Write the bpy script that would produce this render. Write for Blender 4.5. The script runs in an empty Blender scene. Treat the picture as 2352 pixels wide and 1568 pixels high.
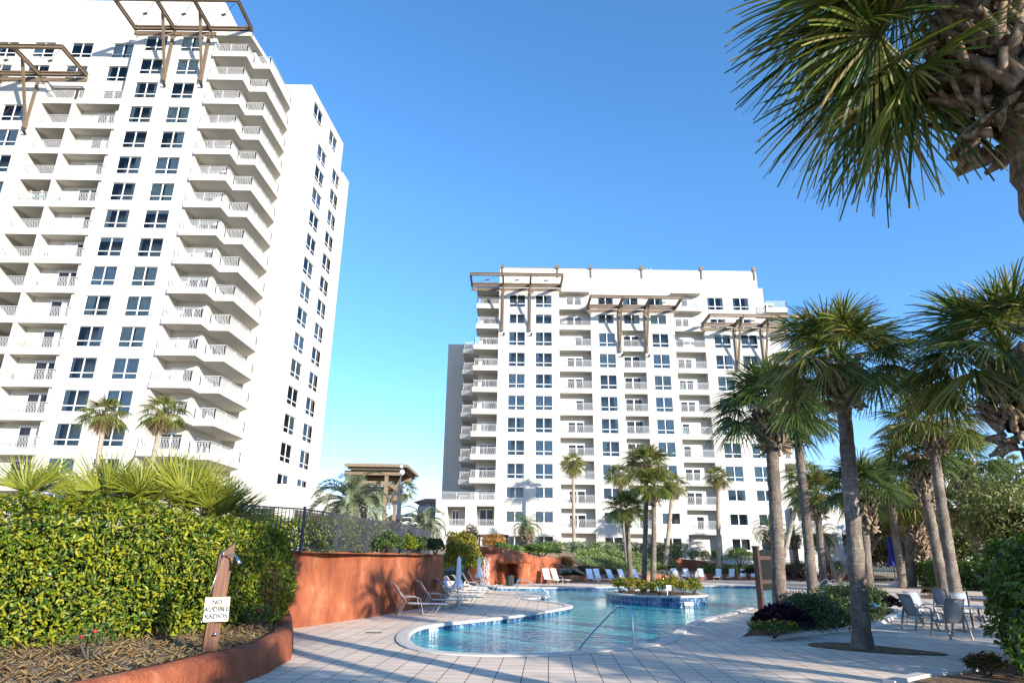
import bpy, bmesh, math, random
import numpy as np
from mathutils import Vector, Matrix
from mathutils.geometry import tessellate_polygon
random.seed(7); rng = np.random.default_rng(7)
R = math.radians
scene = bpy.context.scene
C = scene.collection

# ------------------------------------------------------------------ camera model (metres; camera at x=0,y=0)
F, CX, CY, PITCH, ROLL, H = 1515.5, 1176.0, 775.09, 0.3222, 0.013608, 1.95
def ray(px, py):
    x = (px - CX) / F; y = -(py - CY) / F
    c, s = math.cos(ROLL), math.sin(ROLL)
    X = x * c - y * s; Y = x * s + y * c
    cp, sp = math.cos(PITCH), math.sin(PITCH)
    return (X, cp - Y * sp, sp + Y * cp)
def at(px, py, Y):
    d = ray(px, py); t = Y / d[1]
    return Vector((d[0] * t, Y, H + d[2] * t))
def gnd(px, py, z=0.0):
    d = ray(px, py); t = (z - H) / d[2]
    return Vector((d[0] * t, d[1] * t, z))
def seen(x, y, z, m=160):
    z -= H; cp, sp = math.cos(PITCH), math.sin(PITCH)
    w = y * cp + z * sp
    if w <= 0.1: return False
    Y = (-y * sp + z * cp) / w; X = x / w
    px = CX + F * X; py = CY - F * Y
    return -m < px < 2352 + m and -m < py < 1568 + m

SUN_AZ, SUN_EL = R(138.0), R(17.0)          # azimuth clockwise from +Y

# ------------------------------------------------------------------ materials
def newmat(name):
    m = bpy.data.materials.new(name); m.use_nodes = True
    nt = m.node_tree; b = nt.nodes['Principled BSDF']
    return m, nt, b
def N(nt, t, **kw):
    n = nt.nodes.new(t)
    for k, v in kw.items(): setattr(n, k, v)
    return n
def ramp(nt, fac, stops):
    r = N(nt, 'ShaderNodeValToRGB'); e = r.color_ramp.elements
    while len(e) < len(stops): e.new(0.5)
    for i, (p, c) in enumerate(stops):
        e[i].position = p; e[i].color = (*c, 1)
    nt.links.new(fac, r.inputs[0]); return r.outputs[0]
def coords(nt, scale=(1, 1, 1), rot=(0, 0, 0)):
    tc = N(nt, 'ShaderNodeTexCoord'); mp = N(nt, 'ShaderNodeMapping')
    geo = N(nt, 'ShaderNodeNewGeometry')
    nt.links.new(geo.outputs['Position'], mp.inputs[0])
    mp.inputs['Scale'].default_value = scale; mp.inputs['Rotation'].default_value = rot
    return mp.outputs[0]
def noise(nt, vec, scale, detail=4, rough=0.55):
    n = N(nt, 'ShaderNodeTexNoise'); n.inputs['Scale'].default_value = scale
    n.inputs['Detail'].default_value = detail; n.inputs['Roughness'].default_value = rough
    if vec is not None: nt.links.new(vec, n.inputs['Vector'])
    return n.outputs['Fac']
def bump(nt, b, h, strength=0.3, dist=0.02):
    n = N(nt, 'ShaderNodeBump'); n.inputs['Strength'].default_value = strength; n.inputs['Distance'].default_value = dist
    nt.links.new(h, n.inputs['Height']); nt.links.new(n.outputs[0], b.inputs['Normal'])
def noisemat(name, cols, scale=2.0, rough=0.8, bumps=0.25, bdist=0.02, bscale=None, sc=(1, 1, 1), metal=0.0, detail=5, spec=0.4, pos=None):
    m, nt, b = newmat(name); v = coords(nt, sc)
    f = noise(nt, v, scale, detail)
    k = len(cols); pos = pos or [0.32 + 0.36 * i / max(1, k - 1) for i in range(k)]
    nt.links.new(ramp(nt, f, list(zip(pos, cols))), b.inputs['Base Color'])
    b.inputs['Roughness'].default_value = rough; b.inputs['Metallic'].default_value = metal
    b.inputs['Specular IOR Level'].default_value = spec
    if bumps: bump(nt, b, noise(nt, v, bscale or scale * 4, 4), bumps, bdist)
    return m
def leafmat(name, cols, rough=0.45, trans=0.25, spec=0.35, tcol=None):
    m, nt, b = newmat(name)
    geo = N(nt, 'ShaderNodeNewGeometry')
    col = ramp(nt, geo.outputs['Random Per Island'], [(i / max(1, len(cols) - 1), c) for i, c in enumerate(cols)])
    nt.links.new(col, b.inputs['Base Color']); b.inputs['Roughness'].default_value = rough
    b.inputs['Specular IOR Level'].default_value = spec
    tr = N(nt, 'ShaderNodeBsdfTranslucent'); mx = N(nt, 'ShaderNodeMixShader'); mx.inputs[0].default_value = trans
    hs = N(nt, 'ShaderNodeHueSaturation'); hs.inputs['Hue'].default_value = 0.48; hs.inputs['Value'].default_value = 1.5
    nt.links.new(col, hs.inputs['Color']); nt.links.new(hs.outputs[0], tr.inputs[0])
    nt.links.new(b.outputs[0], mx.inputs[1]); nt.links.new(tr.outputs[0], mx.inputs[2])
    nt.links.new(mx.outputs[0], nt.nodes['Material Output'].inputs['Surface'])
    return m
M = {}
def stucco(name, base, var):
    m, nt, b = newmat(name); v = coords(nt)
    big = noise(nt, coords(nt, (0.5, 0.5, 0.12)), 0.9, 6, 0.65)
    nt.links.new(ramp(nt, big, [(0.3, tuple(c * var for c in base)), (0.62, base)]), b.inputs['Base Color'])
    b.inputs['Roughness'].default_value = 0.9; b.inputs['Specular IOR Level'].default_value = 0.2
    bump(nt, b, noise(nt, v, 18, 3), 0.15, 0.01)
    return m
M['stucco'] = stucco('white_stucco', (0.53, 0.505, 0.455), 0.90)
M['room'] = noisemat('room_painted_dark', [(0.045, 0.045, 0.05), (0.08, 0.075, 0.07)], 0.7, 0.9, 0)  # near-black colour stands in for the unlit depth behind the windows
M['frame'] = noisemat('white_frame', [(0.72, 0.72, 0.70), (0.80, 0.80, 0.78)], 1.0, 0.5, 0)
M['rail'] = noisemat('white_rail_paint', [(0.50, 0.50, 0.48), (0.57, 0.57, 0.55)], 1.0, 0.5, 0)
M['curtain'] = noisemat('curtain_cloth', [(0.45, 0.48, 0.42), (0.64, 0.65, 0.57)], 1.5, 0.9, 0)
M['curtain_grey'] = noisemat('curtain_cloth_grey', [(0.42, 0.47, 0.50), (0.60, 0.65, 0.68)], 1.5, 0.9, 0)
M['bronze'] = noisemat('bronze_paint', [(0.135, 0.095, 0.058), (0.175, 0.125, 0.08)], 0.8, 0.45, 0.05)
M['redwall'] = None
def pane_mat():
    m = bpy.data.materials.new('window_glass'); m.use_nodes = True; nt = m.node_tree; nt.nodes.clear()
    out = N(nt, 'ShaderNodeOutputMaterial'); mx = N(nt, 'ShaderNodeMixShader')
    g = N(nt, 'ShaderNodeBsdfGlossy'); g.inputs['Roughness'].default_value = 0.02; g.inputs['Color'].default_value = (0.92, 0.88, 0.84, 1)
    t = N(nt, 'ShaderNodeBsdfTransparent'); t.inputs['Color'].default_value = (0.84, 0.90, 0.89, 1)
    fr = N(nt, 'ShaderNodeFresnel'); fr.inputs['IOR'].default_value = 1.6
    bn = N(nt, 'ShaderNodeBump'); bn.inputs['Strength'].default_value = 0.04; bn.inputs['Distance'].default_value = 0.1
    nt.links.new(noise(nt, coords(nt), 0.8, 1), bn.inputs['Height'])
    nt.links.new(bn.outputs[0], g.inputs['Normal'])
    nt.links.new(fr.outputs[0], mx.inputs[0]); nt.links.new(t.outputs[0], mx.inputs[1]); nt.links.new(g.outputs[0], mx.inputs[2])
    nt.links.new(mx.outputs[0], out.inputs['Surface']); return m
M['pane'] = pane_mat()
m, nt, b = newmat('dark_door_glass'); nt.links.new(ramp(nt, noise(nt, coords(nt), 0.5, 2), [(0.4, (0.015, 0.017, 0.022)), (0.6, (0.035, 0.038, 0.045))]), b.inputs['Base Color']); b.inputs['Roughness'].default_value = 0.08; b.inputs['Specular IOR Level'].default_value = 0.25; M['doorglass'] = m
def red_mat():
    m, nt, b = newmat('red_rockcrete'); v = coords(nt)
    streak = noise(nt, coords(nt, (1, 1, 0.22)), 1.3, 7, 0.62); blot = noise(nt, v, 0.9, 6, 0.6)
    mixn = N(nt, 'ShaderNodeMath', operation='ADD'); nt.links.new(streak, mixn.inputs[0]); nt.links.new(blot, mixn.inputs[1])
    hf = N(nt, 'ShaderNodeMath', operation='MULTIPLY'); hf.inputs[1].default_value = 0.5; nt.links.new(mixn.outputs[0], hf.inputs[0])
    col = ramp(nt, hf.outputs[0], [(0.36, (0.13, 0.036, 0.018)), (0.46, (0.26, 0.070, 0.030)), (0.55, (0.36, 0.105, 0.043)), (0.64, (0.47, 0.20, 0.10))])
    nt.links.new(col, b.inputs['Base Color']); b.inputs['Roughness'].default_value = 0.7; b.inputs['Specular IOR Level'].default_value = 0.3
    ad = N(nt, 'ShaderNodeMath', operation='ADD'); nt.links.new(noise(nt, v, 3.0, 5), ad.inputs[0])
    s2 = N(nt, 'ShaderNodeMath', operation='MULTIPLY'); s2.inputs[1].default_value = 0.55; nt.links.new(noise(nt, v, 22, 5, 0.7), s2.inputs[0])
    nt.links.new(s2.outputs[0], ad.inputs[1]); bump(nt, b, ad.outputs[0], 0.8, 0.12); return m
M['redwall'] = red_mat()
def paver_mat():
    m, nt, b = newmat('concrete_pavers'); v = coords(nt, (1, 1, 1), (0, 0, R(3.2)))
    br = N(nt, 'ShaderNodeTexBrick'); br.offset = 0.0; br.squash = 1.0
    br.inputs['Scale'].default_value = 1.0; br.inputs['Brick Width'].default_value = 0.46; br.inputs['Row Height'].default_value = 0.40
    br.inputs['Mortar Size'].default_value = 0.011; br.inputs['Mortar Smooth'].default_value = 0.2; br.inputs['Bias'].default_value = 0.0
    br.inputs['Color1'].default_value = (0.70, 0.55, 0.425, 1); br.inputs['Color2'].default_value = (0.77, 0.62, 0.485, 1); br.inputs['Mortar'].default_value = (0.17, 0.14, 0.115, 1)
    nt.links.new(v, br.inputs['Vector'])
    f = noise(nt, v, 0.7, 6, 0.65); sp = noise(nt, v, 60, 2)
    mu = N(nt, 'ShaderNodeMix', data_type='RGBA', blend_type='MULTIPLY'); mu.inputs[0].default_value = 1.0
    nt.links.new(br.outputs['Color'], mu.inputs[6]); nt.links.new(ramp(nt, f, [(0.3, (0.80, 0.80, 0.80)), (0.6, (1.05, 1.04, 1.02))]), mu.inputs[7])
    mu2 = N(nt, 'ShaderNodeMix', data_type='RGBA', blend_type='MULTIPLY'); mu2.inputs[0].default_value = 1.0
    nt.links.new(mu.outputs[2], mu2.inputs[6]); nt.links.new(ramp(nt, sp, [(0.35, (0.9, 0.9, 0.9)), (0.6, (1.04, 1.04, 1.04))]), mu2.inputs[7])
    nt.links.new(mu2.outputs[2], b.inputs['Base Color']); b.inputs['Roughness'].default_value = 0.75; b.inputs['Specular IOR Level'].default_value = 0.3
    iv = N(nt, 'ShaderNodeMath', operation='SUBTRACT'); iv.inputs[0].default_value = 1.0; nt.links.new(br.outputs['Fac'], iv.inputs[1])
    bump(nt, b, iv.outputs[0], 0.5, 0.006); return m
M['paver'] = paver_mat()
M['coping'] = noisemat('coping_stone', [(0.50, 0.45, 0.385), (0.60, 0.55, 0.48)], 3, 0.7, 0.2, 0.01)
def tile_mat(name, c1, c2, mortar, sc=0.15):
    m, nt, b = newmat(name); v = coords(nt)
    ck = N(nt, 'ShaderNodeTexVoronoi'); ck.inputs['Scale'].default_value = 7.0; nt.links.new(v, ck.inputs['Vector'])
    f = noise(nt, v, 9, 3)
    sepc = N(nt, 'ShaderNodeSeparateColor'); nt.links.new(ck.outputs['Color'], sepc.inputs[0])
    ad = N(nt, 'ShaderNodeMath', operation='ADD'); nt.links.new(sepc.outputs[0], ad.inputs[0]); nt.links.new(f, ad.inputs[1])
    hf = N(nt, 'ShaderNodeMath', operation='MULTIPLY'); hf.inputs[1].default_value = 0.5; nt.links.new(ad.outputs[0], hf.inputs[0])
    nt.links.new(ramp(nt, hf.outputs[0], [(0.25, c1), (0.55, c2), (0.75, mortar)]), b.inputs['Base Color']); b.inputs['Roughness'].default_value = 0.2; return m
M['tile'] = tile_mat('blue_glazed_tile', (0.014, 0.04, 0.10), (0.045, 0.11, 0.21), (0.20, 0.28, 0.37))
M['grout'] = noisemat('tile_grout', [(0.45, 0.5, 0.55), (0.55, 0.6, 0.62)], 5, 0.7, 0)
M['plaster'] = noisemat('pool_plaster', [(0.30, 0.74, 0.82), (0.40, 0.82, 0.88)], 0.5, 0.6, 0)
def water_mat():
    m = bpy.data.materials.new('pool_water'); m.use_nodes = True; nt = m.node_tree; nt.nodes.clear()
    out = N(nt, 'ShaderNodeOutputMaterial'); mx = N(nt, 'ShaderNodeMixShader')
    g = N(nt, 'ShaderNodeBsdfGlossy'); g.inputs['Roughness'].default_value = 0.015
    t0 = N(nt, 'ShaderNodeBsdfTransparent'); t0.inputs['Color'].default_value = (0.55, 0.92, 0.96, 1)
    df = N(nt, 'ShaderNodeBsdfDiffuse'); df.inputs['Color'].default_value = (0.06, 0.70, 0.78, 1)
    t = N(nt, 'ShaderNodeMixShader'); t.inputs[0].default_value = 0.62; nt.links.new(t0.outputs[0], t.inputs[1]); nt.links.new(df.outputs[0], t.inputs[2])
    fr = N(nt, 'ShaderNodeFresnel'); fr.inputs['IOR'].default_value = 1.33
    bn = N(nt, 'ShaderNodeBump'); bn.inputs['Strength'].default_value = 1.0; bn.inputs['Distance'].default_value = 0.06
    v = coords(nt, (1.0, 1.5, 1)); a = noise(nt, v, 1.5, 3, 0.6); b2 = noise(nt, coords(nt, (1, 1.7, 1), (0, 0, 0.5)), 5.5, 2)
    ad = N(nt, 'ShaderNodeMath', operation='MULTIPLY_ADD'); ad.inputs[1].default_value = 0.16; nt.links.new(b2, ad.inputs[0]); nt.links.new(a, ad.inputs[2])
    nt.links.new(ad.outputs[0], bn.inputs['Height'])
    nt.links.new(bn.outputs[0], g.inputs['Normal']); nt.links.new(bn.outputs[0], fr.inputs['Normal'])
    nt.links.new(fr.outputs[0], mx.inputs[0]); nt.links.new(t.outputs[0], mx.inputs[1]); nt.links.new(g.outputs[0], mx.inputs[2])
    nt.links.new(mx.outputs[0], out.inputs['Surface']); return m
M['water'] = water_mat()
M['mulch'] = noisemat('pine_straw_mulch', [(0.05, 0.026, 0.014), (0.17, 0.092, 0.045), (0.34, 0.21, 0.11)], 16, 0.95, 0.9, 0.05, 30, detail=6)
M['straw'] = noisemat('dry_straw', [(0.14, 0.09, 0.05), (0.30, 0.215, 0.125), (0.44, 0.34, 0.21)], 18, 0.95, 0.9, 0.04, 30, detail=6)
M['soil'] = noisemat('grassy_soil', [(0.035, 0.05, 0.015), (0.10, 0.10, 0.045), (0.16, 0.12, 0.07)], 1.5, 0.95, 0.5, 0.05)
M['iron'] = noisemat('dark_iron', [(0.035, 0.038, 0.048), (0.055, 0.058, 0.07)], 3, 0.45, 0)
M['steel'] = noisemat('stainless_steel', [(0.55, 0.56, 0.58), (0.66, 0.67, 0.68)], 8, 0.22, 0, metal=1.0)
M['wood'] = noisemat('stained_wood', [(0.07, 0.024, 0.010), (0.12, 0.045, 0.018), (0.17, 0.07, 0.03)], 3, 0.5, 0.25, 0.01, 20, sc=(6, 6, 0.5))
M['darkwood'] = noisemat('dark_stained_wood', [(0.045, 0.022, 0.014), (0.075, 0.038, 0.024)], 3, 0.5, 0.2, 0.01, 20, sc=(6, 6, 0.5))
M['tan'] = noisemat('tan_steel_paint', [(0.19, 0.135, 0.08), (0.24, 0.175, 0.105)], 1.0, 0.5, 0.05)
M['sling'] = noisemat('white_sling_mesh', [(0.66, 0.70, 0.76), (0.76, 0.79, 0.83)], 120, 0.7, 0.2, 0.003, detail=1)
M['slinggrey'] = noisemat('grey_sling_mesh', [(0.20, 0.225, 0.25), (0.33, 0.35, 0.38)], 140, 0.7, 0.3, 0.003, detail=1)
M['alu'] = noisemat('champagne_frame', [(0.44, 0.385, 0.31), (0.52, 0.46, 0.38)], 3, 0.4, 0)
M['taupe'] = noisemat('taupe_frame', [(0.20, 0.165, 0.135), (0.27, 0.225, 0.185)], 3, 0.45, 0)
M['canvas'] = noisemat('white_canvas', [(0.62, 0.63, 0.66), (0.76, 0.76, 0.77)], 3, 0.85, 0.3, 0.02, 6, sc=(4, 4, 0.6))
M['bluecanvas'] = noisemat('blue_canvas', [(0.015, 0.018, 0.16), (0.03, 0.035, 0.26)], 3, 0.85, 0.3, 0.02, 6)
M['concrete'] = noisemat('pale_concrete', [(0.48, 0.45, 0.40), (0.58, 0.55, 0.5)], 5, 0.85, 0.2, 0.01)
M['signwhite'] = noisemat('sign_white', [(0.78, 0.77, 0.74), (0.82, 0.81, 0.78)], 2, 0.5, 0)
M['signtan'] = noisemat('sign_tan', [(0.62, 0.50, 0.30), (0.70, 0.58, 0.38)], 2, 0.5, 0)
M['black'] = noisemat('black_paint', [(0.012, 0.012, 0.013), (0.02, 0.02, 0.02)], 2, 0.45, 0)
M['board'] = noisemat('dark_green_board', [(0.010, 0.013, 0.012), (0.016, 0.02, 0.018)], 2, 0.8, 0, spec=0.1)
M['canplastic'] = noisemat('dark_green_plastic', [(0.012, 0.022, 0.022), (0.02, 0.034, 0.033)], 2, 0.35, 0)
M['rooftile'] = noisemat('orange_roof_tile', [(0.42, 0.10, 0.03), (0.58, 0.18, 0.06)], 2, 0.8, 0.5, 0.05, sc=(3, 3, 3))
M['greywall'] = noisemat('pale_grey_wall', [(0.50, 0.50, 0.48), (0.58, 0.58, 0.56)], 0.4, 0.9, 0)
M['foam'] = noisemat('white_foam', [(0.75, 0.8, 0.82), (0.9, 0.92, 0.93)], 12, 0.6, 0.5, 0.03)
def trunk_mat(name, cols):
    m, nt, b = newmat(name)
    v = coords(nt, (1.3, 1.3, 7)); a = noise(nt, v, 2.2, 6, 0.7); bl = noise(nt, coords(nt, (1, 1, 0.6)), 1.6, 5, 0.6); f = noise(nt, coords(nt, (9, 9, 1.2)), 3, 4, 0.7)
    ad = N(nt, 'ShaderNodeMath', operation='ADD'); nt.links.new(a, ad.inputs[0]); nt.links.new(bl, ad.inputs[1])
    ad2 = N(nt, 'ShaderNodeMath', operation='ADD'); nt.links.new(ad.outputs[0], ad2.inputs[0]); nt.links.new(f, ad2.inputs[1])
    hf = N(nt, 'ShaderNodeMath', operation='MULTIPLY'); hf.inputs[1].default_value = 0.3333; nt.links.new(ad2.outputs[0], hf.inputs[0])
    nt.links.new(ramp(nt, hf.outputs[0], list(zip((0.36, 0.47, 0.55, 0.64), cols))), b.inputs['Base Color'])
    b.inputs['Roughness'].default_value = 0.92; b.inputs['Specular IOR Level'].default_value = 0.2
    bump(nt, b, hf.outputs[0], 0.9, 0.10); return m
M['trunk'] = trunk_mat('sabal_trunk_bark', ((0.045, 0.035, 0.028), (0.13, 0.10, 0.08), (0.21, 0.17, 0.135), (0.36, 0.33, 0.28)))
M['trunk_pale'] = trunk_mat('pale_palm_bark', ((0.16, 0.12, 0.085), (0.30, 0.24, 0.18), (0.38, 0.32, 0.25), (0.48, 0.42, 0.35)))
M['trunk_shaggy'] = trunk_mat('shaggy_trunk_fibre', ((0.055, 0.036, 0.022), (0.15, 0.10, 0.062), (0.27, 0.195, 0.125), (0.42, 0.34, 0.24)))
M['boot'] = noisemat('leaf_base_boots', [(0.09, 0.055, 0.032), (0.24, 0.165, 0.10), (0.42, 0.34, 0.255)], 3.2, 0.85, 0.5, 0.03, 14, sc=(4, 4, 1))
M['bark'] = noisemat('tree_bark', [(0.05, 0.04, 0.03), (0.13, 0.105, 0.08)], 5, 0.95, 0.7, 0.05, sc=(2, 2, 0.5))
M['frond'] = leafmat('sabal_frond', [(0.022, 0.055, 0.010), (0.06, 0.11, 0.014), (0.12, 0.155, 0.02), (0.19, 0.19, 0.035), (0.27, 0.22, 0.08)], 0.42, 0.25, 0.35)
M['frond_dark'] = leafmat('sabal_frond_dark', [(0.014, 0.042, 0.010), (0.034, 0.075, 0.013), (0.065, 0.105, 0.018), (0.12, 0.135, 0.03)], 0.4, 0.22, 0.4)
M['washi'] = leafmat('fan_palm_frond', [(0.06, 0.10, 0.016), (0.11, 0.15, 0.025), (0.17, 0.18, 0.035), (0.22, 0.17, 0.06)], 0.5, 0.25, 0.3)
M['deadfrond'] = leafmat('dry_frond', [(0.17, 0.10, 0.045), (0.27, 0.18, 0.085), (0.33, 0.25, 0.13)], 0.8, 0.15, 0.15)
M['pindo'] = leafmat('pindo_frond', [(0.11, 0.15, 0.075), (0.17, 0.20, 0.11), (0.25, 0.26, 0.15)], 0.6, 0.2, 0.3)
M['pindogreen'] = leafmat('green_feather_frond', [(0.06, 0.10, 0.03), (0.12, 0.16, 0.05), (0.19, 0.21, 0.09)], 0.6, 0.2, 0.3)
M['palmetto'] = leafmat('palmetto_frond', [(0.13, 0.17, 0.015), (0.20, 0.22, 0.02), (0.28, 0.27, 0.03)], 0.5, 0.25, 0.3)
M['hedge'] = leafmat('hedge_leaf', [(0.02, 0.055, 0.010), (0.06, 0.12, 0.012), (0.13, 0.18, 0.012), (0.23, 0.25, 0.012), (0.34, 0.31, 0.014), (0.05, 0.10, 0.014)], 0.42, 0.25, 0.3)
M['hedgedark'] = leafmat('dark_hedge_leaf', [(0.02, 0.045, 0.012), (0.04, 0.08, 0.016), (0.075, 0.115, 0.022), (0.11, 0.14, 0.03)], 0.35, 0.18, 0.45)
M['yellowshrub'] = leafmat('yellow_green_leaf', [(0.08, 0.11, 0.018), (0.16, 0.17, 0.02), (0.26, 0.23, 0.025), (0.34, 0.25, 0.03)], 0.5, 0.22, 0.3)
M['brightleaf'] = leafmat('bright_glossy_leaf', [(0.05, 0.11, 0.012), (0.09, 0.17, 0.018), (0.13, 0.21, 0.025), (0.018, 0.035, 0.014)], 0.3, 0.28, 0.5)
M['variegated'] = leafmat('variegated_leaf', [(0.045, 0.11, 0.02), (0.09, 0.17, 0.03), (0.19, 0.25, 0.07), (0.36, 0.37, 0.17)], 0.5, 0.2, 0.3)
M['russet'] = leafmat('russet_leaf', [(0.20, 0.09, 0.02), (0.34, 0.17, 0.04), (0.44, 0.26, 0.08)], 0.7, 0.2, 0.2)
M['brownleaf'] = leafmat('brown_green_leaf', [(0.06, 0.06, 0.025), (0.11, 0.095, 0.04), (0.16, 0.12, 0.055)], 0.7, 0.2, 0.2)
M['kale'] = leafmat('purple_kale_leaf', [(0.008, 0.005, 0.009), (0.018, 0.009, 0.018), (0.035, 0.016, 0.034)], 0.45, 0.05, 0.3)
M['orange'] = noisemat('orange_petal', [(0.62, 0.17, 0.01), (0.78, 0.30, 0.02)], 20, 0.6, 0)
M['redpetal'] = noisemat('red_petal', [(0.5, 0.01, 0.02), (0.6, 0.02, 0.04)], 20, 0.6, 0)
M['oak'] = leafmat('oak_leaf', [(0.05, 0.085, 0.02), (0.09, 0.125, 0.028), (0.15, 0.17, 0.04), (0.22, 0.19, 0.07)], 0.5, 0.2, 0.3)
M['pine'] = leafmat('pine_needle', [(0.10, 0.16, 0.03), (0.17, 0.23, 0.04), (0.24, 0.28, 0.06)], 0.5, 0.2, 0.3)
M['skin'] = noisemat('skin', [(0.50, 0.28, 0.19), (0.56, 0.33, 0.23)], 6, 0.6, 0)
M['cyan'] = noisemat('light_blue_cloth', [(0.16, 0.50, 0.62), (0.22, 0.58, 0.70)], 4, 0.85, 0)
M['stripe'] = noisemat('pink_white_cloth', [(0.70, 0.55, 0.62), (0.80, 0.76, 0.80)], 14, 0.85, 0, sc=(0.2, 0.2, 3))
M['khaki'] = noisemat('khaki_cloth', [(0.36, 0.28, 0.19), (0.44, 0.35, 0.25)], 4, 0.85, 0)
M['strawhat'] = noisemat('straw_hat', [(0.50, 0.30, 0.14), (0.60, 0.40, 0.20)], 12, 0.9, 0)
M['hatwhite'] = noisemat('white_cap', [(0.75, 0.75, 0.74), (0.8, 0.8, 0.8)], 4, 0.85, 0)
M['teal'] = noisemat('teal_plastic', [(0.03, 0.36, 0.38), (0.05, 0.45, 0.46)], 4, 0.5, 0)
M['vent'] = noisemat('vent_grille', [(0.40, 0.38, 0.31), (0.48, 0.46, 0.38)], 4, 0.6, 0)
M['carwhite'] = noisemat('white_car_paint', [(0.70, 0.72, 0.74), (0.76, 0.78, 0.8)], 1, 0.25, 0)

# ------------------------------------------------------------------ object helpers
def tag(o, label=None, cat=None, group=None, kind=None):
    if label: o['label'] = label
    if cat: o['category'] = cat
    if group: o['group'] = group
    if kind: o['kind'] = kind
    return o
def wloc(o):
    v = Vector((0, 0, 0))
    while o is not None: v += o.location; o = o.parent
    return v
def thing(name, label, cat, loc=(0, 0, 0), group=None):
    o = bpy.data.objects.new(name, None); C.objects.link(o); o.location = loc; o.empty_display_size = 0.3
    return tag(o, label, cat, group)
def mkobj(name, me, mats, parent=None, loc=None, smooth=False):
    for mm in (mats if isinstance(mats, (list, tuple)) else [mats]): me.materials.append(mm)
    if smooth: me.polygons.foreach_set('use_smooth', [True] * len(me.polygons))
    o = bpy.data.objects.new(name, me); C.objects.link(o)
    if parent is not None: o.parent = parent
    if loc is not None: o.location = loc
    return o
class MB:
    def __init__(s): s.v = []; s.f = []; s.mi = []
    def add(s, vs, fs, mi=0):
        n = len(s.v); s.v += [tuple(v) for v in vs]; s.f += [tuple(i + n for i in f) for f in fs]; s.mi += [mi] * len(fs); return s
    def quad(s, a, b, c, d, mi=0): return s.add([a, b, c, d], [(0, 1, 2, 3)], mi)
    def box(s, x0, x1, y0, y1, z0, z1, mi=0, T=None):
        vs = [(x, y, z) for z in (z0, z1) for y in (y0, y1) for x in (x0, x1)]
        if T: vs = [T(*v) for v in vs]
        return s.add(vs, [(0, 2, 3, 1), (4, 5, 7, 6), (0, 1, 5, 4), (2, 6, 7, 3), (0, 4, 6, 2), (1, 3, 7, 5)], mi)
    def bar(s, a, b, w, h=None, mi=0, up=(0, 0, 1)):
        h = h or w; a = Vector(a); b = Vector(b); d = (b - a).normalized(); u = Vector(up)
        if abs(d.dot(u)) > 0.98: u = Vector((0, 1, 0))
        r = d.cross(u).normalized() * (w / 2); u = r.cross(d).normalized() * (h / 2)
        vs = [p + i * r + j * u for p in (a, b) for i, j in ((-1, -1), (1, -1), (1, 1), (-1, 1))]
        return s.add(vs, [(0, 1, 2, 3), (7, 6, 5, 4), (0, 4, 5, 1), (1, 5, 6, 2), (2, 6, 7, 3), (3, 7, 4, 0)], mi)
    def tube(s, pts, rad, n=8, mi=0, caps=True):
        pts = [Vector(p) for p in pts]; k = len(pts)
        rad = rad if isinstance(rad, (list, tuple)) else [rad] * k
        base = len(s.v); pu = None
        for i, p in enumerate(pts):
            d = (pts[min(i + 1, k - 1)] - pts[max(i - 1, 0)]).normalized()
            u = pu if pu is not None else (Vector((0, 0, 1)) if abs(d.z) < 0.9 else Vector((1, 0, 0)))
            r = d.cross(u)
            if r.length < 1e-5: r = d.cross(Vector((0.3, 1, 0.2)))
            r.normalize(); u = r.cross(d).normalized(); pu = u
            for j in range(n):
                a = 2 * math.pi * j / n; s.v.append(tuple(p + (r * math.cos(a) + u * math.sin(a)) * rad[i]))
        for i in range(k - 1):
            for j in range(n):
                s.f.append((base + i * n + j, base + i * n + (j + 1) % n, base + (i + 1) * n + (j + 1) % n, base + (i + 1) * n + j)); s.mi.append(mi)
        if caps:
            s.f.append(tuple(base + j for j in reversed(range(n)))); s.f.append(tuple(base + (k - 1) * n + j for j in range(n))); s.mi += [mi, mi]
        return s
    def lathe(s, prof, c=(0, 0, 0), n=24, mi=0):
        base = len(s.v); k = len(prof)
        for r, z in prof:
            for j in range(n):
                a = 2 * math.pi * j / n; s.v.append((c[0] + r * math.cos(a), c[1] + r * math.sin(a), c[2] + z))
        for i in range(k - 1):
            for j in range(n):
                s.f.append((base + i * n + j, base + i * n + (j + 1) % n, base + (i + 1) * n + (j + 1) % n, base + (i + 1) * n + j)); s.mi.append(mi)
        s.f.append(tuple(base + j for j in reversed(range(n)))); s.f.append(tuple(base + (k - 1) * n + j for j in range(n))); s.mi += [mi, mi]
        return s
    def prism(s, poly, z0, z1, mi=0):
        n = len(poly); area = sum(poly[i][0] * poly[(i + 1) % n][1] - poly[(i + 1) % n][0] * poly[i][1] for i in range(n))
        if area < 0: poly = poly[::-1]
        zz0 = z0 if isinstance(z0, (list, tuple)) else [z0] * n; zz1 = z1 if isinstance(z1, (list, tuple)) else [z1] * n
        b = len(s.v); s.v += [(p[0], p[1], zz0[i]) for i, p in enumerate(poly)] + [(p[0], p[1], zz1[i]) for i, p in enumerate(poly)]
        for i in range(n):
            j = (i + 1) % n; s.f.append((b + i, b + j, b + n + j, b + n + i)); s.mi.append(mi)
        for t in tessellate_polygon([[Vector((p[0], p[1], 0)) for p in poly]]):
            a0, a1, a2 = t; A, B, D = poly[a0], poly[a1], poly[a2]
            if (B[0] - A[0]) * (D[1] - A[1]) - (B[1] - A[1]) * (D[0] - A[0]) < 0: a1, a2 = a2, a1
            s.f.append((b + n + a0, b + n + a1, b + n + a2)); s.f.append((b + a2, b + a1, b + a0)); s.mi += [mi, mi]
        return s
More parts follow.
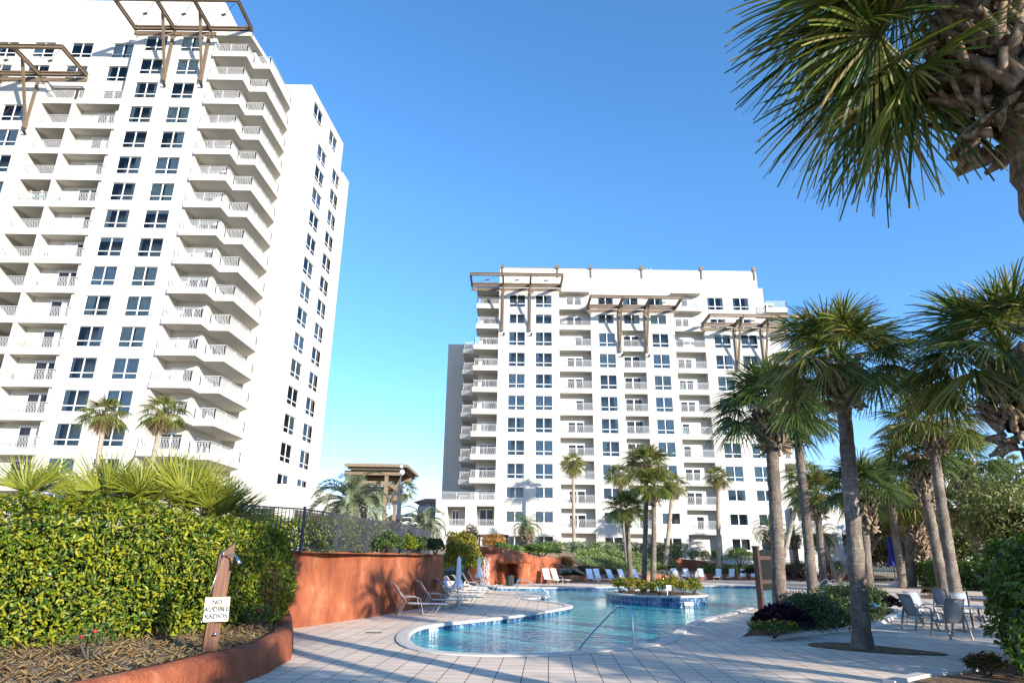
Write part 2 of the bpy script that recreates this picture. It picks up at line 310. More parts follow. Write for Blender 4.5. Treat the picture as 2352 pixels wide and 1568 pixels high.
    def build(s, name, mats, parent=None, smooth=False, world=True, bevel=0, loc=None):
        me = bpy.data.meshes.new(name)
        if loc is not None: off = Vector(loc)
        else: off = wloc(parent) if (parent is not None and world) else Vector((0, 0, 0))
        vs = [(v[0] - off.x, v[1] - off.y, v[2] - off.z) for v in s.v] if off.length else s.v
        me.from_pydata(vs, [], s.f)
        me.polygons.foreach_set('material_index', s.mi); me.update()
        o = mkobj(name, me, mats, parent, loc, smooth)
        if bevel:
            md = o.modifiers.new('bevel', 'BEVEL'); md.width = bevel; md.segments = 2; md.limit_method = 'ANGLE'; md.angle_limit = R(40)
        return o
def npmesh(name, V, Fq, mats, parent=None, loc=None, mi=None, smooth=False):
    """numpy mesh of quads or tris: V (n,3), Fq (m,3|4)"""
    me = bpy.data.meshes.new(name); V = np.asarray(V, np.float32); Fq = np.asarray(Fq, np.int32)
    if parent is not None and loc is None:
        V = V - np.array(wloc(parent), np.float32)
    if loc is not None: V = V - np.array(loc, np.float32)
    k = Fq.shape[1]; me.vertices.add(len(V)); me.vertices.foreach_set('co', V.ravel())
    me.loops.add(Fq.size); me.loops.foreach_set('vertex_index', Fq.ravel())
    me.polygons.add(len(Fq)); me.polygons.foreach_set('loop_start', np.arange(len(Fq), dtype=np.int32) * k)
    if mi is not None: me.polygons.foreach_set('material_index', np.asarray(mi, np.int32))
    me.update(calc_edges=True); me.validate()
    return mkobj(name, me, mats, parent, loc, smooth)
def children(o): return [c for c in bpy.data.objects if c.parent == o]
def copy_tree(o, parent=None):
    c = o.copy(); C.objects.link(c); c.parent = parent
    for ch in kids.get(o.name, ()) if False else children(o): copy_tree(ch, c)
    return c
def unit(a): return a / np.maximum(np.linalg.norm(a, axis=-1, keepdims=True), 1e-9)

# ------------------------------------------------------------------ foliage generators
def leaves(P, Nn, size, wr=0.42, up=0.35, jit=0.9, fold=0.12):
    """leaf blades at points P, roughly facing Nn. returns V,F (each leaf 6 verts, 2 quads)"""
    n = len(P); Nn = unit(Nn + rng.normal(0, jit * 0.5, (n, 3)) + np.array([0, 0, up]))
    T = unit(np.cross(Nn, rng.normal(0, 1, (n, 3)))); D = unit(T + Nn * rng.uniform(0.1, 0.9, (n, 1))); S = unit(np.cross(D, Nn)); U = np.cross(S, D)
    L = (size * (0.45 + 1.0 * rng.uniform(0, 1, (n, 1)) ** 1.4)); W = L * wr * 0.5
    b = P; t = P + D * L - U * L * 0.12
    l1 = P + D * L * 0.32 + S * W * 0.9 + U * L * fold; l2 = P + D * L * 0.7 + S * W * 0.8 + U * L * fold * 0.6
    r1 = P + D * L * 0.32 - S * W * 0.9 + U * L * fold; r2 = P + D * L * 0.7 - S * W * 0.8 + U * L * fold * 0.6
    V = np.stack([b, l1, l2, t, r2, r1], 1).reshape(-1, 3)
    i = np.arange(n)[:, None] * 6
    Fq = np.concatenate([i + np.array([[0, 1, 2, 3]]), i + np.array([[0, 3, 4, 5]])], 0)
    return V, Fq
def join(parts):
    Vs, Fs, o = [], [], 0
    for V, Fq in parts: Vs.append(V); Fs.append(Fq + o); o += len(V)
    return np.concatenate(Vs), np.concatenate(Fs)
def lump(n, c, r, squash=0.5, shell=0.75, noise_amp=0.16, flat_bottom=True):
    """points in the outer shell of an uneven rounded lump; returns P, normals"""
    d = unit(rng.normal(0, 1, (n, 3)))
    if flat_bottom: d[:, 2] = np.where(d[:, 2] < -0.25, -d[:, 2] * 0.7, d[:, 2]); d = unit(d)
    c = np.array(c, float); r = np.array(r, float) * np.ones(3)
    ph = rng.uniform(0, 6.28, 6)
    k = 1 + noise_amp * (np.sin(d[:, 0] * 5 + ph[0]) * np.sin(d[:, 1] * 4.3 + ph[1]) + np.sin(d[:, 2] * 6 + ph[2] + d[:, 0] * 3) * 0.7)
    e = np.sign(d) * np.abs(d) ** squash if squash != 1 else d
    e = e / np.maximum(np.abs(e).max(axis=1, keepdims=True), 1e-6) * 0.5 + d * 0.5 if squash < 1 else d
    rad = (shell + (1 - shell) * rng.uniform(0, 1, (n, 1)) ** 0.6) * k[:, None]
    return c + e * rad * r, d
def shrub(name, label, cat, c, r, n, size, mat, group=None, squash=1.0, up=0.35, wr=0.45, core=True, noise_amp=0.16, extra=None, shell=0.75):
    """c = centre of base"""
    c = np.array(c, float); cc = c + np.array([0, 0, r[2] * 0.9 if len(r) > 3 else r[2]])
    P, Nn = lump(n, (c[0], c[1], c[2] + r[2] * 0.95), r, squash, noise_amp=noise_amp, shell=shell)
    P[:, 2] = np.maximum(P[:, 2], c[2] + 0.02)
    V, Fq = leaves(P, Nn, size, wr, up)
    root = thing(name, label, cat, tuple(c), group)
    npmesh('foliage', V, Fq, M[mat], root)
    mb = MB(); rr = min(r[0], r[1])
    for i in range(6):
        a = i * 1.05 + rng.uniform(0, 0.5); q = c + np.array([math.cos(a) * r[0] * 0.6, math.sin(a) * r[1] * 0.6, r[2] * 1.3])
        mb.tube([c + np.array([0, 0, -0.05]), (c * 0.4 + q * 0.6) + np.array([0, 0, -0.1 * r[2]]), q], [0.03 * rr + 0.008, 0.02 * rr + 0.006, 0.006], 5)
    mb.build('stems', M['bark'], root)
    return root
def boxhedge(name, label, cat, path, width, height, z0, n, size, mat, group=None, rnd=0.5, up=0.3, core=True, wob=0.1, wr=0.42, taper=0.0):
    """clipped hedge swept along a path of (x,y); heights may taper"""
    path = np.array(path, float); seg = np.linalg.norm(np.diff(path, axis=0), axis=1); cum = np.concatenate([[0], np.cumsum(seg)]); Ltot = cum[-1]
    w2 = width / 2
    per = [('side', height * 2), ('top', width), ('end', math.pi * w2 * height * 0.5 / Ltot)]
    s = rng.uniform(-w2, Ltot + w2, n)
    a = rng.uniform(0, 1, n) * (2 * height + width)
    x = np.where(a < height, -w2, np.where(a < height + width, a - height - w2, w2)); z = np.where(a < height, a, np.where(a < height + width, height, 2 * height + width - a))
    nx = np.where(a < height, -1.0, np.where(a < height + width, 0.0, 1.0)); nz = np.where((a >= height) & (a < height + width), 1.0, 0.0)
    # round the shoulders
    sh = np.clip((z - (height - rnd)) / rnd, 0, 1) * np.clip((np.abs(x) - (w2 - rnd)) / rnd, 0, 1)
    k = 1 - 0.29 * sh; cx = np.sign(x) * (w2 - rnd); cz = height - rnd
    x = np.where(sh > 0, cx + (x - cx) * k, x); z = np.where(sh > 0, cz + (z - cz) * k, z)
    nx = nx + np.sign(x) * sh; nz = nz + sh
    # bottom tuck-in
    tuck = np.clip(1 - z / 0.5, 0, 1) * 0.12; x = x * (1 - tuck)
    # rounded ends
    over = np.maximum(0, np.maximum(-s, s - Ltot)); f = np.sqrt(np.clip(1 - (over / w2) ** 2, 0, 1)); x = x * f; z = z * (0.86 + 0.14 * f)
    z = z * (1 - taper * np.clip(s / Ltot, 0, 1) ** 2)
    sc = np.clip(s, 0, Ltot); idx = np.clip(np.searchsorted(cum, sc, 'right') - 1, 0, len(seg) - 1)
    tt = (sc - cum[idx]) / seg[idx]; P2 = path[idx] + (path[idx + 1] - path[idx]) * tt[:, None]
    nodeT = np.zeros_like(path); nodeT[1:-1] = path[2:] - path[:-2]; nodeT[0] = path[1] - path[0]; nodeT[-1] = path[-1] - path[-2]; nodeT = unit(nodeT)
    Tn = unit(nodeT[idx] * (1 - tt[:, None]) + nodeT[idx + 1] * tt[:, None])
    ex = (s - sc)[:, None]; Sd = np.stack([Tn[:, 1], -Tn[:, 0]], 1)
    ins = rng.uniform(0, 1, n) ** 1.6 * 0.28
    wv = wob * (np.sin(P2[:, 0] * 2.1 + z * 2.7) + np.sin(P2[:, 1] * 2.6 - z * 1.9 + 1) + 0.6 * np.sin(P2[:, 0] * 5.3 + P2[:, 1] * 4.1 + z * 4)) * 0.5
    P = np.zeros((n, 3)); P[:, :2] = P2 + Tn * ex + Sd * (x * (1 + wv / w2) - np.sign(nx) * ins * (np.abs(nx) > 0))[:, None]
    P[:, 2] = z0 + z - ins * (nz > 0) + wv * (nz > 0)
    Nn = np.zeros((n, 3)); Nn[:, :2] = Sd * nx[:, None] + Tn * (ex * 1.5 / w2); Nn[:, 2] = nz
    V, Fq = leaves(P, unit(Nn), size, wr, up)
    root = thing(name, label, cat, (float(path[:, 0].mean()), float(path[:, 1].mean()), z0), group)
    npmesh('foliage', V, Fq, M[mat], root)
    # woody inside
    mb = MB()
    step = 0.5; q = 0.0
    while q < Ltot:
        i = min(np.searchsorted(cum, q, 'right') - 1, len(seg) - 1); p = path[i] + (path[i + 1] - path[i]) * ((q - cum[i]) / seg[i])
        for j in range(3):
            ox, oy = rng.uniform(-0.3, 0.3, 2) * width
            mb.tube([(p[0] + ox * 0.4, p[1] + oy * 0.4, z0 - 0.02), (p[0] + ox, p[1] + oy, z0 + height * 0.5), (p[0] + ox * 1.3, p[1] + oy * 1.3, z0 + height * 0.85)], [0.025, 0.018, 0.008], 5)
        q += step
    mb.build('stems', M['bark'], root)
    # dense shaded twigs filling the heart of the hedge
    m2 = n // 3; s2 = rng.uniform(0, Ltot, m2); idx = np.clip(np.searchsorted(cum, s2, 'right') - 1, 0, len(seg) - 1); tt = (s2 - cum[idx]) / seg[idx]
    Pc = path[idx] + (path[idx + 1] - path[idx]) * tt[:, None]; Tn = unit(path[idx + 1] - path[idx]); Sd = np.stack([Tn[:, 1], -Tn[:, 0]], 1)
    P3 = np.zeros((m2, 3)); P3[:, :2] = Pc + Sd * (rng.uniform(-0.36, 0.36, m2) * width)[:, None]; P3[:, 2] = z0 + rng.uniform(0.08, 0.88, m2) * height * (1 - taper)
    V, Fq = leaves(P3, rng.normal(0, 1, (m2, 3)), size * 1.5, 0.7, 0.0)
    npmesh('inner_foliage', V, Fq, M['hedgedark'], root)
    return root
def fan_leaf(hub, u, nrm, L, nseg, spread=2.2, droop=0.5, fold=0.3, k=4, w0=None, join_frac=0.42, tipdroop=0.35):
    """costapalmate fan: nseg narrow segments; returns V,F quads"""
    u = unit(np.array(u, float)); nrm = unit(np.array(nrm, float) - u * np.dot(nrm, u)); v = np.cross(nrm, u)
    th = np.linspace(-spread, spread, nseg) + rng.normal(0, 0.03, nseg)
    Ls = L * (0.62 + 0.38 * np.cos(th * 0.62)) * rng.uniform(0.9, 1.08, nseg)
    sp = 2 * spread / nseg
    s = np.linspace(0.03, 1, k + 1)
    wprof = np.interp(s, [0, join_frac, 0.75, 1], [0.02, sp * join_frac * 0.95, sp * join_frac * 0.62, 0.012])
    dirs = np.cos(th)[:, None] * u + np.sin(th)[:, None] * v
    side = -np.sin(th)[:, None] * u + np.cos(th)[:, None] * v
    pts = np.zeros((nseg, k + 1, 2, 3))
    tw = rng.normal(0, 0.25, nseg); ex = rng.uniform(0.6, 1.4, nseg)
    for j, sj in enumerate(s):
        d = Ls * sj
        base = np.array(hub) + dirs * d[:, None] - nrm * ((fold * np.abs(np.sin(th)) ** 1.5 * sj + droop * 0.35 * sj * sj * np.cos(th * 0.5)) * L)[:, None]
        base = base + np.array([0, 0, -1.0]) * (tipdroop * ex * np.maximum(0, sj - 0.35) ** 2 * Ls * 1.6)[:, None]
        wv = (wprof[j] * Ls * 0.5)[:, None]
        sd = side * np.cos(0.5 + tw)[:, None] + nrm * (np.sin(0.5 + tw) * np.where(np.arange(nseg) % 2, 1, -1))[:, None]
        pts[:, j, 0] = base - sd * wv; pts[:, j, 1] = base + sd * wv
    V = pts.reshape(-1, 3); i = np.arange(nseg)[:, None, None] * (2 * (k + 1)) + np.arange(k)[None, :, None] * 2
    Fq = (i + np.array([0, 1, 3, 2])[None, None, :]).reshape(-1, 4)
    return V, Fq
def ribbon(pts, w, nrm=(0, 0, 1)):
    pts = np.array(pts); t = unit(np.gradient(pts, axis=0)); sd = unit(np.cross(t, np.array(nrm) + 1e-3)); w = np.array(w)[:, None] * 0.5
    up = np.cross(sd, t) * w * 0.5
    V = np.stack([pts - sd * w, pts + up, pts + sd * w], 1).reshape(-1, 3); k = len(pts)
    Fq = []
    for i in range(k - 1):
        for j in range(2): Fq.append([i * 3 + j, i * 3 + j + 1, i * 3 + 4 + j, i * 3 + 3 + j])
    return V, np.array(Fq)
def fan_crown(nleaf, pet, L, nseg, emin=-50, emax=82, droop=0.5, k=4, fold=0.3, tipdroop=0.35, az0=0.0, azr=None, spread=2.2, pw=0.85):
    parts = []; ga = 2.39996
    for i in range(nleaf):
        q = i / max(1, nleaf - 1); el = R(emax + (emin - emax) * (q ** pw)) + rng.normal(0, 0.1)
        az = az0 + i * ga + rng.normal(0, 0.15)
        pl = pet * (0.65 + 0.5 * min(1, q * 2)) * rng.uniform(0.85, 1.12)
        d = np.array([math.cos(az) * math.cos(el), math.sin(az) * math.cos(el), math.sin(el)])
        t = np.linspace(0, 1, 5)[:, None]
        pts = d * t * pl + np.array([0, 0, -1]) * (t ** 2) * pl * 0.28 * math.cos(el) + np.array([0, 0, 0.05])
        parts.append(ribbon(pts, np.linspace(0.055, 0.022, 5) * (pet / 1.2 + 0.2), np.array([0, 0, 1.0]) + d * 0.3))
        u = unit(pts[-1] - pts[-2]); nn = np.array([0, 0, 1.0]) - u * u[2]
        if np.linalg.norm(nn) < 0.3: nn = -np.array([math.cos(az), math.sin(az), 0.0]) + np.array([0, 0, 0.2])
        nn = unit(nn + rng.normal(0, 0.22, 3))
        ll = L * rng.uniform(0.85, 1.1) * (0.8 + 0.2 * min(1, q * 4))
        parts.append(fan_leaf(pts[-1], u, nn, ll, nseg, spread=spread * rng.uniform(0.85, 1.05), droop=droop * rng.uniform(0.6, 1.3), fold=fold * rng.uniform(0.5, 1.5), k=k, tipdroop=tipdroop))
    return join(parts)
def feather_leaf(base, az, el, L, npin, pinL, arch=0.9, w=0.03):
    t = np.linspace(0, 1, 12)[:, None]
    pts = [np.array(base, float)]; e = el; d0 = np.array([math.cos(az), math.sin(az)])
    for j in range(11):
        d = np.array([d0[0] * math.cos(e), d0[1] * math.cos(e), math.sin(e)]); pts.append(pts[-1] + d * L / 11); e -= arch * 2.2 / 11 * (0.4 + j / 9)
    pts = np.array(pts); parts = [ribbon(pts, np.linspace(0.06, 0.012, 12))]
    s = np.linspace(0.16, 0.99, npin); Vs = []
    for sg in (-1, 1):
        x = s * 11; i = np.minimum(x.astype(int), 10); f = (x - i)[:, None]; p = pts[i] * (1 - f) + pts[i + 1] * f; tg = unit(pts[i + 1] - pts[i])
        sd = unit(np.cross(tg, np.array([0, 0, 1.0]))) * sg; upv = np.cross(sd, tg) * sg
        ln = (pinL * (0.35 + 0.65 * np.sin(np.pi * np.clip(s * 0.92 + 0.06, 0, 1))))[:, None] * rng.uniform(0.85, 1.1, (npin, 1))
        dr = unit(sd * 0.75 + tg * 0.6 + upv * 0.45 + rng.normal(0, 0.08, (npin, 3)))
        mid = p + dr * ln * 0.55; tip = p + dr * ln - np.array([0, 0, 1.0]) * ln * 0.22; ww = tg * w * 0.5
        Vq = np.stack([p - ww * 0.6, p + ww * 0.6, mid + ww, mid - ww, tip + ww * 0.15, tip - ww * 0.15], 1).reshape(-1, 3); ii = np.arange(npin)[:, None] * 6
        parts.append((Vq, np.concatenate([ii + np.array([[0, 1, 2, 3]]), ii + np.array([[3, 2, 4, 5]])], 0)))
    return join(parts)
def feather_crown(nleaf, L, npin, pinL, emin=-25, emax=80, arch=0.9, w=0.03):
    parts = []
    for i in range(nleaf):
        q = i / max(1, nleaf - 1); el = R(emax + (emin - emax) * q ** 0.9) + rng.normal(0, 0.08)
        parts.append(feather_leaf((0, 0, 0.05), i * 2.39996 + rng.normal(0, 0.15), el, L * rng.uniform(0.85, 1.08), npin, pinL, arch * rng.uniform(0.8, 1.15), w))
    return join(parts)
def trunk_mesh(base, top, r0, r1, lean=0.3, n=14, k=26, flare=1.25, rough=0.045):
    base = np.array(base, float); top = np.array(top, float); V = []; hgt = np.linalg.norm(top - base)
    k = max(k, int(hgt * 5))
    bend = np.array([rng.normal(0, 1), rng.normal(0, 1), 0]) * lean * 0.25
    for i in range(k + 1):
        t = i / k; c = base + (top - base) * t + bend * math.sin(math.pi * t)
        r = (r0 + (r1 - r0) * t) * (1 + (flare - 1) * math.exp(-t * hgt / 0.35)) * (1 + 0.03 * math.sin(i * 2.4) + rng.normal(0, 0.012))
        for j in range(n):
            a = 2 * math.pi * j / n; rr = r * (1 + rng.normal(0, rough)); V.append(c + np.array([math.cos(a) * rr, math.sin(a) * rr, rng.normal(0, 0.01)]))
    i = np.arange(k)[:, None] * n; j = np.arange(n)[None, :]
    Fq = np.stack([i + j, i + (j + 1) % n, i + n + (j + 1) % n, i + n + j], -1).reshape(-1, 4)
    return np.array(V), Fq
def boots_mesh(top, h, r, n=46, length=0.55, w=0.13, spreadout=0.42):
    """crossed cut leaf bases below the crown; top = crown centre"""
    parts = []; top = np.array(top, float)
    for i in range(n):
        q = i / n; z = -h * (1 - q) + 0.05; az = i * 2.39996 + rng.normal(0, 0.1); rr = r * (0.95 + 0.12 * math.sin(q * 3))
        o = np.array([math.cos(az), math.sin(az), 0]); s = np.array([-math.sin(az), math.cos(az), 0]); L = length * rng.uniform(0.6, 1.15)
        tw = rng.choice([-1, 1]) * rng.uniform(0.25, 0.75)
        p0 = top + np.array([0, 0, z]) + o * rr * 0.75; d = unit(o * spreadout * rng.uniform(0.6, 1.3) + np.array([0, 0, rng.uniform(0.35, 0.9)]) + s * tw)
        if q < 0.15: L *= 0.6; d = unit(o * 0.9 + np.array([0, 0, rng.uniform(-0.9, 0.3)]) + s * tw)
        sd = unit(np.cross(d, o)); th = np.cross(sd, d); W = w * rng.uniform(0.75, 1.25)
        V = []
        for t, ww, tt in ((0, 1.25, 0.5), (0.45, 0.8, 0.42), (1, 0.62 * rng.uniform(0.5, 1.1), 0.3)):
            c = p0 + d * L * t + o * 0.05 * math.sin(t * 2)
            V += [c - sd * W * ww * 0.5 - th * W * 0.1, c - th * W * tt * 0.4, c + sd * W * ww * 0.5 - th * W * 0.1, c + th * W * tt * 0.5]
        Fq = []
        for a in range(2):
            for b in range(4): Fq.append([a * 4 + b, a * 4 + (b + 1) % 4, a * 4 + 4 + (b + 1) % 4, a * 4 + 4 + b])
        Fq.append([8, 9, 10, 11]); parts.append((np.array(V), np.array(Fq)))
    return join(parts)

# ================================================================== GROUND, DECK, POOL
POOL = [(3.81,17.47),(2.93,16.67),(1.95,15.93),(1.25,15.5),(.52,15.16),(-.36,15.07),(-1.13,15.16),(-1.81,15.55),(-2.4,16.38),(-2.78,17.64),(-2.98,19.35),(-2.88,20.9),(-2.43,22.02),(-1.57,23.18),(-.1,25.19),(1.46,28.35),(2.25,30.0),(2.5,31.2),(2.21,32.4),(1.32,34.2),(.6,35.2),(.75,36.6),(1.75,37.6),(2.0,40.0),(1.4,42.2),(-.4,43.4),(-2.6,44.0),(-3.6,46.2),(-2.8,48.6),(-1.08,49.4),(1.9,49.6),(4.4,50.6),(6.52,52.2),(10.0,55.0),(15.06,57.95),(18.0,59.1),(20.95,59.4),(23.2,58.5),(23.4,56.5),(20.5,52.1),(18.6,47.5),(17.6,44.9),(16.8,42.6),(16.7,40.6),(18.0,39.4),(21.2,39.8),(23.6,39.4),(24.2,37.8),(22.5,36.9),(18.2,37.2),(15.2,36.2),(12.4,33.6),(10.4,30.6),(8.85,27.6),(7.14,25.09),(5.4,21.46),(4.5,18.8)]
def smooth_loop(p, it=2):
    for _ in range(it):
        q = []
        for i in range(len(p)):
            a, b = p[i], p[(i + 1) % len(p)]
            q += [(a[0] * .75 + b[0] * .25, a[1] * .75 + b[1] * .25), (a[0] * .25 + b[0] * .75, a[1] * .25 + b[1] * .75)]
        p = q
    return p
def offset_loop(p, d):
    n = len(p); area = sum(p[i][0] * p[(i + 1) % n][1] - p[(i + 1) % n][0] * p[i][1] for i in range(n)); sg = 1 if area > 0 else -1
    out = []
    for i in range(n):
        a, b, c = Vector(p[i - 1]), Vector(p[i]), Vector(p[(i + 1) % n]); t = ((b - a).normalized() + (c - b).normalized())
        t = t.normalized() if t.length > 1e-6 else (c - b).normalized()
        nrm = Vector((-t.y, t.x)) * sg; out.append(tuple(b + nrm * d))
    return out
POOL = smooth_loop(POOL, 1)
def flat(name, loops, z, mat, kind=None, parent=None):
    pl = [[Vector((x, y, 0)) for x, y in l] for l in loops]; flatv = [v for l in pl for v in l]
    fs = []
    for t in tessellate_polygon(pl):
        a, b, c = (flatv[i] for i in t)
        if (b - a).cross(c - a).z < 0: t = (t[0], t[2], t[1])
        fs.append(tuple(t))
    me = bpy.data.meshes.new(name); me.from_pydata([(v.x, v.y, z) for v in flatv], [], fs); me.update()
    o = mkobj(name, me, mat, parent)
    if kind: o['kind'] = kind
    return o
hole = offset_loop(POOL, 0.02)
flat('ground', [[(-1500, -400), (1500, -400), (1500, 2500), (-1500, 2500)], [(-6.8, 13.0), (26.5, 13.0), (26.5, 62.0), (-6.8, 62.0)]], -0.03, M['soil'], 'structure')
flat('pool_deck', [[(-6.6, 1.0), (12, -6), (30, -6), (60, 10), (60, 64), (48, 80), (31, 80), (20, 74), (8, 63), (3.5, 60.3), (-1.2, 53.6), (-6.5, 50.0), (-9, 44), (-9, 33), (-6.6, 31)], hole], 0.0, M['paver'], 'structure')
# coping: rounded band
cop = MB(); prof = [(0.0, 0.006), (0.02, 0.03), (0.10, 0.036), (0.30, 0.036), (0.36, 0.02), (0.375, -0.015), (0.36, -0.05), (0.30, -0.06)]
lo = [offset_loop(POOL, d) for d, z in prof]; n = len(POOL)
for k in range(len(prof) - 1):
    for i in range(n):
        j = (i + 1) % n; a = lo[k]; b = lo[k + 1]
        cop.quad((*a[i], prof[k][1]), (*a[j], prof[k][1]), (*b[j], prof[k + 1][1]), (*b[i], prof[k + 1][1]))
o = cop.build('pool_coping', M['coping'], smooth=True); o['kind'] = 'structure'
wl = offset_loop(POOL, 0.31); tl = MB(); gl = MB()
def tile_band(loop, z0, z1, rows, tw, inward):
    acc = 0; tb = MB(); gb = MB(); nn = len(loop)
    for i in range(nn):
        a = Vector(loop[i]); b = Vector(loop[(i + 1) % nn]); d = b - a; L = d.length; d.normalize(); nr = Vector((-d.y, d.x)) * inward
        gb.quad((*a, z0), (*b, z0), (*b, z1), (*a, z1)); cnt = max(1, round(L / tw)); w = L / cnt; hh = (z1 - z0) / rows
        for c in range(cnt):
            for r_ in range(rows):
                p0 = a + d * (c * w + 0.004) + nr * 0.004; p1 = a + d * ((c + 1) * w - 0.004) + nr * 0.004
                tb.quad((*p0, z0 + r_ * hh + .004), (*p1, z0 + r_ * hh + .004), (*p1, z0 + (r_ + 1) * hh - .004), (*p0, z0 + (r_ + 1) * hh - .004))
    return tb, gb
area = sum(POOL[i][0] * POOL[(i + 1) % n][1] - POOL[(i + 1) % n][0] * POOL[i][1] for i in range(n)); sgn = 1 if area > 0 else -1
tb, gb = tile_band(wl, -0.32, -0.055, 2, 0.15, sgn)
o = gb.build('pool_tile_grout', M['grout']); o['kind'] = 'structure'
o = tb.build('pool_tile_band', M['tile']); o['kind'] = 'structure'
# pool shell: steps near the edge then the floor
sh = MB(); lv = [(0.31, -0.32), (0.34, -0.95), (0.55, -1.15)]
ll = [offset_loop(POOL, d) for d, z in lv]
for k in range(2):
    for i in range(n):
        j = (i + 1) % n; sh.quad((*ll[k][i], lv[k][1]), (*ll[k][j], lv[k][1]), (*ll[k + 1][j], lv[k + 1][1]), (*ll[k + 1][i], lv[k + 1][1]))
o = sh.build('pool_wall', M['plaster'], smooth=True); o['kind'] = 'structure'
flat('pool_floor', [[(-7, 12.5), (27, 12.5), (27, 62), (-7, 62)]], -1.15, M['plaster'], 'structure')
ISL = smooth_loop([(5.9, 40.6), (5.2, 38.6), (5.35, 36.6), (6.4, 35.0), (7.7, 34.6), (9.0, 34.9), (10.1, 36.0), (10.6, 37.6), (10.3, 39.6), (9.2, 41.2), (7.4, 41.6)], 2)
flat('pool_water', [offset_loop(POOL, 0.312), ISL], -0.165, M['water'], 'structure')
# entry step seen through the shallow end
sp_ = [p for p in offset_loop(POOL, 0.32)]; 
# ---------------- island planter
isl = thing('island_planter', 'round planter with blue tile sides and white coping rising from the pool', 'planter', (7.9, 38, 0))
ib = MB(); ring = [(0.0, -0.40), (0.0, 0.18)]
tb, gb = tile_band(ISL, -0.40, 0.20, 3, 0.2, -1 if sum(ISL[i][0] * ISL[(i + 1) % len(ISL)][1] - ISL[(i + 1) % len(ISL)][0] * ISL[i][1] for i in range(len(ISL))) > 0 else 1)
gb.build('grout', M['grout'], isl); tb.build('tile_band', M['tile'], isl)
wb = MB(); prof2 = [(0.0, -1.15), (0.01, -0.405)]
a = ISL
for i in range(len(a)):
    j = (i + 1) % len(a); wb.quad((*a[i], -1.15), (*a[j], -1.15), (*a[j], -0.40), (*a[i], -0.40))
wb.build('plaster_base', M['plaster'], isl)
cb = MB(); pr = [(-0.0, 0.20), (-0.06, 0.21), (-0.07, 0.26), (-0.03, 0.295), (0.05, 0.30), (0.40, 0.30), (0.42, 0.25)]
los = [offset_loop(ISL, d) for d, z in pr]
for k in range(len(pr) - 1):
    for i in range(len(ISL)):
        j = (i + 1) % len(ISL); cb.quad((*los[k][i], pr[k][1]), (*los[k][j], pr[k][1]), (*los[k + 1][j], pr[k + 1][1]), (*los[k + 1][i], pr[k + 1][1]))
cb.build('coping', M['coping'], isl, smooth=True)
flat('mulch', [offset_loop(ISL, 0.41)], 0.265, M['mulch']).parent = isl
bpy.data.objects['mulch'].location = -isl.location
bpy.data.objects['mulch'].name = 'mulch_bed'

def text_mesh(name, body, size, mat, parent, loc, rot, extrude=0.002, align='CENTER'):
    cu = bpy.data.curves.new(name, 'FONT'); cu.body = body; cu.size = size; cu.extrude = extrude; cu.offset = size * 0.024; cu.align_x = align; cu.align_y = 'CENTER'
    tmp = bpy.data.objects.new(name + '_tmp', cu); C.objects.link(tmp); dg = bpy.context.evaluated_depsgraph_get()
    me = bpy.data.meshes.new_from_object(tmp.evaluated_get(dg)); bpy.data.objects.remove(tmp)
    o = mkobj(name, me, mat, parent); o.location = Vector(loc); o.rotation_euler = rot; return o
def depth_marker(x, y, z, body, ang, label):
    t = thing('depth_marker', label, 'depth marker', (x, y, z)); t.rotation_euler = (0, 0, ang)
    MB().box(-0.22, -0.012, -0.012, 0.0, -0.085, 0.085).box(0.012, 0.22, -0.012, 0.0, -0.085, 0.085).build('tile', M['signwhite'], t, world=False)
    a, b_ = body
    text_mesh('lettering', a, 0.17, M['black'], t, (-0.115, -0.014, 0), (R(90), 0, 0)); text_mesh('lettering', b_, 0.17, M['black'], t, (0.115, -0.014, 0), (R(90), 0, 0)); return t
p = gnd(705.6 + .35 * 968, 1019.2 + .35 * 1228, -0.1)
def nearest(loop, q):
    best = min(range(len(loop)), key=lambda i: (Vector(loop[i]) - Vector((q[0], q[1]))).length); a = Vector(loop[best - 1]); b = Vector(loop[(best + 1) % len(loop)]); return Vector(loop[best]), math.atan2((b - a).y, (b - a).x)
q, an = nearest(wl, p)
if math.sin(an) < 0 and abs(math.cos(an)) < 0.99 or math.cos(an) < 0: an += math.pi
depth_marker(q.x + 0.02 * math.sin(an) , q.y - 0.02 * math.cos(an), -0.150, ('3', 'FT'), an, 'white tile marked 3 FT at the shallow end waterline')
depth_marker(8.85, 34.77, -0.06, ('5', 'FT'), R(8), 'white depth tile on the blue tiles of the island planter')

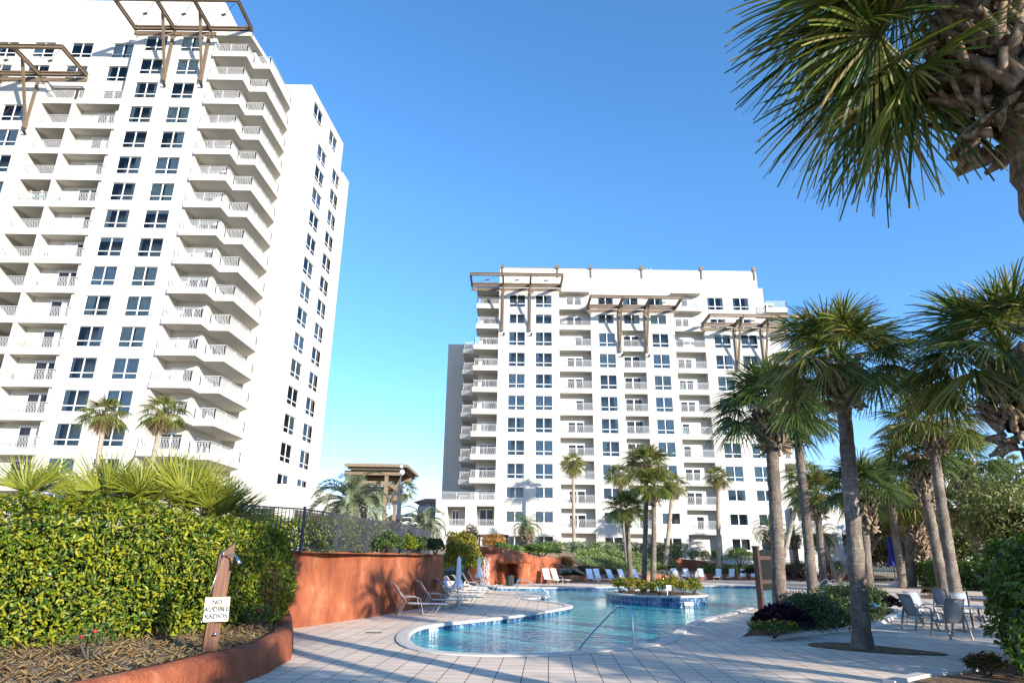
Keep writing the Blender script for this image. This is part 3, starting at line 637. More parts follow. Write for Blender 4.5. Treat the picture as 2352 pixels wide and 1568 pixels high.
# ================================================================== RED WALLS
def red_wall(name, label, cat, pts, h, thick, z0=-0.05, lean=0.16, amp=0.07, cap=0.25, seg=0.22, mat='redwall', nz=9, heights=None):
    """lumpy gunite wall along pts (outer foot); inner side to the left of travel"""
    pts = [Vector((p[0], p[1])) for p in pts]; dense = []
    for i in range(len(pts) - 1):
        a, b = pts[i], pts[i + 1]; m_ = max(1, int((b - a).length / seg))
        for k in range(m_): dense.append((a + (b - a) * (k / m_), (i + k / m_)))
    dense.append((pts[-1], len(pts) - 1))
    P = [d[0] for d in dense]; n_ = len(P)
    for _ in range(3):
        P = [P[0]] + [(P[i - 1] + P[i] * 2 + P[i + 1]) / 4 for i in range(1, n_ - 1)] + [P[-1]]
    prof = []
    for k in range(nz + 1):
        t = k / nz; prof.append((lean * t, z0 + (1 - 0.0) * t, 0))
    mb = MB(); cols = 0; V = []
    def nn(x, y, z): return math.sin(x * 1.7 + z * 2.1) * math.cos(y * 1.3 - z * 1.1) * 0.6 + math.sin(x * 4.1 - y * 3.3 + z * 5.0) * 0.28 + math.sin(y * 7.7 + x * 6.1 + z * 9) * 0.12
    for i in range(n_):
        t = (P[min(i + 1, n_ - 1)] - P[max(i - 1, 0)]).normalized(); nl = Vector((-t.y, t.x))
        if heights: 
            hi = dense[i][1]; k0 = min(int(hi), len(heights) - 2); hh = heights[k0] + (heights[k0 + 1] - heights[k0]) * (hi - k0)
        else: hh = h
        row = []
        zs = [z0 + (hh - cap - z0) * k / nz for k in range(nz + 1)] + [hh - cap * 0.55, hh - cap * 0.2, hh - cap * 0.03, hh, hh - 0.02, hh - 0.25]
        os_ = [lean * k / nz for k in range(nz + 1)] + [lean + cap * 0.06, lean + cap * 0.22, lean + cap * 0.5, lean + cap * 0.9, thick, thick + 0.02]
        for z, o_ in zip(zs, os_):
            k = nn(P[i].x, P[i].y, z) * amp * (1 if z > z0 + .05 else .3); q_ = P[i] + nl * (o_ + k); row.append((q_.x, q_.y, z + (nn(P[i].y, P[i].x, 1.0) * amp * 0.5 if z > hh - cap else 0)))
        V.append(row)
    m_ = len(V[0]); mb.v = [p for r in V for p in r]
    for i in range(n_ - 1):
        for k in range(m_ - 1): mb.f.append((i * m_ + k, (i + 1) * m_ + k, (i + 1) * m_ + k + 1, i * m_ + k + 1)); mb.mi.append(0)
    mb.f.append(tuple(range(m_))); mb.f.append(tuple((n_ - 1) * m_ + k for k in reversed(range(m_)))); mb.mi += [0, 0]
    o = mb.build(name, M[mat], smooth=True, loc=(P[0].x, P[0].y, 0)); tag(o, label, cat); return o
red_wall('retaining_wall', 'tall red rock textured retaining wall behind the row of loungers', 'wall', [(-9.5, 31.6), (-5.5, 32.6), (-3.6, 32.6), (-2.85, 32.0), (-2.8, 31.3), (-3.62, 28.2), (-4.3, 25.6), (-4.85, 23.5), (-5.45, 21.8), (-5.95, 20.3), (-6.9, 18.8), (-8.6, 17.0)][::-1], 2.07, 0.6, cap=0.2)
red_wall('planter_wall', 'low dark red planter wall curving below the big hedge', 'wall', [(-5.6, 6.2), (-4.75, 9.0), (-4.3, 11.0), (-4.14, 12.6), (-4.28, 14.4), (-4.95, 16.8), (-5.55, 18.6), (-6.1, 20.1), (-6.9, 21.0)], 0.50, 0.46, lean=0.05, amp=0.035, cap=0.22, nz=4)
flat('mulch_bed', [[(-5.95, 6.2), (-5.1, 9.0), (-4.62, 11.0), (-4.47, 12.6), (-4.6, 14.4), (-5.2, 16.7), (-6.0, 18.7), (-6.6, 19.6), (-9.5, 19.5), (-22, 16), (-22, 4), (-7, 4)]], 0.40, M['straw'], 'structure')
# raised bed behind the retaining wall
flat('raised_bed', [[(-9.5, 17.9), (-8.3, 17.9), (-6.4, 19.3), (-5.4, 21.2), (-4.6, 24.0), (-3.5, 28.4), (-2.95, 31.3), (-4.0, 32.0), (-9.5, 31.0), (-9.0, 40), (-10, 60), (-60, 60), (-60, 15), (-20, 15)]], 2.02, M['straw'], 'structure')
# rear bank rising to the tower
def bank(name, grid, mat):
    mb = MB(); r_ = len(grid); c_ = len(grid[0])
    mb.v = [p for g in grid for p in g]
    for i in range(r_ - 1):
        for k in range(c_ - 1): mb.f.append((i * c_ + k, i * c_ + k + 1, (i + 1) * c_ + k + 1, (i + 1) * c_ + k)); mb.mi.append(0)
    o = mb.build(name, M[mat], smooth=True); o['kind'] = 'structure'; return o
front = [(-9, 44), (-6.3, 50.6), (-2.2, 54.6), (2.5, 60.6), (7.5, 64.2), (13, 68), (20, 74.5), (31, 80.5), (42, 81.5), (60, 84)]
zf = [2.0, 2.0, 2.2, 2.1, 0.42, 0.45, 0.45, 0.40, 0.3, 0.1]; zm = [2.2, 2.3, 2.5, 2.5, 1.5, 1.3, 1.0, 0.8, 0.6, 0.3]; zb = [2.6, 2.8, 3.0, 3.0, 2.9, 2.6, 2.2, 1.6, 0.9, 0.4]
bank('rear_bank', [[(x, y + .3, z) for (x, y), z in zip(front, zf)], [(x - .5, y + (6 if i < 5 else 5), z) for i, ((x, y), z) in enumerate(zip(front, zm))], [(x, max(y + 10, 80), z) for (x, y), z in zip(front, zb)], [(x * 1.15, 102, z) for (x, y), z in zip(front, zb)]], 'straw')
red_wall('rear_planter_wall', 'low red planter wall running behind the far row of loungers', 'wall', [(4.6, 62.0), (7.5, 64.4), (13, 68.2), (17.6, 72.4)], 0.55, 0.5, amp=0.05, cap=0.15, lean=0.05, nz=4, seg=0.5)
red_wall('side_planter_wall', 'low red planter wall beyond the steps below the white tower', 'wall', [(20.2, 74.6), (25, 77.2), (31, 80.6), (36, 81.2), (42, 81.6)], 0.6, 0.5, amp=0.05, cap=0.15, lean=0.05, nz=4, seg=0.5)
red_wall('upper_red_wall', 'red retaining wall stepping down the bank beside the stairs', 'wall', [(12.6, 77.4), (18, 78.6), (22, 79.4), (26, 79.8), (30, 80.2)], 2.2, 0.6, amp=0.05, cap=0.15, lean=0.05, nz=6, seg=0.6, heights=[2.6, 2.3, 1.9, 1.2, 0.8])
# waterfall grotto
gr = thing('rock_grotto', 'red artificial rock grotto with a dark cave opening beside the waterfall', 'rock grotto', (0.8, 56, 0))
def rock_block(name, poly, z0, z1, amp, parent, sub=5):
    bm = bmesh.new(); vb = [bm.verts.new((x, y, z0)) for x, y in poly]; vt = [bm.verts.new((x, y, z1)) for x, y in poly]; k = len(poly)
    for i in range(k): bm.faces.new((vb[i], vb[(i + 1) % k], vt[(i + 1) % k], vt[i]))
    bm.faces.new(vt); bm.faces.new(vb[::-1]); bmesh.ops.recalc_face_normals(bm, faces=bm.faces)
    bmesh.ops.triangulate(bm, faces=[f for f in bm.faces if len(f.verts) > 4])
    bmesh.ops.subdivide_edges(bm, edges=bm.edges, cuts=sub, use_grid_fill=True)
    bmesh.ops.smooth_vert(bm, verts=bm.verts, factor=0.5, use_axis_x=True, use_axis_y=True, use_axis_z=True)
    for v in bm.verts:
        c = v.co; v.co = c + Vector((math.sin(c.y * 3 + c.z * 4.1), math.sin(c.x * 2.7 + c.z * 3.3), math.sin(c.x * 3.1 + c.y * 2.3))) * amp + Vector((random.uniform(-1, 1), random.uniform(-1, 1), random.uniform(-1, 1))) * amp * 0.35
    off = wloc(parent)
    for v in bm.verts: v.co -= off
    me = bpy.data.meshes.new(name); bm.to_mesh(me); bm.free(); return mkobj(name, me, M['redwall'], parent, smooth=True)
G = lambda x, y, z=0: gnd(705.6 + .35 * x, 1019.2 + .35 * y, z)
rock_block('pier', [(-1.75, 52.9), (-1.05, 53.2), (-0.9, 54.8), (-2.6, 56.0), (-3.4, 54.2)], -0.05, 2.15, 0.06, gr)
rock_block('right_wall', [(0.85, 56.0), (4.6, 60.9), (3.9, 62.4), (-0.4, 58.0)], -0.05, 2.12, 0.05, gr)
rock_block('back_wall', [(-2.8, 55.9), (-0.2, 57.3), (0.9, 58.6), (-0.2, 60.2), (-3.5, 57.8)], -0.05, 1.9, 0.08, gr)
rock_block('lintel', [(-1.7, 52.75), (-0.7, 53.6), (1.25, 56.2), (2.0, 57.6), (0.2, 59.0), (-3.3, 55.4)], 1.55, 2.28, 0.06, gr)
rock_block('boulder', [(-1.6, 53.2), (-0.75, 53.9), (-0.6, 55.2), (-2.6, 55.4)], 2.2, 2.78, 0.05, gr, 4)
rock_block('boulder', [(-0.62, 54.2), (0.0, 54.9), (0.3, 56.2), (-0.6, 56.4)], 2.2, 2.62, 0.05, gr, 4)
rock_block('boulder', [(0.05, 55.2), (0.75, 56.0), (0.7, 57.2), (0.2, 57.0)], 2.2, 2.55, 0.05, gr, 4)
rock_block('boulder', [(0.8, 56.2), (1.6, 57.3), (1.3, 58.2), (0.7, 57.4)], 2.15, 2.4, 0.04, gr, 4)
# waterfall
wf = thing('waterfall', 'thin white waterfall splashing off the red rock ledge into the pool', 'waterfall', (-1.6, 52.4, 0))
mb = MB()
x0 = at(705.6 + .35 * 1140, 1019.2 + .35 * 735, 52.5); x1 = at(705.6 + .35 * 1205, 1019.2 + .35 * 740, 52.5)
for i in range(330):
    u = (random.random() + random.choice([0, 1, 2, 3, 4]) * .9) / 4.6; x = x0.x + (x1.x - x0.x) * u + random.gauss(0, .03); t = random.random() ** 0.8; z = 2.05 - 2.15 * t; y = 52.6 - 0.55 * math.sqrt(max(t, 0)) + random.gauss(0, .05 + .12 * t)
    l = random.uniform(.05, .28) * (1.2 - .4 * t); w = random.uniform(.005, .011)
    mb.tube([(x, y, z), (x + random.gauss(0, .015), y - .02, z - l * .5), (x + random.gauss(0, .03), y - .05, z - l)], [w * .4, w, w * .3], 4)
mb.build('falling_water', M['foam'], wf, smooth=True)['kind'] = 'stuff'
mb = MB()
for i in range(120):
    a = random.uniform(0, 6.28); r_ = abs(random.gauss(0, .8)); x = -1.4 + r_ * math.cos(a) * 1.3; y = 51.4 + r_ * math.sin(a) * .5; s_ = random.uniform(.015, .05); z = -0.13 + abs(random.gauss(0, .13)) / (1 + r_)
    mb.lathe([(0.01, -s_ * .5), (s_, 0), (0.01, s_ * .5)], (x, y, z), 5)
mb.build('splash', M['foam'], wf, smooth=True)

# ================================================================== TOWERS
WINDOWS = {}
def win_unit(parent, T, a0, a1, z0, z1, style=None, cross=True):
    """T(a,b,z): a along wall, b outwards from the wall face"""
    f = MB(); w = 0.055; d0, d1 = -0.15, -0.085
    f.box(a0, a0 + w, d0, d1, z0, z1, 0, T).box(a1 - w, a1, d0, d1, z0, z1, 0, T).box(a0 + w, a1 - w, d0, d1, z1 - w, z1, 0, T).box(a0 + w, a1 - w, d0, d1, z0, z0 + w, 0, T)
    c = (a0 + a1) / 2; f.box(c - 0.05, c + 0.05, d0, d1 + .012, z0 + w, z1 - w, 0, T)
    if cross:
        zb = z0 + (z1 - z0) * 0.29; f.box(a0 + w, c - 0.05, d0, d1 + .006, zb - .04, zb + .04, 0, T).box(c + 0.05, a1 - w, d0, d1 + .006, zb - .04, zb + .04, 0, T)
    f.box(a0 - 0.06, a1 + 0.06, -0.03, 0.05, z1 + 0.003, z1 + 0.07, 0, T).box(a0 - 0.06, a1 + 0.06, -0.03, 0.06, z0 - 0.07, z0 - 0.003, 0, T)
    fo = f.build('window', M['frame'], parent)
    p = MB().quad(T(a0 + w, -0.12, z0 + w), T(a1 - w, -0.12, z0 + w), T(a1 - w, -0.12, z1 - w), T(a0 + w, -0.12, z1 - w)); p.build('pane', M['pane'], fo)
    st = style if style is not None else random.choice(['full', 'full', 'full', 'left', 'right', 'sides', 'sides', 'blind', 'none'])
    def drape(u0, u1, ztop, zbot, mat='curtain'):
        k = max(6, int((u1 - u0) / 0.045)); cm = MB(); ph = random.uniform(0, 6)
        for i in range(k + 1):
            u = u0 + (u1 - u0) * i / k; bb = -0.24 + 0.035 * math.sin(i * 1.25 + ph) + 0.012 * math.sin(i * 2.9)
            cm.v += [T(u, bb, zbot), T(u, bb + 0.01 * math.sin(i), ztop)]
        for i in range(k): cm.f.append((2 * i, 2 * i + 2, 2 * i + 3, 2 * i + 1)); cm.mi.append(0)
        cm.build('curtain', M[mat], fo, smooth=True)
    mt = random.choice(['curtain', 'curtain_grey'])
    W = a1 - a0; i0, i1 = a0 - 0.05, a1 + 0.05
    if st == 'full': drape(i0, i0 + W * random.uniform(.44, .52), z1, z0 - .03, mt); drape(i1 - W * random.uniform(.42, .5), i1, z1, z0 - .03, mt)
    elif st == 'left': drape(i0, i0 + W * random.uniform(.2, .45), z1, z0 - .03, mt)
    elif st == 'right': drape(i1 - W * random.uniform(.2, .45), i1, z1, z0 - .03, mt)
    elif st == 'sides': drape(i0, i0 + W * random.uniform(.1, .22), z1, z0 - .03, mt); drape(i1 - W * random.uniform(.1, .22), i1, z1, z0 - .03, mt)
    elif st == 'blind': MB().box(i0, i1, -0.22, -0.20, z1 - (z1 - z0) * random.uniform(.1, .25), z1, 0, T).build('blind', M['curtain_grey'], fo)
    return fo
def facade(mb, T, a0, a1, z0, z1, holes, depth=0.16, room=2.2):
    """wall sheet with real openings; each hole (a0,a1,z0,z1) gets reveals and a room box painted dark to look unlit behind (material slot 1)"""
    us = sorted({a0, a1, *[h[0] for h in holes], *[h[1] for h in holes]}); zs = sorted({z0, z1, *[h[2] for h in holes], *[h[3] for h in holes]})
    us = [u for u in us if a0 <= u <= a1]; zs = [z for z in zs if z0 <= z <= z1]
    for i in range(len(us) - 1):
        for k in range(len(zs) - 1):
            cu = (us[i] + us[i + 1]) / 2; cz = (zs[k] + zs[k + 1]) / 2
            if any(h[0] < cu < h[1] and h[2] < cz < h[3] for h in holes): continue
            mb.quad(T(us[i], 0, zs[k]), T(us[i + 1], 0, zs[k]), T(us[i + 1], 0, zs[k + 1]), T(us[i], 0, zs[k + 1]))
    for h in holes:
        u0, u1, w0, w1 = h[:4]; dp = h[4] if len(h) > 4 else depth; e = 0.12
        def ring(b0, b1, g0, g1, mi):
            A = [(u0 - g0, w0 - g0), (u1 + g0, w0 - g0), (u1 + g0, w1 + g0), (u0 - g0, w1 + g0)]; B = [(u0 - g1, w0 - g1), (u1 + g1, w0 - g1), (u1 + g1, w1 + g1), (u0 - g1, w1 + g1)]
            for q in range(4):
                r_ = (q + 1) % 4; mb.quad(T(A[q][0], b0, A[q][1]), T(B[q][0], b1, B[q][1]), T(B[r_][0], b1, B[r_][1]), T(A[r_][0], b0, A[r_][1]), mi)
            return B
        ring(0, -dp, 0, 0, 0)
        if len(h) > 4:
            mb.quad(T(u0, -dp, w0), T(u1, -dp, w0), T(u1, -dp, w1), T(u0, -dp, w1), 0)
        else:
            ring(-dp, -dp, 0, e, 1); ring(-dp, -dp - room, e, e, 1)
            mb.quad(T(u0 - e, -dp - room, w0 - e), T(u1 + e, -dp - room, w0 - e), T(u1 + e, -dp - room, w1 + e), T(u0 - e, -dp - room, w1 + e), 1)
def frontT(Y): return lambda a, b, z: (a, Y - b, z)
def railing(parent, pts, z, h=1.0, name='balcony_railing', sp=0.125, posts=None):
    mb = MB(); 
    for i in range(len(pts) - 1):
        a = Vector((*pts[i], 0)); b = Vector((*pts[i + 1], 0)); L = (b - a).length; d = (b - a) / L; up = Vector((0, 0, 1))
        mb.bar(a + up * (z + h), b + up * (z + h), 0.07, 0.045); mb.bar(a + up * (z + h - 0.13), b + up * (z + h - 0.13), 0.03, 0.03); mb.bar(a + up * (z + 0.09), b + up * (z + 0.09), 0.03, 0.03)
        k = max(1, round(L / 2.2))
        for q in range(k + 1):
            c = a + d * (L * q / k); mb.bar(c + up * z, c + up * (z + h - 0.02), 0.06)
        nb = max(2, int(L / sp))
        for q in range(1, nb):
            c = a + d * (L * q / nb); s_ = d * (0.03 if q % 2 else -0.03)
            mb.bar(c + s_ + up * (z + 0.1), c - s_ + up * (z + h - 0.14), 0.026)
    return mb.build(name, M['rail'], parent)
def door_unit(parent, T, a0, a1, z0, z1, name='sliding_door'):
    f = MB(); w = 0.07; b0, b1 = -0.02, 0.05; c = (a0 + a1) / 2
    f.box(a0, a0 + w, b0, b1, z0, z1, 0, T).box(a1 - w, a1, b0, b1, z0, z1, 0, T).box(a0 + w, a1 - w, b0, b1, z1 - w, z1, 0, T).box(c - .07, c + .07, b0, b1 + .01, z0, z1 - w, 0, T).box(a0 + w, c - .07, b0, b1, z0, z0 + .08, 0, T).box(c + .07, a1 - w, b0, b1, z0, z0 + .08, 0, T)
    f.box(a0 - .1, a1 + .1, -0.01, 0.10, z1 + .002, z1 + .10, 0, T)
    fo = f.build(name, M['frame'], parent)
    MB().quad(T(a0 + w, 0.02, z0 + .08), T(a1 - w, 0.02, z0 + .08), T(a1 - w, 0.02, z1 - w), T(a0 + w, 0.02, z1 - w)).build('pane', M['doorglass'], fo)
    if random.random() < .4:
        u = random.choice([a0 + w, c + .07]); MB().box(u, u + (a1 - a0) * .42, 0.021, 0.023, z0 + .08, z1 - w, 0, T).build('curtain', M['curtain'], fo)
    return fo
def trellis(parent, xs, Yw, Yo, zb, braces, zv, wsec=0.28):
    """steel canopy: beams from wall plane Yw out to Yo at xs; V braces down to zv"""
    mb = MB(); h = 0.42
    def ibeam(a, b, w=0.26, hh=h):
        a = Vector(a); b = Vector(b); up = Vector((0, 0, 1))
        mb.bar(a + up * (hh / 2 - .03), b + up * (hh / 2 - .03), w, .06); mb.bar(a - up * (hh / 2 - .03), b - up * (hh / 2 - .03), w, .06); mb.bar(a, b, .05, hh - .13)
    ibeam((xs[0] - .1, Yw - .3, zb), (xs[-1] + .1, Yw - .3, zb)); ibeam((xs[0] - .1, Yo, zb + .02), (xs[-1] + .1, Yo, zb + .02))
    mb.box(xs[0] - .1, xs[-1] + .1, Yw - .12, Yw - .02, zb - .75, zb - .3); mb.box(xs[0] - .1, xs[-1] + .1, Yw - .28, Yw - .18, zb + .32, zb + .44)
    for x in xs: ibeam((x, Yw - .05, zb + .01), (x, Yo - .12, zb + .03), .24)
    o = mb.build('canopy_frame', M['bronze'], parent)
    for x in braces:
        v = MB(); v.bar((x, Yw - .16, zv), (x, Yw - .16, zb - .22), .26, .20, up=(0, 1, 0)); v.bar((x, Yw - .25, zv + .35), (x, Yo + (Yw - Yo) * .36, zb - .22), .24, .22, up=(0, 1, 0)); v.box(x - .15, x + .15, Yw - .42, Yw - .03, zv - .35, zv + .45)
        v.build('brace', M['bronze'], parent)
        fl = MB(); fl.box(x + .1, x + .3, Yw - .2, Yw - .02, zv - 1.0, zv - .9).bar((x + .2, Yw - .2, zv - .9), (x + .2, Yw - .5, zv - .75), .28, .14); fl.build('floodlight', M['iron'], parent)
    rods = MB()
    for i in range(len(xs) - 1):
        a, b = xs[i] + .12, xs[i + 1] - .12; ya, yb = Yw - .45, Yo + .15
        rods.tube([(a, ya, zb), (b, yb, zb)], .022, 5).tube([(b, ya, zb + .03), (a, yb, zb + .03)], .022, 5)
        rods.bar(((a + b) / 2 - .25, (ya + yb) / 2 + .1, zb + .015), ((a + b) / 2 + .25, (ya + yb) / 2 - .1, zb + .015), .22, .1)
    rods.build('tie_rods', M['bronze'], parent); return o
FH = 3.06
# ---------------- left tower
LT = thing('condo_tower', 'tall white condominium tower with zigzag corner balconies', 'apartment tower', (-38, 62, 2))
wall = MB()
BAYW = [(-40.45, -38.1), (-36.55, -34.2)]
heads = [28.1 + FH * k for k in range(-7, 10)]
def win_h(hd): return (1.4 if hd < 11 else 2.0)
h1 = [(a, b, hd - win_h(hd), hd) for hd in heads for a, b in BAYW]
facade(wall, frontT(58.3), -41.6, -32.7, 2.0, 56.3, h1)
for (a, b, z0, z1) in h1: win_unit(LT, frontT(58.3), a, b, z0, z1, cross=(z1 - z0) > 1.5)
wall.quad((-32.7, 58.3, 2), (-32.7, 61, 2), (-32.7, 61, 56.3), (-32.7, 58.3, 56.3)).quad((-41.6, 61, 2), (-41.6, 58.3, 2), (-41.6, 58.3, 56.3), (-41.6, 61, 56.3)).quad((-41.6, 58.3, 56.3), (-32.7, 58.3, 56.3), (-32.7, 61, 56.3), (-41.6, 61, 56.3))
# bay three (left), partly out of frame
B3 = [(-53.75, -51.4), (-57.8, -55.45)]
h3 = [(a, b, hd - 2.0, hd) for hd in [28.1 + FH * k for k in range(-2, 7)] for a, b in B3 if seen((a + b) / 2, 58.3, hd - 1, 90)]
facade(wall, frontT(58.3), -64, -50.2, 2.0, 49.6, h3)
for (a, b, z0, z1) in h3: win_unit(LT, frontT(58.3), a, b, z0, z1)
wall.quad((-50.2, 58.3, 2), (-50.2, 59.6, 2), (-50.2, 59.6, 49.6), (-50.2, 58.3, 49.6)).quad((-64, 58.3, 49.6), (-50.2, 58.3, 49.6), (-50.2, 59.6, 49.6), (-64, 59.6, 49.6))
# recessed main wall with the deep loggias and upper windows
SB = lambda k: 25.28 + FH * k
UPW = [(-44.8, -42.45), (-49.4, -47.05), (-53.6, -51.25), (-57.7, -55.4)]
hm = [(a, b, hd - 2.0, hd) for hd in (55.75, 52.65) for a, b in UPW]
for (a, b, z0, z1) in hm: win_unit(LT, frontT(59.6), a, b, z0, z1)
hl = [(-49.85, -46.72, SB(k) + .66, SB(k + 1) - .02, 2.4) for k in range(-4, 7)] + [(-49.85, -46.72, SB(7) + .66, 49.7, 2.4)]
facade(wall, frontT(59.6), -64, -33.3, 2.0, 61.75, hm + hl)
wall.quad((-33.3, 59.6, 2), (-33.3, 80, 2), (-33.3, 80, 61.75), (-33.3, 59.6, 61.75)).quad((-64, 59.6, 61.75), (-33.3, 59.6, 61.75), (-33.3, 80, 61.75), (-64, 80, 61.75)).quad((-33.3, 85, 2), (-64, 85, 2), (-64, 85, 50), (-33.3, 85, 50)).quad((-64, 85, 2), (-64, 58.3, 2), (-64, 58.3, 50), (-64, 85, 50))
wall.box(-46.7, -46.3, 58.33, 59.62, 2.0, SB(7) + .5); wall.box(-50.2, -49.87, 58.33, 59.62, 2.0, 49.5); wall.box(-42.0, -41.58, 58.5, 59.62, 2.0, 46)
for k in range(-6, 8):
    if not seen(-45, 58.3, SB(k), 200): continue
    z = SB(k); wall.box(-46.31, -41.62, 58.28, 59.61, z, z + .30); wall.box(-46.31, -41.62, 58.28, 58.5, z + .30, z + .66)
    wall.box(-49.88, -46.69, 58.28, 59.61, z, z + .30); wall.box(-49.88, -46.69, 58.28, 58.5, z + .30, z + .66)
    railing(LT, [(-46.28, 58.4), (-41.64, 58.4)], z + .66, 1.02); railing(LT, [(-49.86, 58.4), (-46.72, 58.4)], z + .66, 1.02)
    door_unit(LT, frontT(59.6), -44.55, -42.25, z + .32, z + FH - .38)
# corner balcony stack
ZZ = [(-32.75, 58.0), (-29.0, 58.0), (-29.0, 59.85), (-27.15, 59.85), (-27.0, 66.65), (-28.6, 68.55), (-30.0, 68.55), (-30.0, 60.3), (-32.75, 60.3)]
RZ = [(-32.68, 58.1), (-29.1, 58.1), (-29.1, 59.95), (-27.25, 59.95), (-27.1, 66.6), (-28.6, 68.4)]
LIP = [(-32.74, 58.0), (-29.0, 58.0), (-29.0, 59.85), (-27.15, 59.85), (-27.0, 66.65), (-28.55, 68.5), (-28.72, 68.36), (-27.2, 66.58), (-27.34, 60.06), (-29.2, 60.06), (-29.2, 58.2), (-32.74, 58.2)]
for k in range(-5, 10):
    z = SB(k); wall.prism(ZZ, z, z + .30); wall.prism(LIP, z + .30, z + .64); railing(LT, RZ, z + .64, 1.02)
    door_unit(LT, frontT(60.2), -32.0, -29.95, z + .32, z + 2.35)
    if k < 9:
        Ts = lambda a, b, zz: (-29.8 + b, a, zz); door_unit(LT, Ts, 62.6, 65.0, z + .32, z + 2.35)
wall.prism([(-34, 60.2), (-29.8, 60.2), (-29.8, 69), (-34, 69)], 2.0, 53.4)
wall.prism([(-34, 60.25), (-29.2, 60.25), (-28.6, 69), (-34, 69)], 53.4, 55.6)
wall.prism([(-32.72, 57.97), (-28.93, 57.97), (-27.85, 68.6), (-32.72, 68.6)], 55.55, 56.05)
# corner base terrace under the stack
TB = [(-32.8, 57.4), (-28.4, 57.4), (-28.4, 59.3), (-26.5, 59.3), (-26.2, 68.35), (-32.8, 68.35)]
wall.prism(TB, 2.0, 7.7); railing(LT, [(-32.7, 57.5), (-28.5, 57.5), (-28.5, 59.4), (-26.6, 59.4), (-26.32, 68.2)], 7.7, 1.05)
# right mass with its side wall
uL = Vector((1, 12.5)).normalized(); P0 = Vector((-25.5, 68.5)); nS = Vector((uL.y, -uL.x))
Tside = lambda a, b, z: (P0.x + uL.x * a + nS.x * b, P0.y + uL.y * a + nS.y * b, z)
SH = [47.8 + 1.03 + 0.2 - 3.206 * i for i in range(0, 12)]
hs = []
for i, hd in enumerate([52.1] + SH):
    for a in (4.1, 9.72): hs.append((a, a + 3.08, hd - 2.07, hd))
hs += [(1.45, 4.45, 54.4, 56.5), (7.2, 10.2, 54.4, 56.5), (4.15, 7.17, 9.0, 10.36), (9.72, 12.7, 9.0, 10.36)]
facade(wall, Tside, 0, 12.4, 2.0, 57.8, [h for h in hs if h[1] < 12.4 or True])
wall.quad(*[Tside(12.4, 0, 2), Tside(13.6, 0, 2), Tside(13.6, 0, 53.4), Tside(12.4, 0, 53.4)])
for h in hs: win_unit(LT, Tside, *h, cross=h[3] - h[2] > 1.5, style=random.choice(['full', 'full', 'left', 'none', 'right']))
wall.prism([(-35.9, 68.55), (-25.56, 68.55), (-24.6, 80.8), (-35.9, 80.8)], 57.4, 57.78)
wall.quad((-36, 68.5, 2), (-25.5, 68.5, 2), (-25.5, 68.5, 57.8), (-36, 68.5, 57.8)).quad((-36, 81.0, 2), (-36, 68.5, 2), (-36, 68.5, 57.8), (-36, 81, 57.8)).quad((-24.5, 80.9, 50), (-36, 80.9, 50), (-36, 80.9, 57.8), (-24.5, 80.9, 57.8))
pA = Tside(12.6, .28, 0); pB = Tside(15.4, .28, 0); wall.prism([(-36, 81.0), (pA[0], 81.2), (pB[0], pB[1]), (-36, 84.2)], 2.0, 53.3)
pq = Tside(13.6, 0.0, 0)
# podium on the right of the left tower
facade(wall, frontT(68.45), -26.25, -22.3, 2.0, 8.8, [(-26.0, -23.6, 2.0, 6.4, 3.0)])
Tp = lambda a, b, z: (-22.3 + b + a * 0.115, 68.45 + a, z)
facade(wall, Tp, 0, 14, 2.0, 8.8, [(1.6, 12.6, 2.0, 6.4, 3.0)])
wall.quad((-26.25, 68.45, 8.8), (-22.3, 68.45, 8.8), Tp(14, 0, 8.8), (-26.25, 82, 8.8))
LTW = wall.build('wall', [M['stucco'], M['room']], LT)
trellis(LT, [-41.75, -37.45, -33.5, -28.95], 58.3, 54.0, 56.45, [-37.45, -33.5], 49.9)
trellis(LT, [-59.2, -54.9, -50.75, -45.75], 58.3, 54.0, 50.15, [-50.75, -54.9], 43.75)
for k in range(-6, 6):
    hd = 28.1 + FH * k - 2.55; MB().box(-37.5, -37.0, 58.26, 58.31, hd, hd + .16).build('vent', M['vent'], LT)
for i in range(11): hd = SH[i] - 2.5; MB().box(3.2, 3.6, -0.01, 0.03, hd, hd + .2, 0, Tside).build('vent', M['vent'], LT)

# ---------------- right tower
RT = thing('condo_block', 'white condominium block with three bronze roof canopies behind the pool', 'apartment tower', (17, 94, 2))
wall = MB(); Yf, Ym = 88.0, 89.3
hd0 = lambda k: 26.07 + FH * k
def rows(ks): return [(hd0(k), 2.0 if k > -5 else 1.4) for k in ks]
W1 = [(-.46, 1.82), (3.29, 5.6)]
h1 = [(a, b, hd - hh, hd) for hd, hh in rows(range(-7, 3)) for a, b in W1] + [(a, b, 33.45, 34.85) for a, b in W1] + [(a, b, 35.95, 37.8) for a, b in W1]
facade(wall, frontT(Yf), -1.9, 6.66, 1.0, 38.4, h1)
for h in h1: win_unit(RT, frontT(Yf), *h, cross=h[3] - h[2] > 1.6)
W3 = [(12.2, 14.5), (19.7, 22.0)]
h2 = [(a, b, hd - hh, hd) for hd, hh in rows(range(-7, 3)) for a, b in W3]
hB = [(15.5, 18.68, hd0(k) - 2.0, hd0(k) + .46, 1.2) for k in range(-7, 3)]
facade(wall, frontT(Yf), 11.12, 22.95, 1.0, 35.3, h2 + hB + [(a, a + 2.25, 33.6, 34.98) for a in (12.17, 15.84, 19.6)])
for h in h2 + [(a, a + 2.25, 33.6, 34.98) for a in (12.17, 15.84, 19.6)]: win_unit(RT, frontT(Yf), *h, cross=h[3] - h[2] > 1.6)
W5 = [(28.45, 30.72), (32.2, 34.5)]
h5 = [(a, b, hd - hh, hd) for hd, hh in rows(range(-7, 3)) for a, b in W5]
facade(wall, frontT(Yf), 27.15, 36.3, 1.0, 33.1, h5)
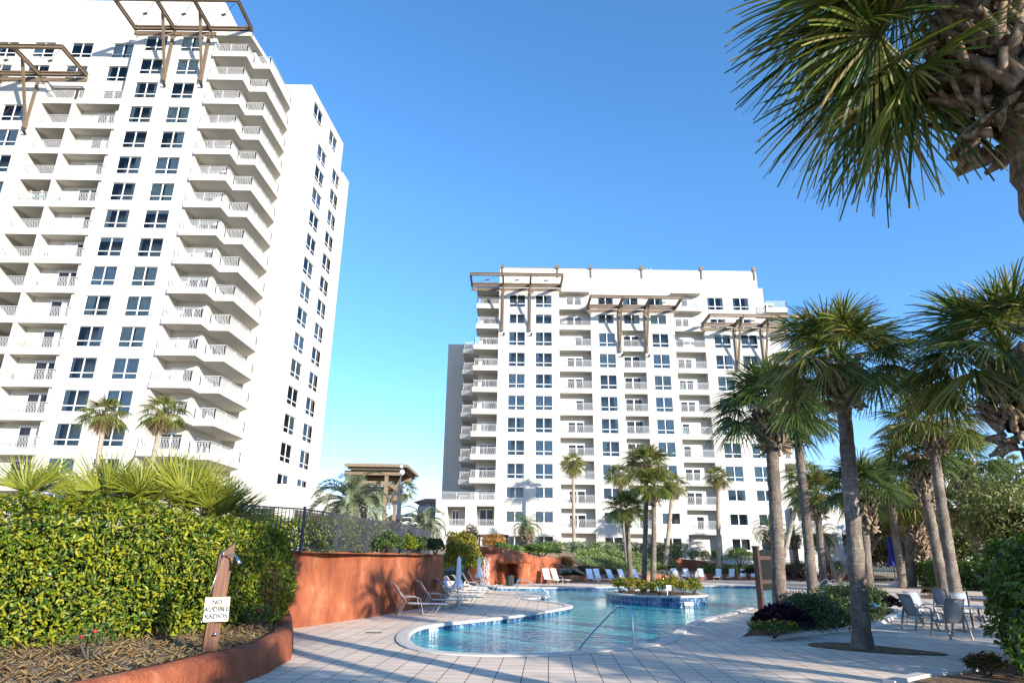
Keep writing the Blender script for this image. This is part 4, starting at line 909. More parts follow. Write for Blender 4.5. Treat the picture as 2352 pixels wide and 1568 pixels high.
for h in h5: win_unit(RT, frontT(Yf), *h, cross=h[3] - h[2] > 1.6)
for x0, x1, zt in ((-1.9, 6.66, 38.4), (11.12, 22.95, 35.3), (27.15, 36.3, 33.1)):
    wall.quad((x1, Yf, 1), (x1, Ym + .1, 1), (x1, Ym + .1, zt), (x1, Yf, zt)).quad((x0, Ym + .1, 1), (x0, Yf, 1), (x0, Yf, zt), (x0, Ym + .1, zt)).quad((x0, Yf, zt), (x1, Yf, zt), (x1, Ym + .1, zt), (x0, Ym + .1, zt))
wall.box(-1.92, 6.68, Yf - .1, Yf + .03, 38.0, 38.42); wall.box(11.1, 22.97, Yf - .1, Yf + .03, 34.95, 35.32); wall.box(27.13, 36.32, Yf - .1, Yf + .03, 32.75, 33.12)
hu = [(a, b, 36.4, 38.3) for a, b in ((12.4, 14.6), (16.0, 18.2), (19.6, 21.8), (28.3, 30.6), (32.0, 34.3))] + [(a, b, 33.4, 35.0) for a, b in ((28.5, 30.7), (32.2, 34.4))]
facade(wall, frontT(Ym), -1.9, 35.9, 1.0, 42.6, hu)
for h in hu: win_unit(RT, frontT(Ym), *h)
wall.quad((-1.9, 110, 1), (-1.9, Ym, 1), (-1.9, Ym, 42.6), (-1.9, 110, 42.6)).quad((35.9, Ym, 1), (35.9, 110, 1), (35.9, 110, 42.6), (35.9, Ym, 42.6)).quad((-1.9, Ym, 42.6), (35.9, Ym, 42.6), (35.9, 110, 42.6), (-1.9, 110, 42.6)).quad((35.9, 110, 1), (-1.9, 110, 1), (-1.9, 110, 42.6), (35.9, 110, 42.6))
wall.prism([(35.88, Ym + .03), (36.6, Ym + .03), (36.6, 104), (35.88, 104)], 1.0, 39.9)
for (x0, x1, d0, d1) in ((6.67, 11.11, 7.8, 10.0), (22.96, 27.14, 23.4, 25.5)):
    for k in range(-6, 6):
        z = hd0(k) - 2.62
        if z > 37: continue
        wall.box(x0, x1, Yf - .02, Ym + .01, z, z + .30); wall.box(x0, x1, Yf - .02, Yf + .18, z + .30, z + .68); railing(RT, [(x0 + .02, Yf + .08), (x1 - .02, Yf + .08)], z + .68, 1.0); door_unit(RT, frontT(Ym), d0, d1, z + .32, z + 2.35)
    wall.box(x0, x1, Yf + .1, Ym + .01, 38.45, 38.75)
for k in range(-6, 3):
    z = hd0(k) - 2.62; wall.box(15.49, 18.69, Yf - .02, Yf + .16, z, z + .66); railing(RT, [(15.52, Yf + .06), (18.66, Yf + .06)], z + .66, 1.0); door_unit(RT, frontT(Yf + 1.2), 15.8, 18.1, z + .66, z + 2.6)
# left corner balconies (mirrored zigzag)
Z1 = [(-1.88, 87.95), (-5.35, 87.95), (-5.35, 90.1), (-6.95, 90.1), (-7.0, 96.0), (-5.0, 97), (-4.6, 90.6), (-1.88, 90.6)]
L1 = [(-1.88, 87.95), (-5.35, 87.95), (-5.35, 90.1), (-6.95, 90.1), (-7.0, 96.0), (-6.82, 96.0), (-6.77, 90.28), (-5.17, 90.28), (-5.17, 88.13), (-1.88, 88.13)]
for k in range(-5, 6):
    z = hd0(k) - 2.62
    if z > 37: continue
    if k <= 2: wall.prism(Z1, z, z + .3); wall.prism(L1, z + .3, z + .68); railing(RT, [(-1.92, 88.05), (-5.25, 88.05), (-5.25, 90.2), (-6.85, 90.2), (-6.9, 95.8)], z + .68, 1.0)
    else:
        wall.prism([(-1.88, 87.95), (-5.1, 87.95), (-5.1, 91.5), (-1.88, 91.5)], z, z + .3); wall.prism([(-1.88, 87.95), (-5.1, 87.95), (-5.1, 91.5), (-4.92, 91.5), (-4.92, 88.13), (-1.88, 88.13)], z + .3, z + .68); railing(RT, [(-1.92, 88.05), (-5.0, 88.05), (-5.0, 91.4)], z + .68, 1.0)
    door_unit(RT, frontT(90.5), -4.3, -2.1, z + .32, z + 2.35)
wall.box(-4.7, -1.85, 90.5, 99.5, 1.0, 38.6); wall.box(-5.2, -1.87, 88.1, 91.5, 38.65, 38.95)
wall.box(-9.95, -4.65, 98.5, 108, 1.0, 33.6)
# right corner balconies
for k in range(-6, 6):
    z = hd0(k) - 2.62
    if z > 37: continue
    wall.prism([(36.28, 88.0), (39.3, 88.0), (40.3, 91.0), (40.3, 98), (36.28, 98)], z, z + .3); wall.prism([(36.28, 88.0), (39.3, 88.0), (40.3, 91.0), (40.3, 98), (40.1, 98), (40.1, 91.05), (39.2, 88.2), (36.28, 88.2)], z + .3, z + .68)
    railing(RT, [(36.4, 88.1), (39.22, 88.1), (40.2, 91.0), (40.2, 97.5)], z + .68, 1.0); door_unit(RT, frontT(91.0), 36.8, 38.6, z + .32, z + 2.35)
wall.box(36.25, 39.0, 91.0, 100, 1.0, 35.2)
# podium left and right
facade(wall, frontT(86.0), -9.35, -1.85, 1.0, 8.9, [(-7.9, -5.6, 5.75, 8.05, 2.5), (-4.2, -1.92, 5.75, 8.15, 2.5)])
wall.quad((-9.35, 100, 1), (-9.35, 86, 1), (-9.35, 86, 8.9), (-9.35, 100, 8.9)).quad((-9.35, 86, 8.9), (-1.85, 86, 8.9), (-1.85, 100, 8.9), (-9.35, 100, 8.9)).quad((-1.85, 86, 1), (-1.85, 88.1, 1), (-1.85, 88.1, 8.9), (-1.85, 86, 8.9))
railing(RT, [(-9.25, 86.1), (-1.9, 86.1)], 8.9, .95); railing(RT, [(-7.88, 86.08), (-5.62, 86.08)], 5.75, .75); railing(RT, [(-4.18, 86.08), (-1.94, 86.08)], 5.75, .75); door_unit(RT, frontT(88.5), -3.9, -2.1, 5.76, 7.9); door_unit(RT, frontT(88.5), -7.4, -6.6, 5.76, 7.7)
facade(wall, frontT(87.2), 36.3, 44.6, 0.5, 8.6, [(36.9, 39.4, 6.1, 8.3, 2.2), (38.0, 41.6, 2.9, 5.4, 2.2), (42.2, 44.2, 2.9, 5.4, 2.2)])
wall.quad((44.6, 87.2, .5), (44.6, 100, .5), (44.6, 100, 8.6), (44.6, 87.2, 8.6)).quad((36.3, 87.2, 8.6), (44.6, 87.2, 8.6), (44.6, 100, 8.6), (36.3, 100, 8.6))
railing(RT, [(36.92, 87.28), (39.38, 87.28)], 6.1, .8); railing(RT, [(38.02, 87.28), (41.58, 87.28)], 2.9, .9); railing(RT, [(42.22, 87.28), (44.18, 87.28)], 2.9, .9)
wall.build('wall', [M['stucco'], M['room']], RT)
trellis(RT, [-5.85, -1.35, 2.5, 6.9], Yf, 83.8, 39.1, [-1.35, 2.5], 32.6)
trellis(RT, [10.7, 15.15, 18.9, 23.2], Yf, 83.8, 36.0, [15.15, 18.9], 29.7)
trellis(RT, [26.8, 31.4, 35.2, 39.3], Yf, 83.8, 33.5, [31.4, 35.2], 27.2)
cp = MB()
for x in (-1.55, 6.6, 11.5, 19.0, 27.8, 35.6):
    cp.box(x - .22, x + .22, Ym - .25, Ym + .2, 42.55, 43.15).box(x - .1, x + .1, Ym - .14, Ym - .02, 41.2, 42.5)
cp.build('parapet_brackets', M['bronze'], RT)
cp = MB(); cp.box(-1.6, 19, Ym + .3, Ym + .4, 42.62, 42.85); cp.build('parapet_cap', M['bronze'], RT)
lad = MB(); lad.tube([(20.4, 92, 42.6), (20.4, 92, 44.1)], .04, 5).tube([(21.0, 92, 42.6), (21.0, 92, 44.1)], .04, 5).tube([(20.4, 92, 43.6), (21, 92, 43.6)], .03, 5); lad.build('roof_ladder', M['rail'], RT)
for k in range(-6, 3):
    z = hd0(k) - 2.45; MB().box(2.4, 2.8, Yf - .03, Yf + .01, z, z + .17).build('vent', M['vent'], RT); MB().box(31.2, 31.6, Yf - .03, Yf + .01, z, z + .17).build('vent', M['vent'], RT)

# ================================================================== PALMS
OFFS = {1: (0, 0), 2: (0, 548.8), 3: (0, 1019.2), 4: (705.6, 1019.2), 5: (1528.8, 1019.2), 6: (980, 588), 7: (1528.8, 548.8), 8: (1528.8, 0)}
def A(k, x, y, Y): return at(OFFS[k][0] + .35 * x, OFFS[k][1] + .35 * y, Y)
def Gd(k, x, y, z=0.0): return gnd(OFFS[k][0] + .35 * x, OFFS[k][1] + .35 * y, z)
CROWN = {}
def crown_data(key):
    if key in CROWN: return CROWN[key]
    kind, var = key
    rng_state = var
    if kind == 'hero': V, Fq = fan_crown(46, 1.25, 1.25, 58, emin=-48, emax=80, droop=0.55, k=6, fold=0.3, tipdroop=0.26, az0=0.4)
    elif kind == 'overhead':
        parts_ = [fan_crown(30, 1.15, 1.2, 54, emin=14, emax=80, droop=0.4, k=6, fold=0.3, tipdroop=0.12, az0=0.4)]
        for az, el, pl in ((176, 0, 1.5), (186, -13, 1.45), (168, -24, 1.4), (150, -8, 1.45), (184, 12, 1.6), (194, 4, 1.5), (142, -26, 1.2), (160, 14, 1.5), (180, -34, 1.2), (130, 0, 1.3), (172, 24, 1.5), (156, -38, 1.05)):
            a_, e_ = R(az), R(el); d = np.array([math.cos(a_) * math.cos(e_), math.sin(a_) * math.cos(e_), math.sin(e_)]); tt_ = np.linspace(0, 1, 5)[:, None]
            pts_ = d * tt_ * pl - np.array([0, 0, 1.0]) * tt_ ** 2 * .22
            parts_.append(ribbon(pts_, np.linspace(.06, .024, 5))); u_ = unit(pts_[-1] - pts_[-2]); n2 = unit(np.array([0, 0, 1.0]) - u_ * u_[2] + rng.normal(0, .25, 3)); parts_.append(fan_leaf(pts_[-1], u_, n2, 1.32, 58, droop=.34, fold=.3, k=6, tipdroop=.13))
        V, Fq = join(parts_)
    elif kind == 'near': V, Fq = fan_crown(50, 1.0, 1.02, 42, emin=-14, emax=88, droop=0.4, k=5, fold=0.28, tipdroop=0.18, az0=var * 1.3, pw=1.0)
    elif kind == 'sabal': V, Fq = fan_crown(40, 0.95, 1.0, 28, emin=-16, emax=88, droop=0.4, k=4, fold=0.28, tipdroop=0.18, az0=var * 1.7, pw=1.0)
    elif kind == 'sparse': V, Fq = fan_crown(21, 1.0, 1.05, 20, emin=-20, emax=80, droop=0.4, k=3, fold=0.25, tipdroop=0.2, az0=var * 1.7)
    elif kind == 'washi': V, Fq = fan_crown(30, 0.85, 0.95, 24, emin=-30, emax=80, droop=0.3, k=4, fold=0.22, tipdroop=0.28, az0=var * 1.1, spread=1.9)
    elif kind == 'skirt': V, Fq = fan_crown(14, 0.5, 0.75, 18, emin=-75, emax=-35, droop=0.5, k=3, fold=0.3, tipdroop=0.5, az0=var)
    elif kind == 'pindo': V, Fq = feather_crown(38, 2.2, 50, 0.42, emin=-25, emax=78, arch=1.15, w=0.042)
    elif kind == 'date': V, Fq = feather_crown(30, 1.9, 34, 0.34, emin=-28, emax=80, arch=1.1, w=0.03)
    me = bpy.data.meshes.new('crown'); Fq = np.asarray(Fq, np.int32)
    me.vertices.add(len(V)); me.vertices.foreach_set('co', np.asarray(V, np.float32).ravel()); me.loops.add(Fq.size); me.loops.foreach_set('vertex_index', Fq.ravel())
    me.polygons.add(len(Fq)); me.polygons.foreach_set('loop_start', np.arange(len(Fq), dtype=np.int32) * 4); me.update(calc_edges=True)
    CROWN[key] = me; return me
def palm(name, label, base, top, kind='sabal', var=0, r=(0.24, 0.2), scale=1.0, boots=0.9, bootn=44, mat='frond', tmat='trunk', lean=0.15, rot=None, group=None, cat='palm tree', skirt=False, bootr=1.55, bootlen=0.5, rough=0.045):
    base = Vector(base); top = Vector(top); t = thing(name, label, cat, tuple(base), group)
    V, Fq = trunk_mesh(base, top, r[0], r[1], lean, rough=rough); npmesh('trunk', V, Fq, M[tmat], t, smooth=False)
    if boots: V, Fq = boots_mesh(top - Vector((0, 0, .15 * scale)), boots * 1.3, r[1] * bootr * 1.45, int(bootn * 1.6), bootlen * scale * .74, 0.175 * scale); npmesh('leaf_bases', V, Fq, M['boot'], t)
    me = crown_data((kind, var)); 
    key = (kind, var, mat)
    if key not in CROWN:
        m2 = me.copy(); m2.materials.clear(); m2.materials.append(M[mat]); CROWN[key] = m2
    o = bpy.data.objects.new('crown', CROWN[key]); C.objects.link(o); o.parent = t; o.location = top - base + Vector((0, 0, 0.05)); o.scale = (scale,) * 3
    o.rotation_euler = (0, 0, rot if rot is not None else random.uniform(0, 6.28))
    if skirt:
        key = ('skirt', var, 'dead')
        if key not in CROWN:
            m2 = crown_data(('skirt', var)).copy(); m2.materials.clear(); m2.materials.append(M['deadfrond']); CROWN[key] = m2
        o2 = bpy.data.objects.new('dead_skirt', CROWN[key]); C.objects.link(o2); o2.parent = t; o2.location = top - base - Vector((0, 0, 0.1)); o2.scale = (scale,) * 3; o2.rotation_euler = (0, 0, random.uniform(0, 6))
    return t
def drop(p, Y, z): return (p.x, p.y, z)
GP = 'cabbage palms around the pool'
# right foreground group
palm('cabbage_palm', 'tall leaning cabbage palm in its own mulch island nearest the bottom centre right', (8.50, 17.3, 0), A(7, 1150, 815, 17.5), 'near', 0, (0.205, 0.17), 1.2, 0.85, 60, 'frond', lean=0.1, group=GP, rot=0.3)
palm('cabbage_palm', 'thick palm trunk standing in the flower bed beside the dark notice board', Gd(5, 755, 1110, .1), A(7, 680, 1110, 27.8), 'near', 1, (0.26, 0.235), 1.4, 1.3, 60, 'frond_dark', lean=0.1, group=GP, bootlen=.65)
palm('cabbage_palm', 'slimmer leaning palm rising behind the notice board palm at the pool edge', (15.6, 36.2, 0), A(7, 850, 1150, 36.5), 'sabal', 0, (0.27, 0.22), 1.45, 1.2, 44, 'frond', lean=.1, group=GP)
palm('cabbage_palm', 'short pale trunked palm beside the far handrails', Gd(5, 1043, 953), A(5, 995, 330, 53), 'sabal', 1, (0.28, 0.22), 1.45, 1.3, 40, 'frond', lean=.2, group=GP)
palm('cabbage_palm', 'dark crowned leaning palm directly behind the tall mulch island palm', Gd(5, 1350, 1050), A(5, 1290, 290, 35.6), 'near', 2, (0.22, 0.19), 1.2, 1.6, 54, 'frond_dark', lean=.1, group=GP)
palm('cabbage_palm', 'grey trunked palm at the tip of the mulch bed with two round tufts', Gd(5, 1560, 945), A(5, 1462, 260, 58), 'sabal', 2, (0.34, 0.28), 1.75, 1.2, 40, 'frond', lean=.2, group=GP)
palm('cabbage_palm', 'tall leaning palm behind the patio chairs with the broad sunlit crown', (24.5, 38.6, 0), A(7, 1740, 1210, 39.5), 'near', 3, (0.32, 0.25), 1.6, 1.2, 54, 'frond', lean=.2, group=GP, bootlen=.6)
palm('cabbage_palm', 'leaning palm twin of the patio palm with shaggy old leaf bases', (26.3, 42.5, 0), A(5, 1655, 70, 43.5), 'sabal', 0, (0.32, 0.27), 1.55, 2.4, 64, 'frond_dark', lean=.2, group=GP, bootlen=.6, bootr=1.35)
palm('cabbage_palm', 'palm rising behind the clipped hedge at the right with big crossed boots', (39.0, 57.6, 0), A(5, 1945, 110, 57.5), 'sabal', 1, (0.42, 0.36), 1.9, 2.6, 66, 'frond_dark', lean=.2, group=GP, bootlen=.65, bootr=1.3)
palm('cabbage_palm', 'stout palm whose trunk is wrapped in grey crossed leaf bases', (35.5, 62, 0), A(5, 1600, 400, 62), 'sabal', 2, (0.42, 0.38), 1.7, 4.2, 90, 'frond', lean=.1, group=GP, bootlen=.7, bootr=1.35)
palm('cabbage_palm', 'thin far palm leaning beside the black fence left of the blue umbrella', (33.6, 72, 0), A(5, 1385, 480, 72), 'sabal', 1, (0.36, 0.3), 1.6, .8, 30, 'frond', lean=.2, group=GP)
palm('cabbage_palm', 'far bare trunked palm standing close to the blue umbrella', (36.6, 74, 0), A(5, 1432, 520, 74), 'sabal', 2, (0.36, 0.3), 1.5, .8, 30, 'frond_dark', lean=.2, group=GP)
palm('cabbage_palm', 'far palm trunk just left of the clipped right hedge', (43.0, 70, 0), A(5, 1640, 480, 70), 'sabal', 0, (0.4, 0.34), 1.7, 1, 30, 'frond', lean=.2, group=GP)
palm('cabbage_palm', 'low leafy palm in the thicket behind the clipped right hedge', (47.0, 66, 0), A(5, 1860, 420, 66), 'sabal', 1, (0.42, 0.36), 1.7, 1.2, 36, 'frond', lean=.2, group=GP)
palm('cabbage_palm', 'small palm between the pool and the tower behind the far handrails', (22.9, 60, 0), A(5, 905, 200, 64), 'washi', 1, (0.22, 0.18), 1.35, .5, 20, 'washi', tmat='trunk_pale', lean=.1, group=GP)
# right edge and overhead palms
tp = A(7, 2240, 780, 14.5); palm('cabbage_palm', 'big close palm at the right edge with a shaggy collar of old boots', (12.75, 14.3, 0), tp, 'near', 4, (0.24, 0.24), 1.25, 1.5, 84, 'frond', lean=.1, group=GP, bootlen=.6, bootr=1.5, rot=1.0)
tp = A(8, 2140, 60, 6.2); lo = A(8, 2590, 1500, 6.2); k_ = (0 - tp.z) / (lo.z - tp.z)
palm('cabbage_palm', 'huge overhead palm leaning in at the top right corner', (tp.x + (lo.x - tp.x) * k_, 6.2, 0), tp, 'overhead', 0, (0.25, 0.25), 1.08, 1.3, 150, 'frond', tmat='trunk_shaggy', lean=.0, group=GP, bootlen=.6, bootr=1.75, rot=0.0, rough=0.11)
# island palms
palm('cabbage_palm', 'middle palm of the pool island with the uppermost crown', (7.45, 39.0, .25), A(4, 2225, 140, 39), 'sabal', 0, (0.16, 0.125), .86, .7, 30, 'washi', lean=.15, group=GP)
palm('cabbage_palm', 'right hand palm of the pool island with a dense spiky crown', (7.85, 38.4, .25), A(4, 2275, 285, 38.4), 'sabal', 1, (0.16, 0.125), .80, .7, 30, 'frond', lean=.1, group=GP)
palm('cabbage_palm', 'shortest left hand palm of the pool island', (7.0, 40.2, .25), A(4, 2090, 430, 40.2), 'sabal', 2, (0.165, 0.14), .80, .7, 30, 'frond', lean=.1, group=GP)
# slender fan palms at the towers
WG = 'slender fan palms near the towers'
def washi(label, base, top, sc, var, r=(0.17, 0.13)): return palm('fan_palm', label, base, top, 'washi', var, r, sc, .5, 22, 'washi', 'trunk_pale', .25, group=WG, skirt=True)
for lab, cx, cy, bx, by, Y, v in (('fan palm with orange collar in front of the left tower windows', 690, 1140, 630, 1520, 46, 0), ('fan palm in front of the lowest zigzag balconies of the left tower', 1075, 1130, 990, 1500, 46, 1)):
    tp = A(2, cx, cy, Y); bp = A(2, bx, by, Y); k_ = (2.0 - tp.z) / (bp.z - tp.z); washi(lab, tp.lerp(bp, k_), tp, 1.08, v, (0.20, 0.15))
washi('single fan palm before the left balconies of the right tower', (7.65, 81.5, 2.5), A(4, 1745, 125, 81.5), 1.15, 2, (0.24, 0.18))
washi('pale trunked fan palm left of the island palms', (12.2, 71.5, 1.2), A(4, 2050, 200, 72), 1.08, 0, (0.24, 0.18))
washi('fan palm just right of the island palms before the white tower', (16.4, 73, 1.4), A(5, 50, 260, 73), 1.1, 1, (0.24, 0.18))
washi('fan palm standing in the rear bank before the right canopies', (22.9, 76, 1.3), A(5, 345, 210, 76), 1.05, 2, (0.25, 0.19))
washi('thin fan palm on the bank partly hidden by the pool edge palms', (36.0, 77, .3), A(5, 940, 380, 77), 1.15, 0, (0.24, 0.2))
for lab, cx, cy, v in (('fan palm behind the left post of the tan pavilion', 310, 400, 0), ('small fan palm behind the middle of the tan pavilion', 740, 560, 1), ('fan palm to the right of the tan pavilion posts', 1110, 470, 2)):
    p = at((1000 + cx / 6.271) / 1.27551, (1350 + cy / 6.271) / 1.27551, 58); washi(lab, (p.x - .3, 58, 2.5), p, 1.0, v)
# pindo palms
PG = 'feather leaved pindo palms'
def pindo(label, base, top, sc, mat='pindo', kind='pindo', r=(0.28, 0.25)): return palm('pindo_palm', label, base, top, kind, 0, r, sc, 1.0, 50, mat, 'trunk', .1, group=PG, bootlen=.5, bootr=1.25)
p = A(4, 285, 395, 30.5); pindo('silvery feather palm behind the iron fence below the pavilion', (p.x + .05, 30.5, 2.0), p, 1.0)
p = A(4, 755, 545, 46); pindo('small silvery feather palm at the end of the iron fence', (p.x, 46, 2.0), p, .95)
p = A(4, 1440, 545, 69); pindo('arching green feather palm above the rock grotto', (p.x + .1, 69, 2.4), p, 1.15, 'pindogreen', 'date', (0.42, 0.36))
p = A(5, 685, 570, 78); pindo('feather palm behind the thick notice board palm', (p.x + .2, 78, 1.2), p, 1.4, 'pindogreen', 'date', (0.4, 0.36))
p = A(5, 1020, 610, 80); pindo('feather palm in front of the tower right corner balconies', (p.x, 80, .6), p, 1.4, 'pindogreen', 'date', (0.45, 0.42))
p = A(5, 840, 600, 81); pindo('narrow feather palm at the right foot of the white tower', (p.x, 81, .7), p, 1.1, 'pindogreen', 'date', (0.3, 0.28))
# palms and trees out of frame to the right that shade the deck
OG = 'palms outside the picture to the right'
for i, (x, y, h_, sc) in enumerate(((19.0, 9.0, 5.0, 1.2), (25.5, 20.5, 5.4, 1.3), (16.0, -5.5, 5.6, 1.2), (30.0, 12.0, 7.2, 1.3), (29.0, 27.5, 5.6, 1.4), (7.0, -7.0, 3.8, 1.1), (7.4, -.4, 5.0, .9), (13.2, 2.4, 4.3, .9), (11.0, -4.5, 6.2, 1.0), (17.6, 2.2, 6.8, 1.0), (18.5, -3.0, 7.6, 1.1), (10.2, -2.4, 4.3, .85), (10.75, -1.5, 8.9, 1.0), (10.9, 8.0, 7.5, .9), (13.9, 8.9, 8.3, 1.0), (23.6, 9.0, 5.6, 1.25))):
    palm('cabbage_palm', 'cabbage palm outside the picture to the right of the pool deck', (x, y, 0), (x + random.uniform(-.4, .4), y + random.uniform(-.4, .4), h_), 'sparse', i % 3, (0.24, 0.2), sc, .9, 30, 'frond', group=OG)

# ================================================================== HEDGES AND PLANTS
boxhedge('clipped_hedge', 'large clipped yellow green hedge filling the left foreground', 'hedge', [(-15.2, 8.5), (-11.65, 10.8), (-8.8, 12.7), (-7.25, 14.8), (-6.5, 17.2)], 2.3, 2.62, 0.42, 74000, 0.094, 'hedge', rnd=0.75, up=0.45, wob=0.15, taper=.13)
boxhedge('clipped_hedge', 'dark green clipped hedge behind the patio palms at the right', 'hedge', [(38.2, 62.5), (36.6, 58.0), (38.6, 53.5), (44, 50)], 3.0, 2.15, 0.0, 16000, 0.2, 'brightleaf', rnd=.7, up=.4)
boxhedge('clipped_hedge', 'hedge with russet tips behind the iron fence', 'hedge', [(-10.6, 25.6), (-8.6, 25.9), (-7.3, 27.3), (-6.6, 30.2), (-6.4, 33)], 1.7, 1.35, 2.0, 13000, 0.105, 'hedge', rnd=.6)
boxhedge('clipped_hedge', 'long low hedge along the foot of the right tower', 'hedge', [(3.5, 77.5), (10, 78.4), (15.5, 78.6), (19.5, 78.9)], 1.8, 1.55, 2.2, 9000, 0.17, 'variegated', rnd=.5)
boxhedge('clipped_hedge', 'low clipped hedge behind the far right loungers', 'hedge', [(22.0, 77.6), (26, 79.6), (31, 82.2), (35, 83)], 1.6, 1.0, .55, 7000, 0.17, 'variegated', rnd=.4)
boxhedge('clipped_hedge', 'close leafy bush at the right edge of the picture', 'hedge', [(10.15, 12.7), (11.1, 14.3), (12.1, 15.8), (13.8, 16.5)], 1.9, 2.5, 0.0, 13000, 0.16, 'brightleaf', rnd=.8, up=.5, wob=.3, wr=.5)
0 and boxhedge('clipped_hedge', 'hedge outside the picture behind the right edge bush', 'hedge', [(9.8, 8.0), (12, 4.5), (13.5, 0.5), (13.0, -4)], 1.8, 2.3, 0.0, 7000, 0.2, 'hedgedark', rnd=.6)
BG = 'shrubs around the pool terrace'
def S4(label, x0, x1, ytop, Y, z0, n, size, mat, name='shrub', cat='shrub', k=4, dep=None, squash=1.0, **kw):
    a = A(k, x0, ytop, Y); b = A(k, x1, ytop, Y); rx = (b.x - a.x) / 2; h_ = max(.3, a.z - z0)
    return shrub(name, label, cat, ((a.x + b.x) / 2, Y, z0), (rx, dep or min(rx, 1.6), h_ / 1.95), n, size, mat, squash=squash, **kw)
S4('tall yellow green shrub beside the end of the red retaining wall', 905, 1145, 570, 46.5, 1.9 * 0, 11000, .17, 'yellowshrub', dep=1.3, shell=.55)
S4('loose airy shrub peeking over the tall yellow green shrub', 1010, 1130, 535, 50, 2.0, 1600, .16, 'brownleaf', dep=.8, shell=.3)
S4('left clump of the feathery green shrubs under the iron fence', 440, 640, 590, 26.5, 2.0, 4200, .085, 'hedgedark', group=BG)
S4('middle clump of the feathery green shrubs under the iron fence', 630, 715, 600, 27.6, 2.0, 2600, .085, 'hedge', group=BG)
S4('right clump of the feathery green shrubs under the iron fence', 700, 785, 608, 28.8, 2.0, 2600, .085, 'hedgedark', group=BG)
S4('dark round shrub at the end of the raised bed', 790, 900, 618, 30.4, 2.0, 2600, .09, 'hedgedark', group=BG)
S4('tiny tuft at the foot of the iron fence', 25, 110, 632, 21.6, 2.02, 500, .06, 'yellowshrub', dep=.3)
S4('flat green bush over the rock grotto boulders', 1215, 1355, 648, 61, 2.1, 2600, .15, 'brightleaf', group=BG, dep=1.2)
S4('wide glossy bush on top of the grotto wall', 1410, 1660, 658, 63.5, 2.05, 4600, .16, 'brightleaf', group=BG, dep=1.6)
S4('grey leafed bush between the two green bushes of the grotto', 1350, 1420, 665, 62, 2.1, 1000, .13, 'variegated', dep=.8)
S4('russet bare bush beside the red grotto wall', 1640, 1755, 725, 64.5, .3, 2200, .17, 'russet', dep=1.0, shell=.35, up=.9, wr=.22)
S4('brownish clipped mound behind the far loungers', 1745, 1960, 800, 66.5, .4, 3600, .15, 'brownleaf', dep=1.3)
S4('second brownish mound half hidden by the island palms', 1930, 2060, 812, 68, .4, 2200, .15, 'brownleaf', dep=1.2)
S4('orange tinged shrub by the fence beyond the grotto', 1140, 1320, 588, 66, 2.3, 2200, .17, 'russet', dep=1.0, shell=.4)
# sloping variegated ground cover
def slope_cover(name, label, poly, n, size, mat):
    xs = [p[0] for p in poly]; P = []
    tri = tessellate_polygon([[Vector((p[0], p[1], 0)) for p in poly]]); ar = []
    for t in tri: a, b, c = (Vector(poly[i]) for i in t); ar.append((b - a).cross(c - a).length / 2)
    ar = np.array(ar) / sum(ar)
    for i in rng.choice(len(tri), n, p=ar):
        a, b, c = (Vector(poly[q]) for q in tri[i]); u, v = rng.uniform(0, 1, 2)
        if u + v > 1: u, v = 1 - u, 1 - v
        P.append(a + (b - a) * u + (c - a) * v)
    P = np.array([tuple(p) for p in P]); P[:, 2] += 0.22 + 0.16 * np.sin(P[:, 0] * 1.9) * np.cos(P[:, 1] * 1.6) + rng.uniform(-.15, .1, n)
    V, Fq = leaves(P, np.tile([0, -.45, .9], (n, 1)), size, .5, .2)
    o = npmesh(name, V, Fq, M[mat], loc=tuple(poly[0])); return tag(o, label, 'ground cover', None, 'stuff')
slope_cover('ground_cover', 'bank of pale edged ground cover sloping down to the far loungers', [(8.0, 66.0, .75), (6.2, 69.5, 2.35), (10.5, 74.5, 2.75), (17.2, 76.5, 2.2), (18.2, 74.6, 1.3), (13.5, 70.2, .75)], 9000, .2, 'variegated')
S4('pale bush beside the stairs', 2270, 2352, 770, 74.5, .6, 1500, .16, 'variegated', dep=1.0)
for lab, x0, x1, yt, Y, z0, nn_, mt in (('small yellow bush at the tower wall left of the balcony', 45, 105, 680, 80, 1.5, 700, 'yellowshrub'), ('pale bush under the lowest balcony of the right tower', 150, 215, 690, 80, 1.6, 700, 'variegated'), ('yellow bush under the lowest balcony of the right tower', 225, 290, 695, 80, 1.5, 700, 'yellowshrub'), ('round glossy bush left of the rear bank fan palm', 300, 370, 690, 79.5, 1.4, 1200, 'brightleaf'), ('largest round glossy bush at the foot of the right tower', 400, 565, 680, 79, 1.4, 2600, 'brightleaf'), ('low bush left of the steps handrail', 0, 75, 790, 75.5, .5, 1200, 'variegated'), ('broad clipped mound right of the notice board palm', 780, 960, 770, 80.5, .3, 1800, 'brownleaf'), ('dark clipped mound by the far brown shower post', 1060, 1165, 775, 79, .2, 1500, 'hedgedark')):
    S4(lab, x0, x1, yt, Y, z0, nn_, .17, mt, k=5)
# island shrubs
for i, (x, y, rx, h_) in enumerate(((5.95, 37.3, .5, .75), (6.35, 36.2, .5, .85), (6.9, 35.9, .45, .7), (7.6, 35.6, .5, .8), (8.25, 35.8, .45, .95), (8.9, 35.9, .4, .75), (9.6, 36.5, .42, .85), (9.9, 37.6, .4, .6), (8.6, 37.3, .6, .8), (6.6, 38.3, .6, .8))):
    d = ['at the left tip', 'left front', 'under the left palm', 'in front of the palms', 'with the tallest sprigs', 'right of the small sign', 'near the right rim', 'at the right tip', 'behind the right palm', 'at the back left'][i]
    shrub('island_shrub', 'yellow green shrub of the pool island ' + d, 'shrub', (x, y, .27), (rx, .4, h_ / 1.95), 620, .11, 'yellowshrub' if i % 3 else 'hedge', group='low shrubs on the pool island', shell=.35, up=.7)
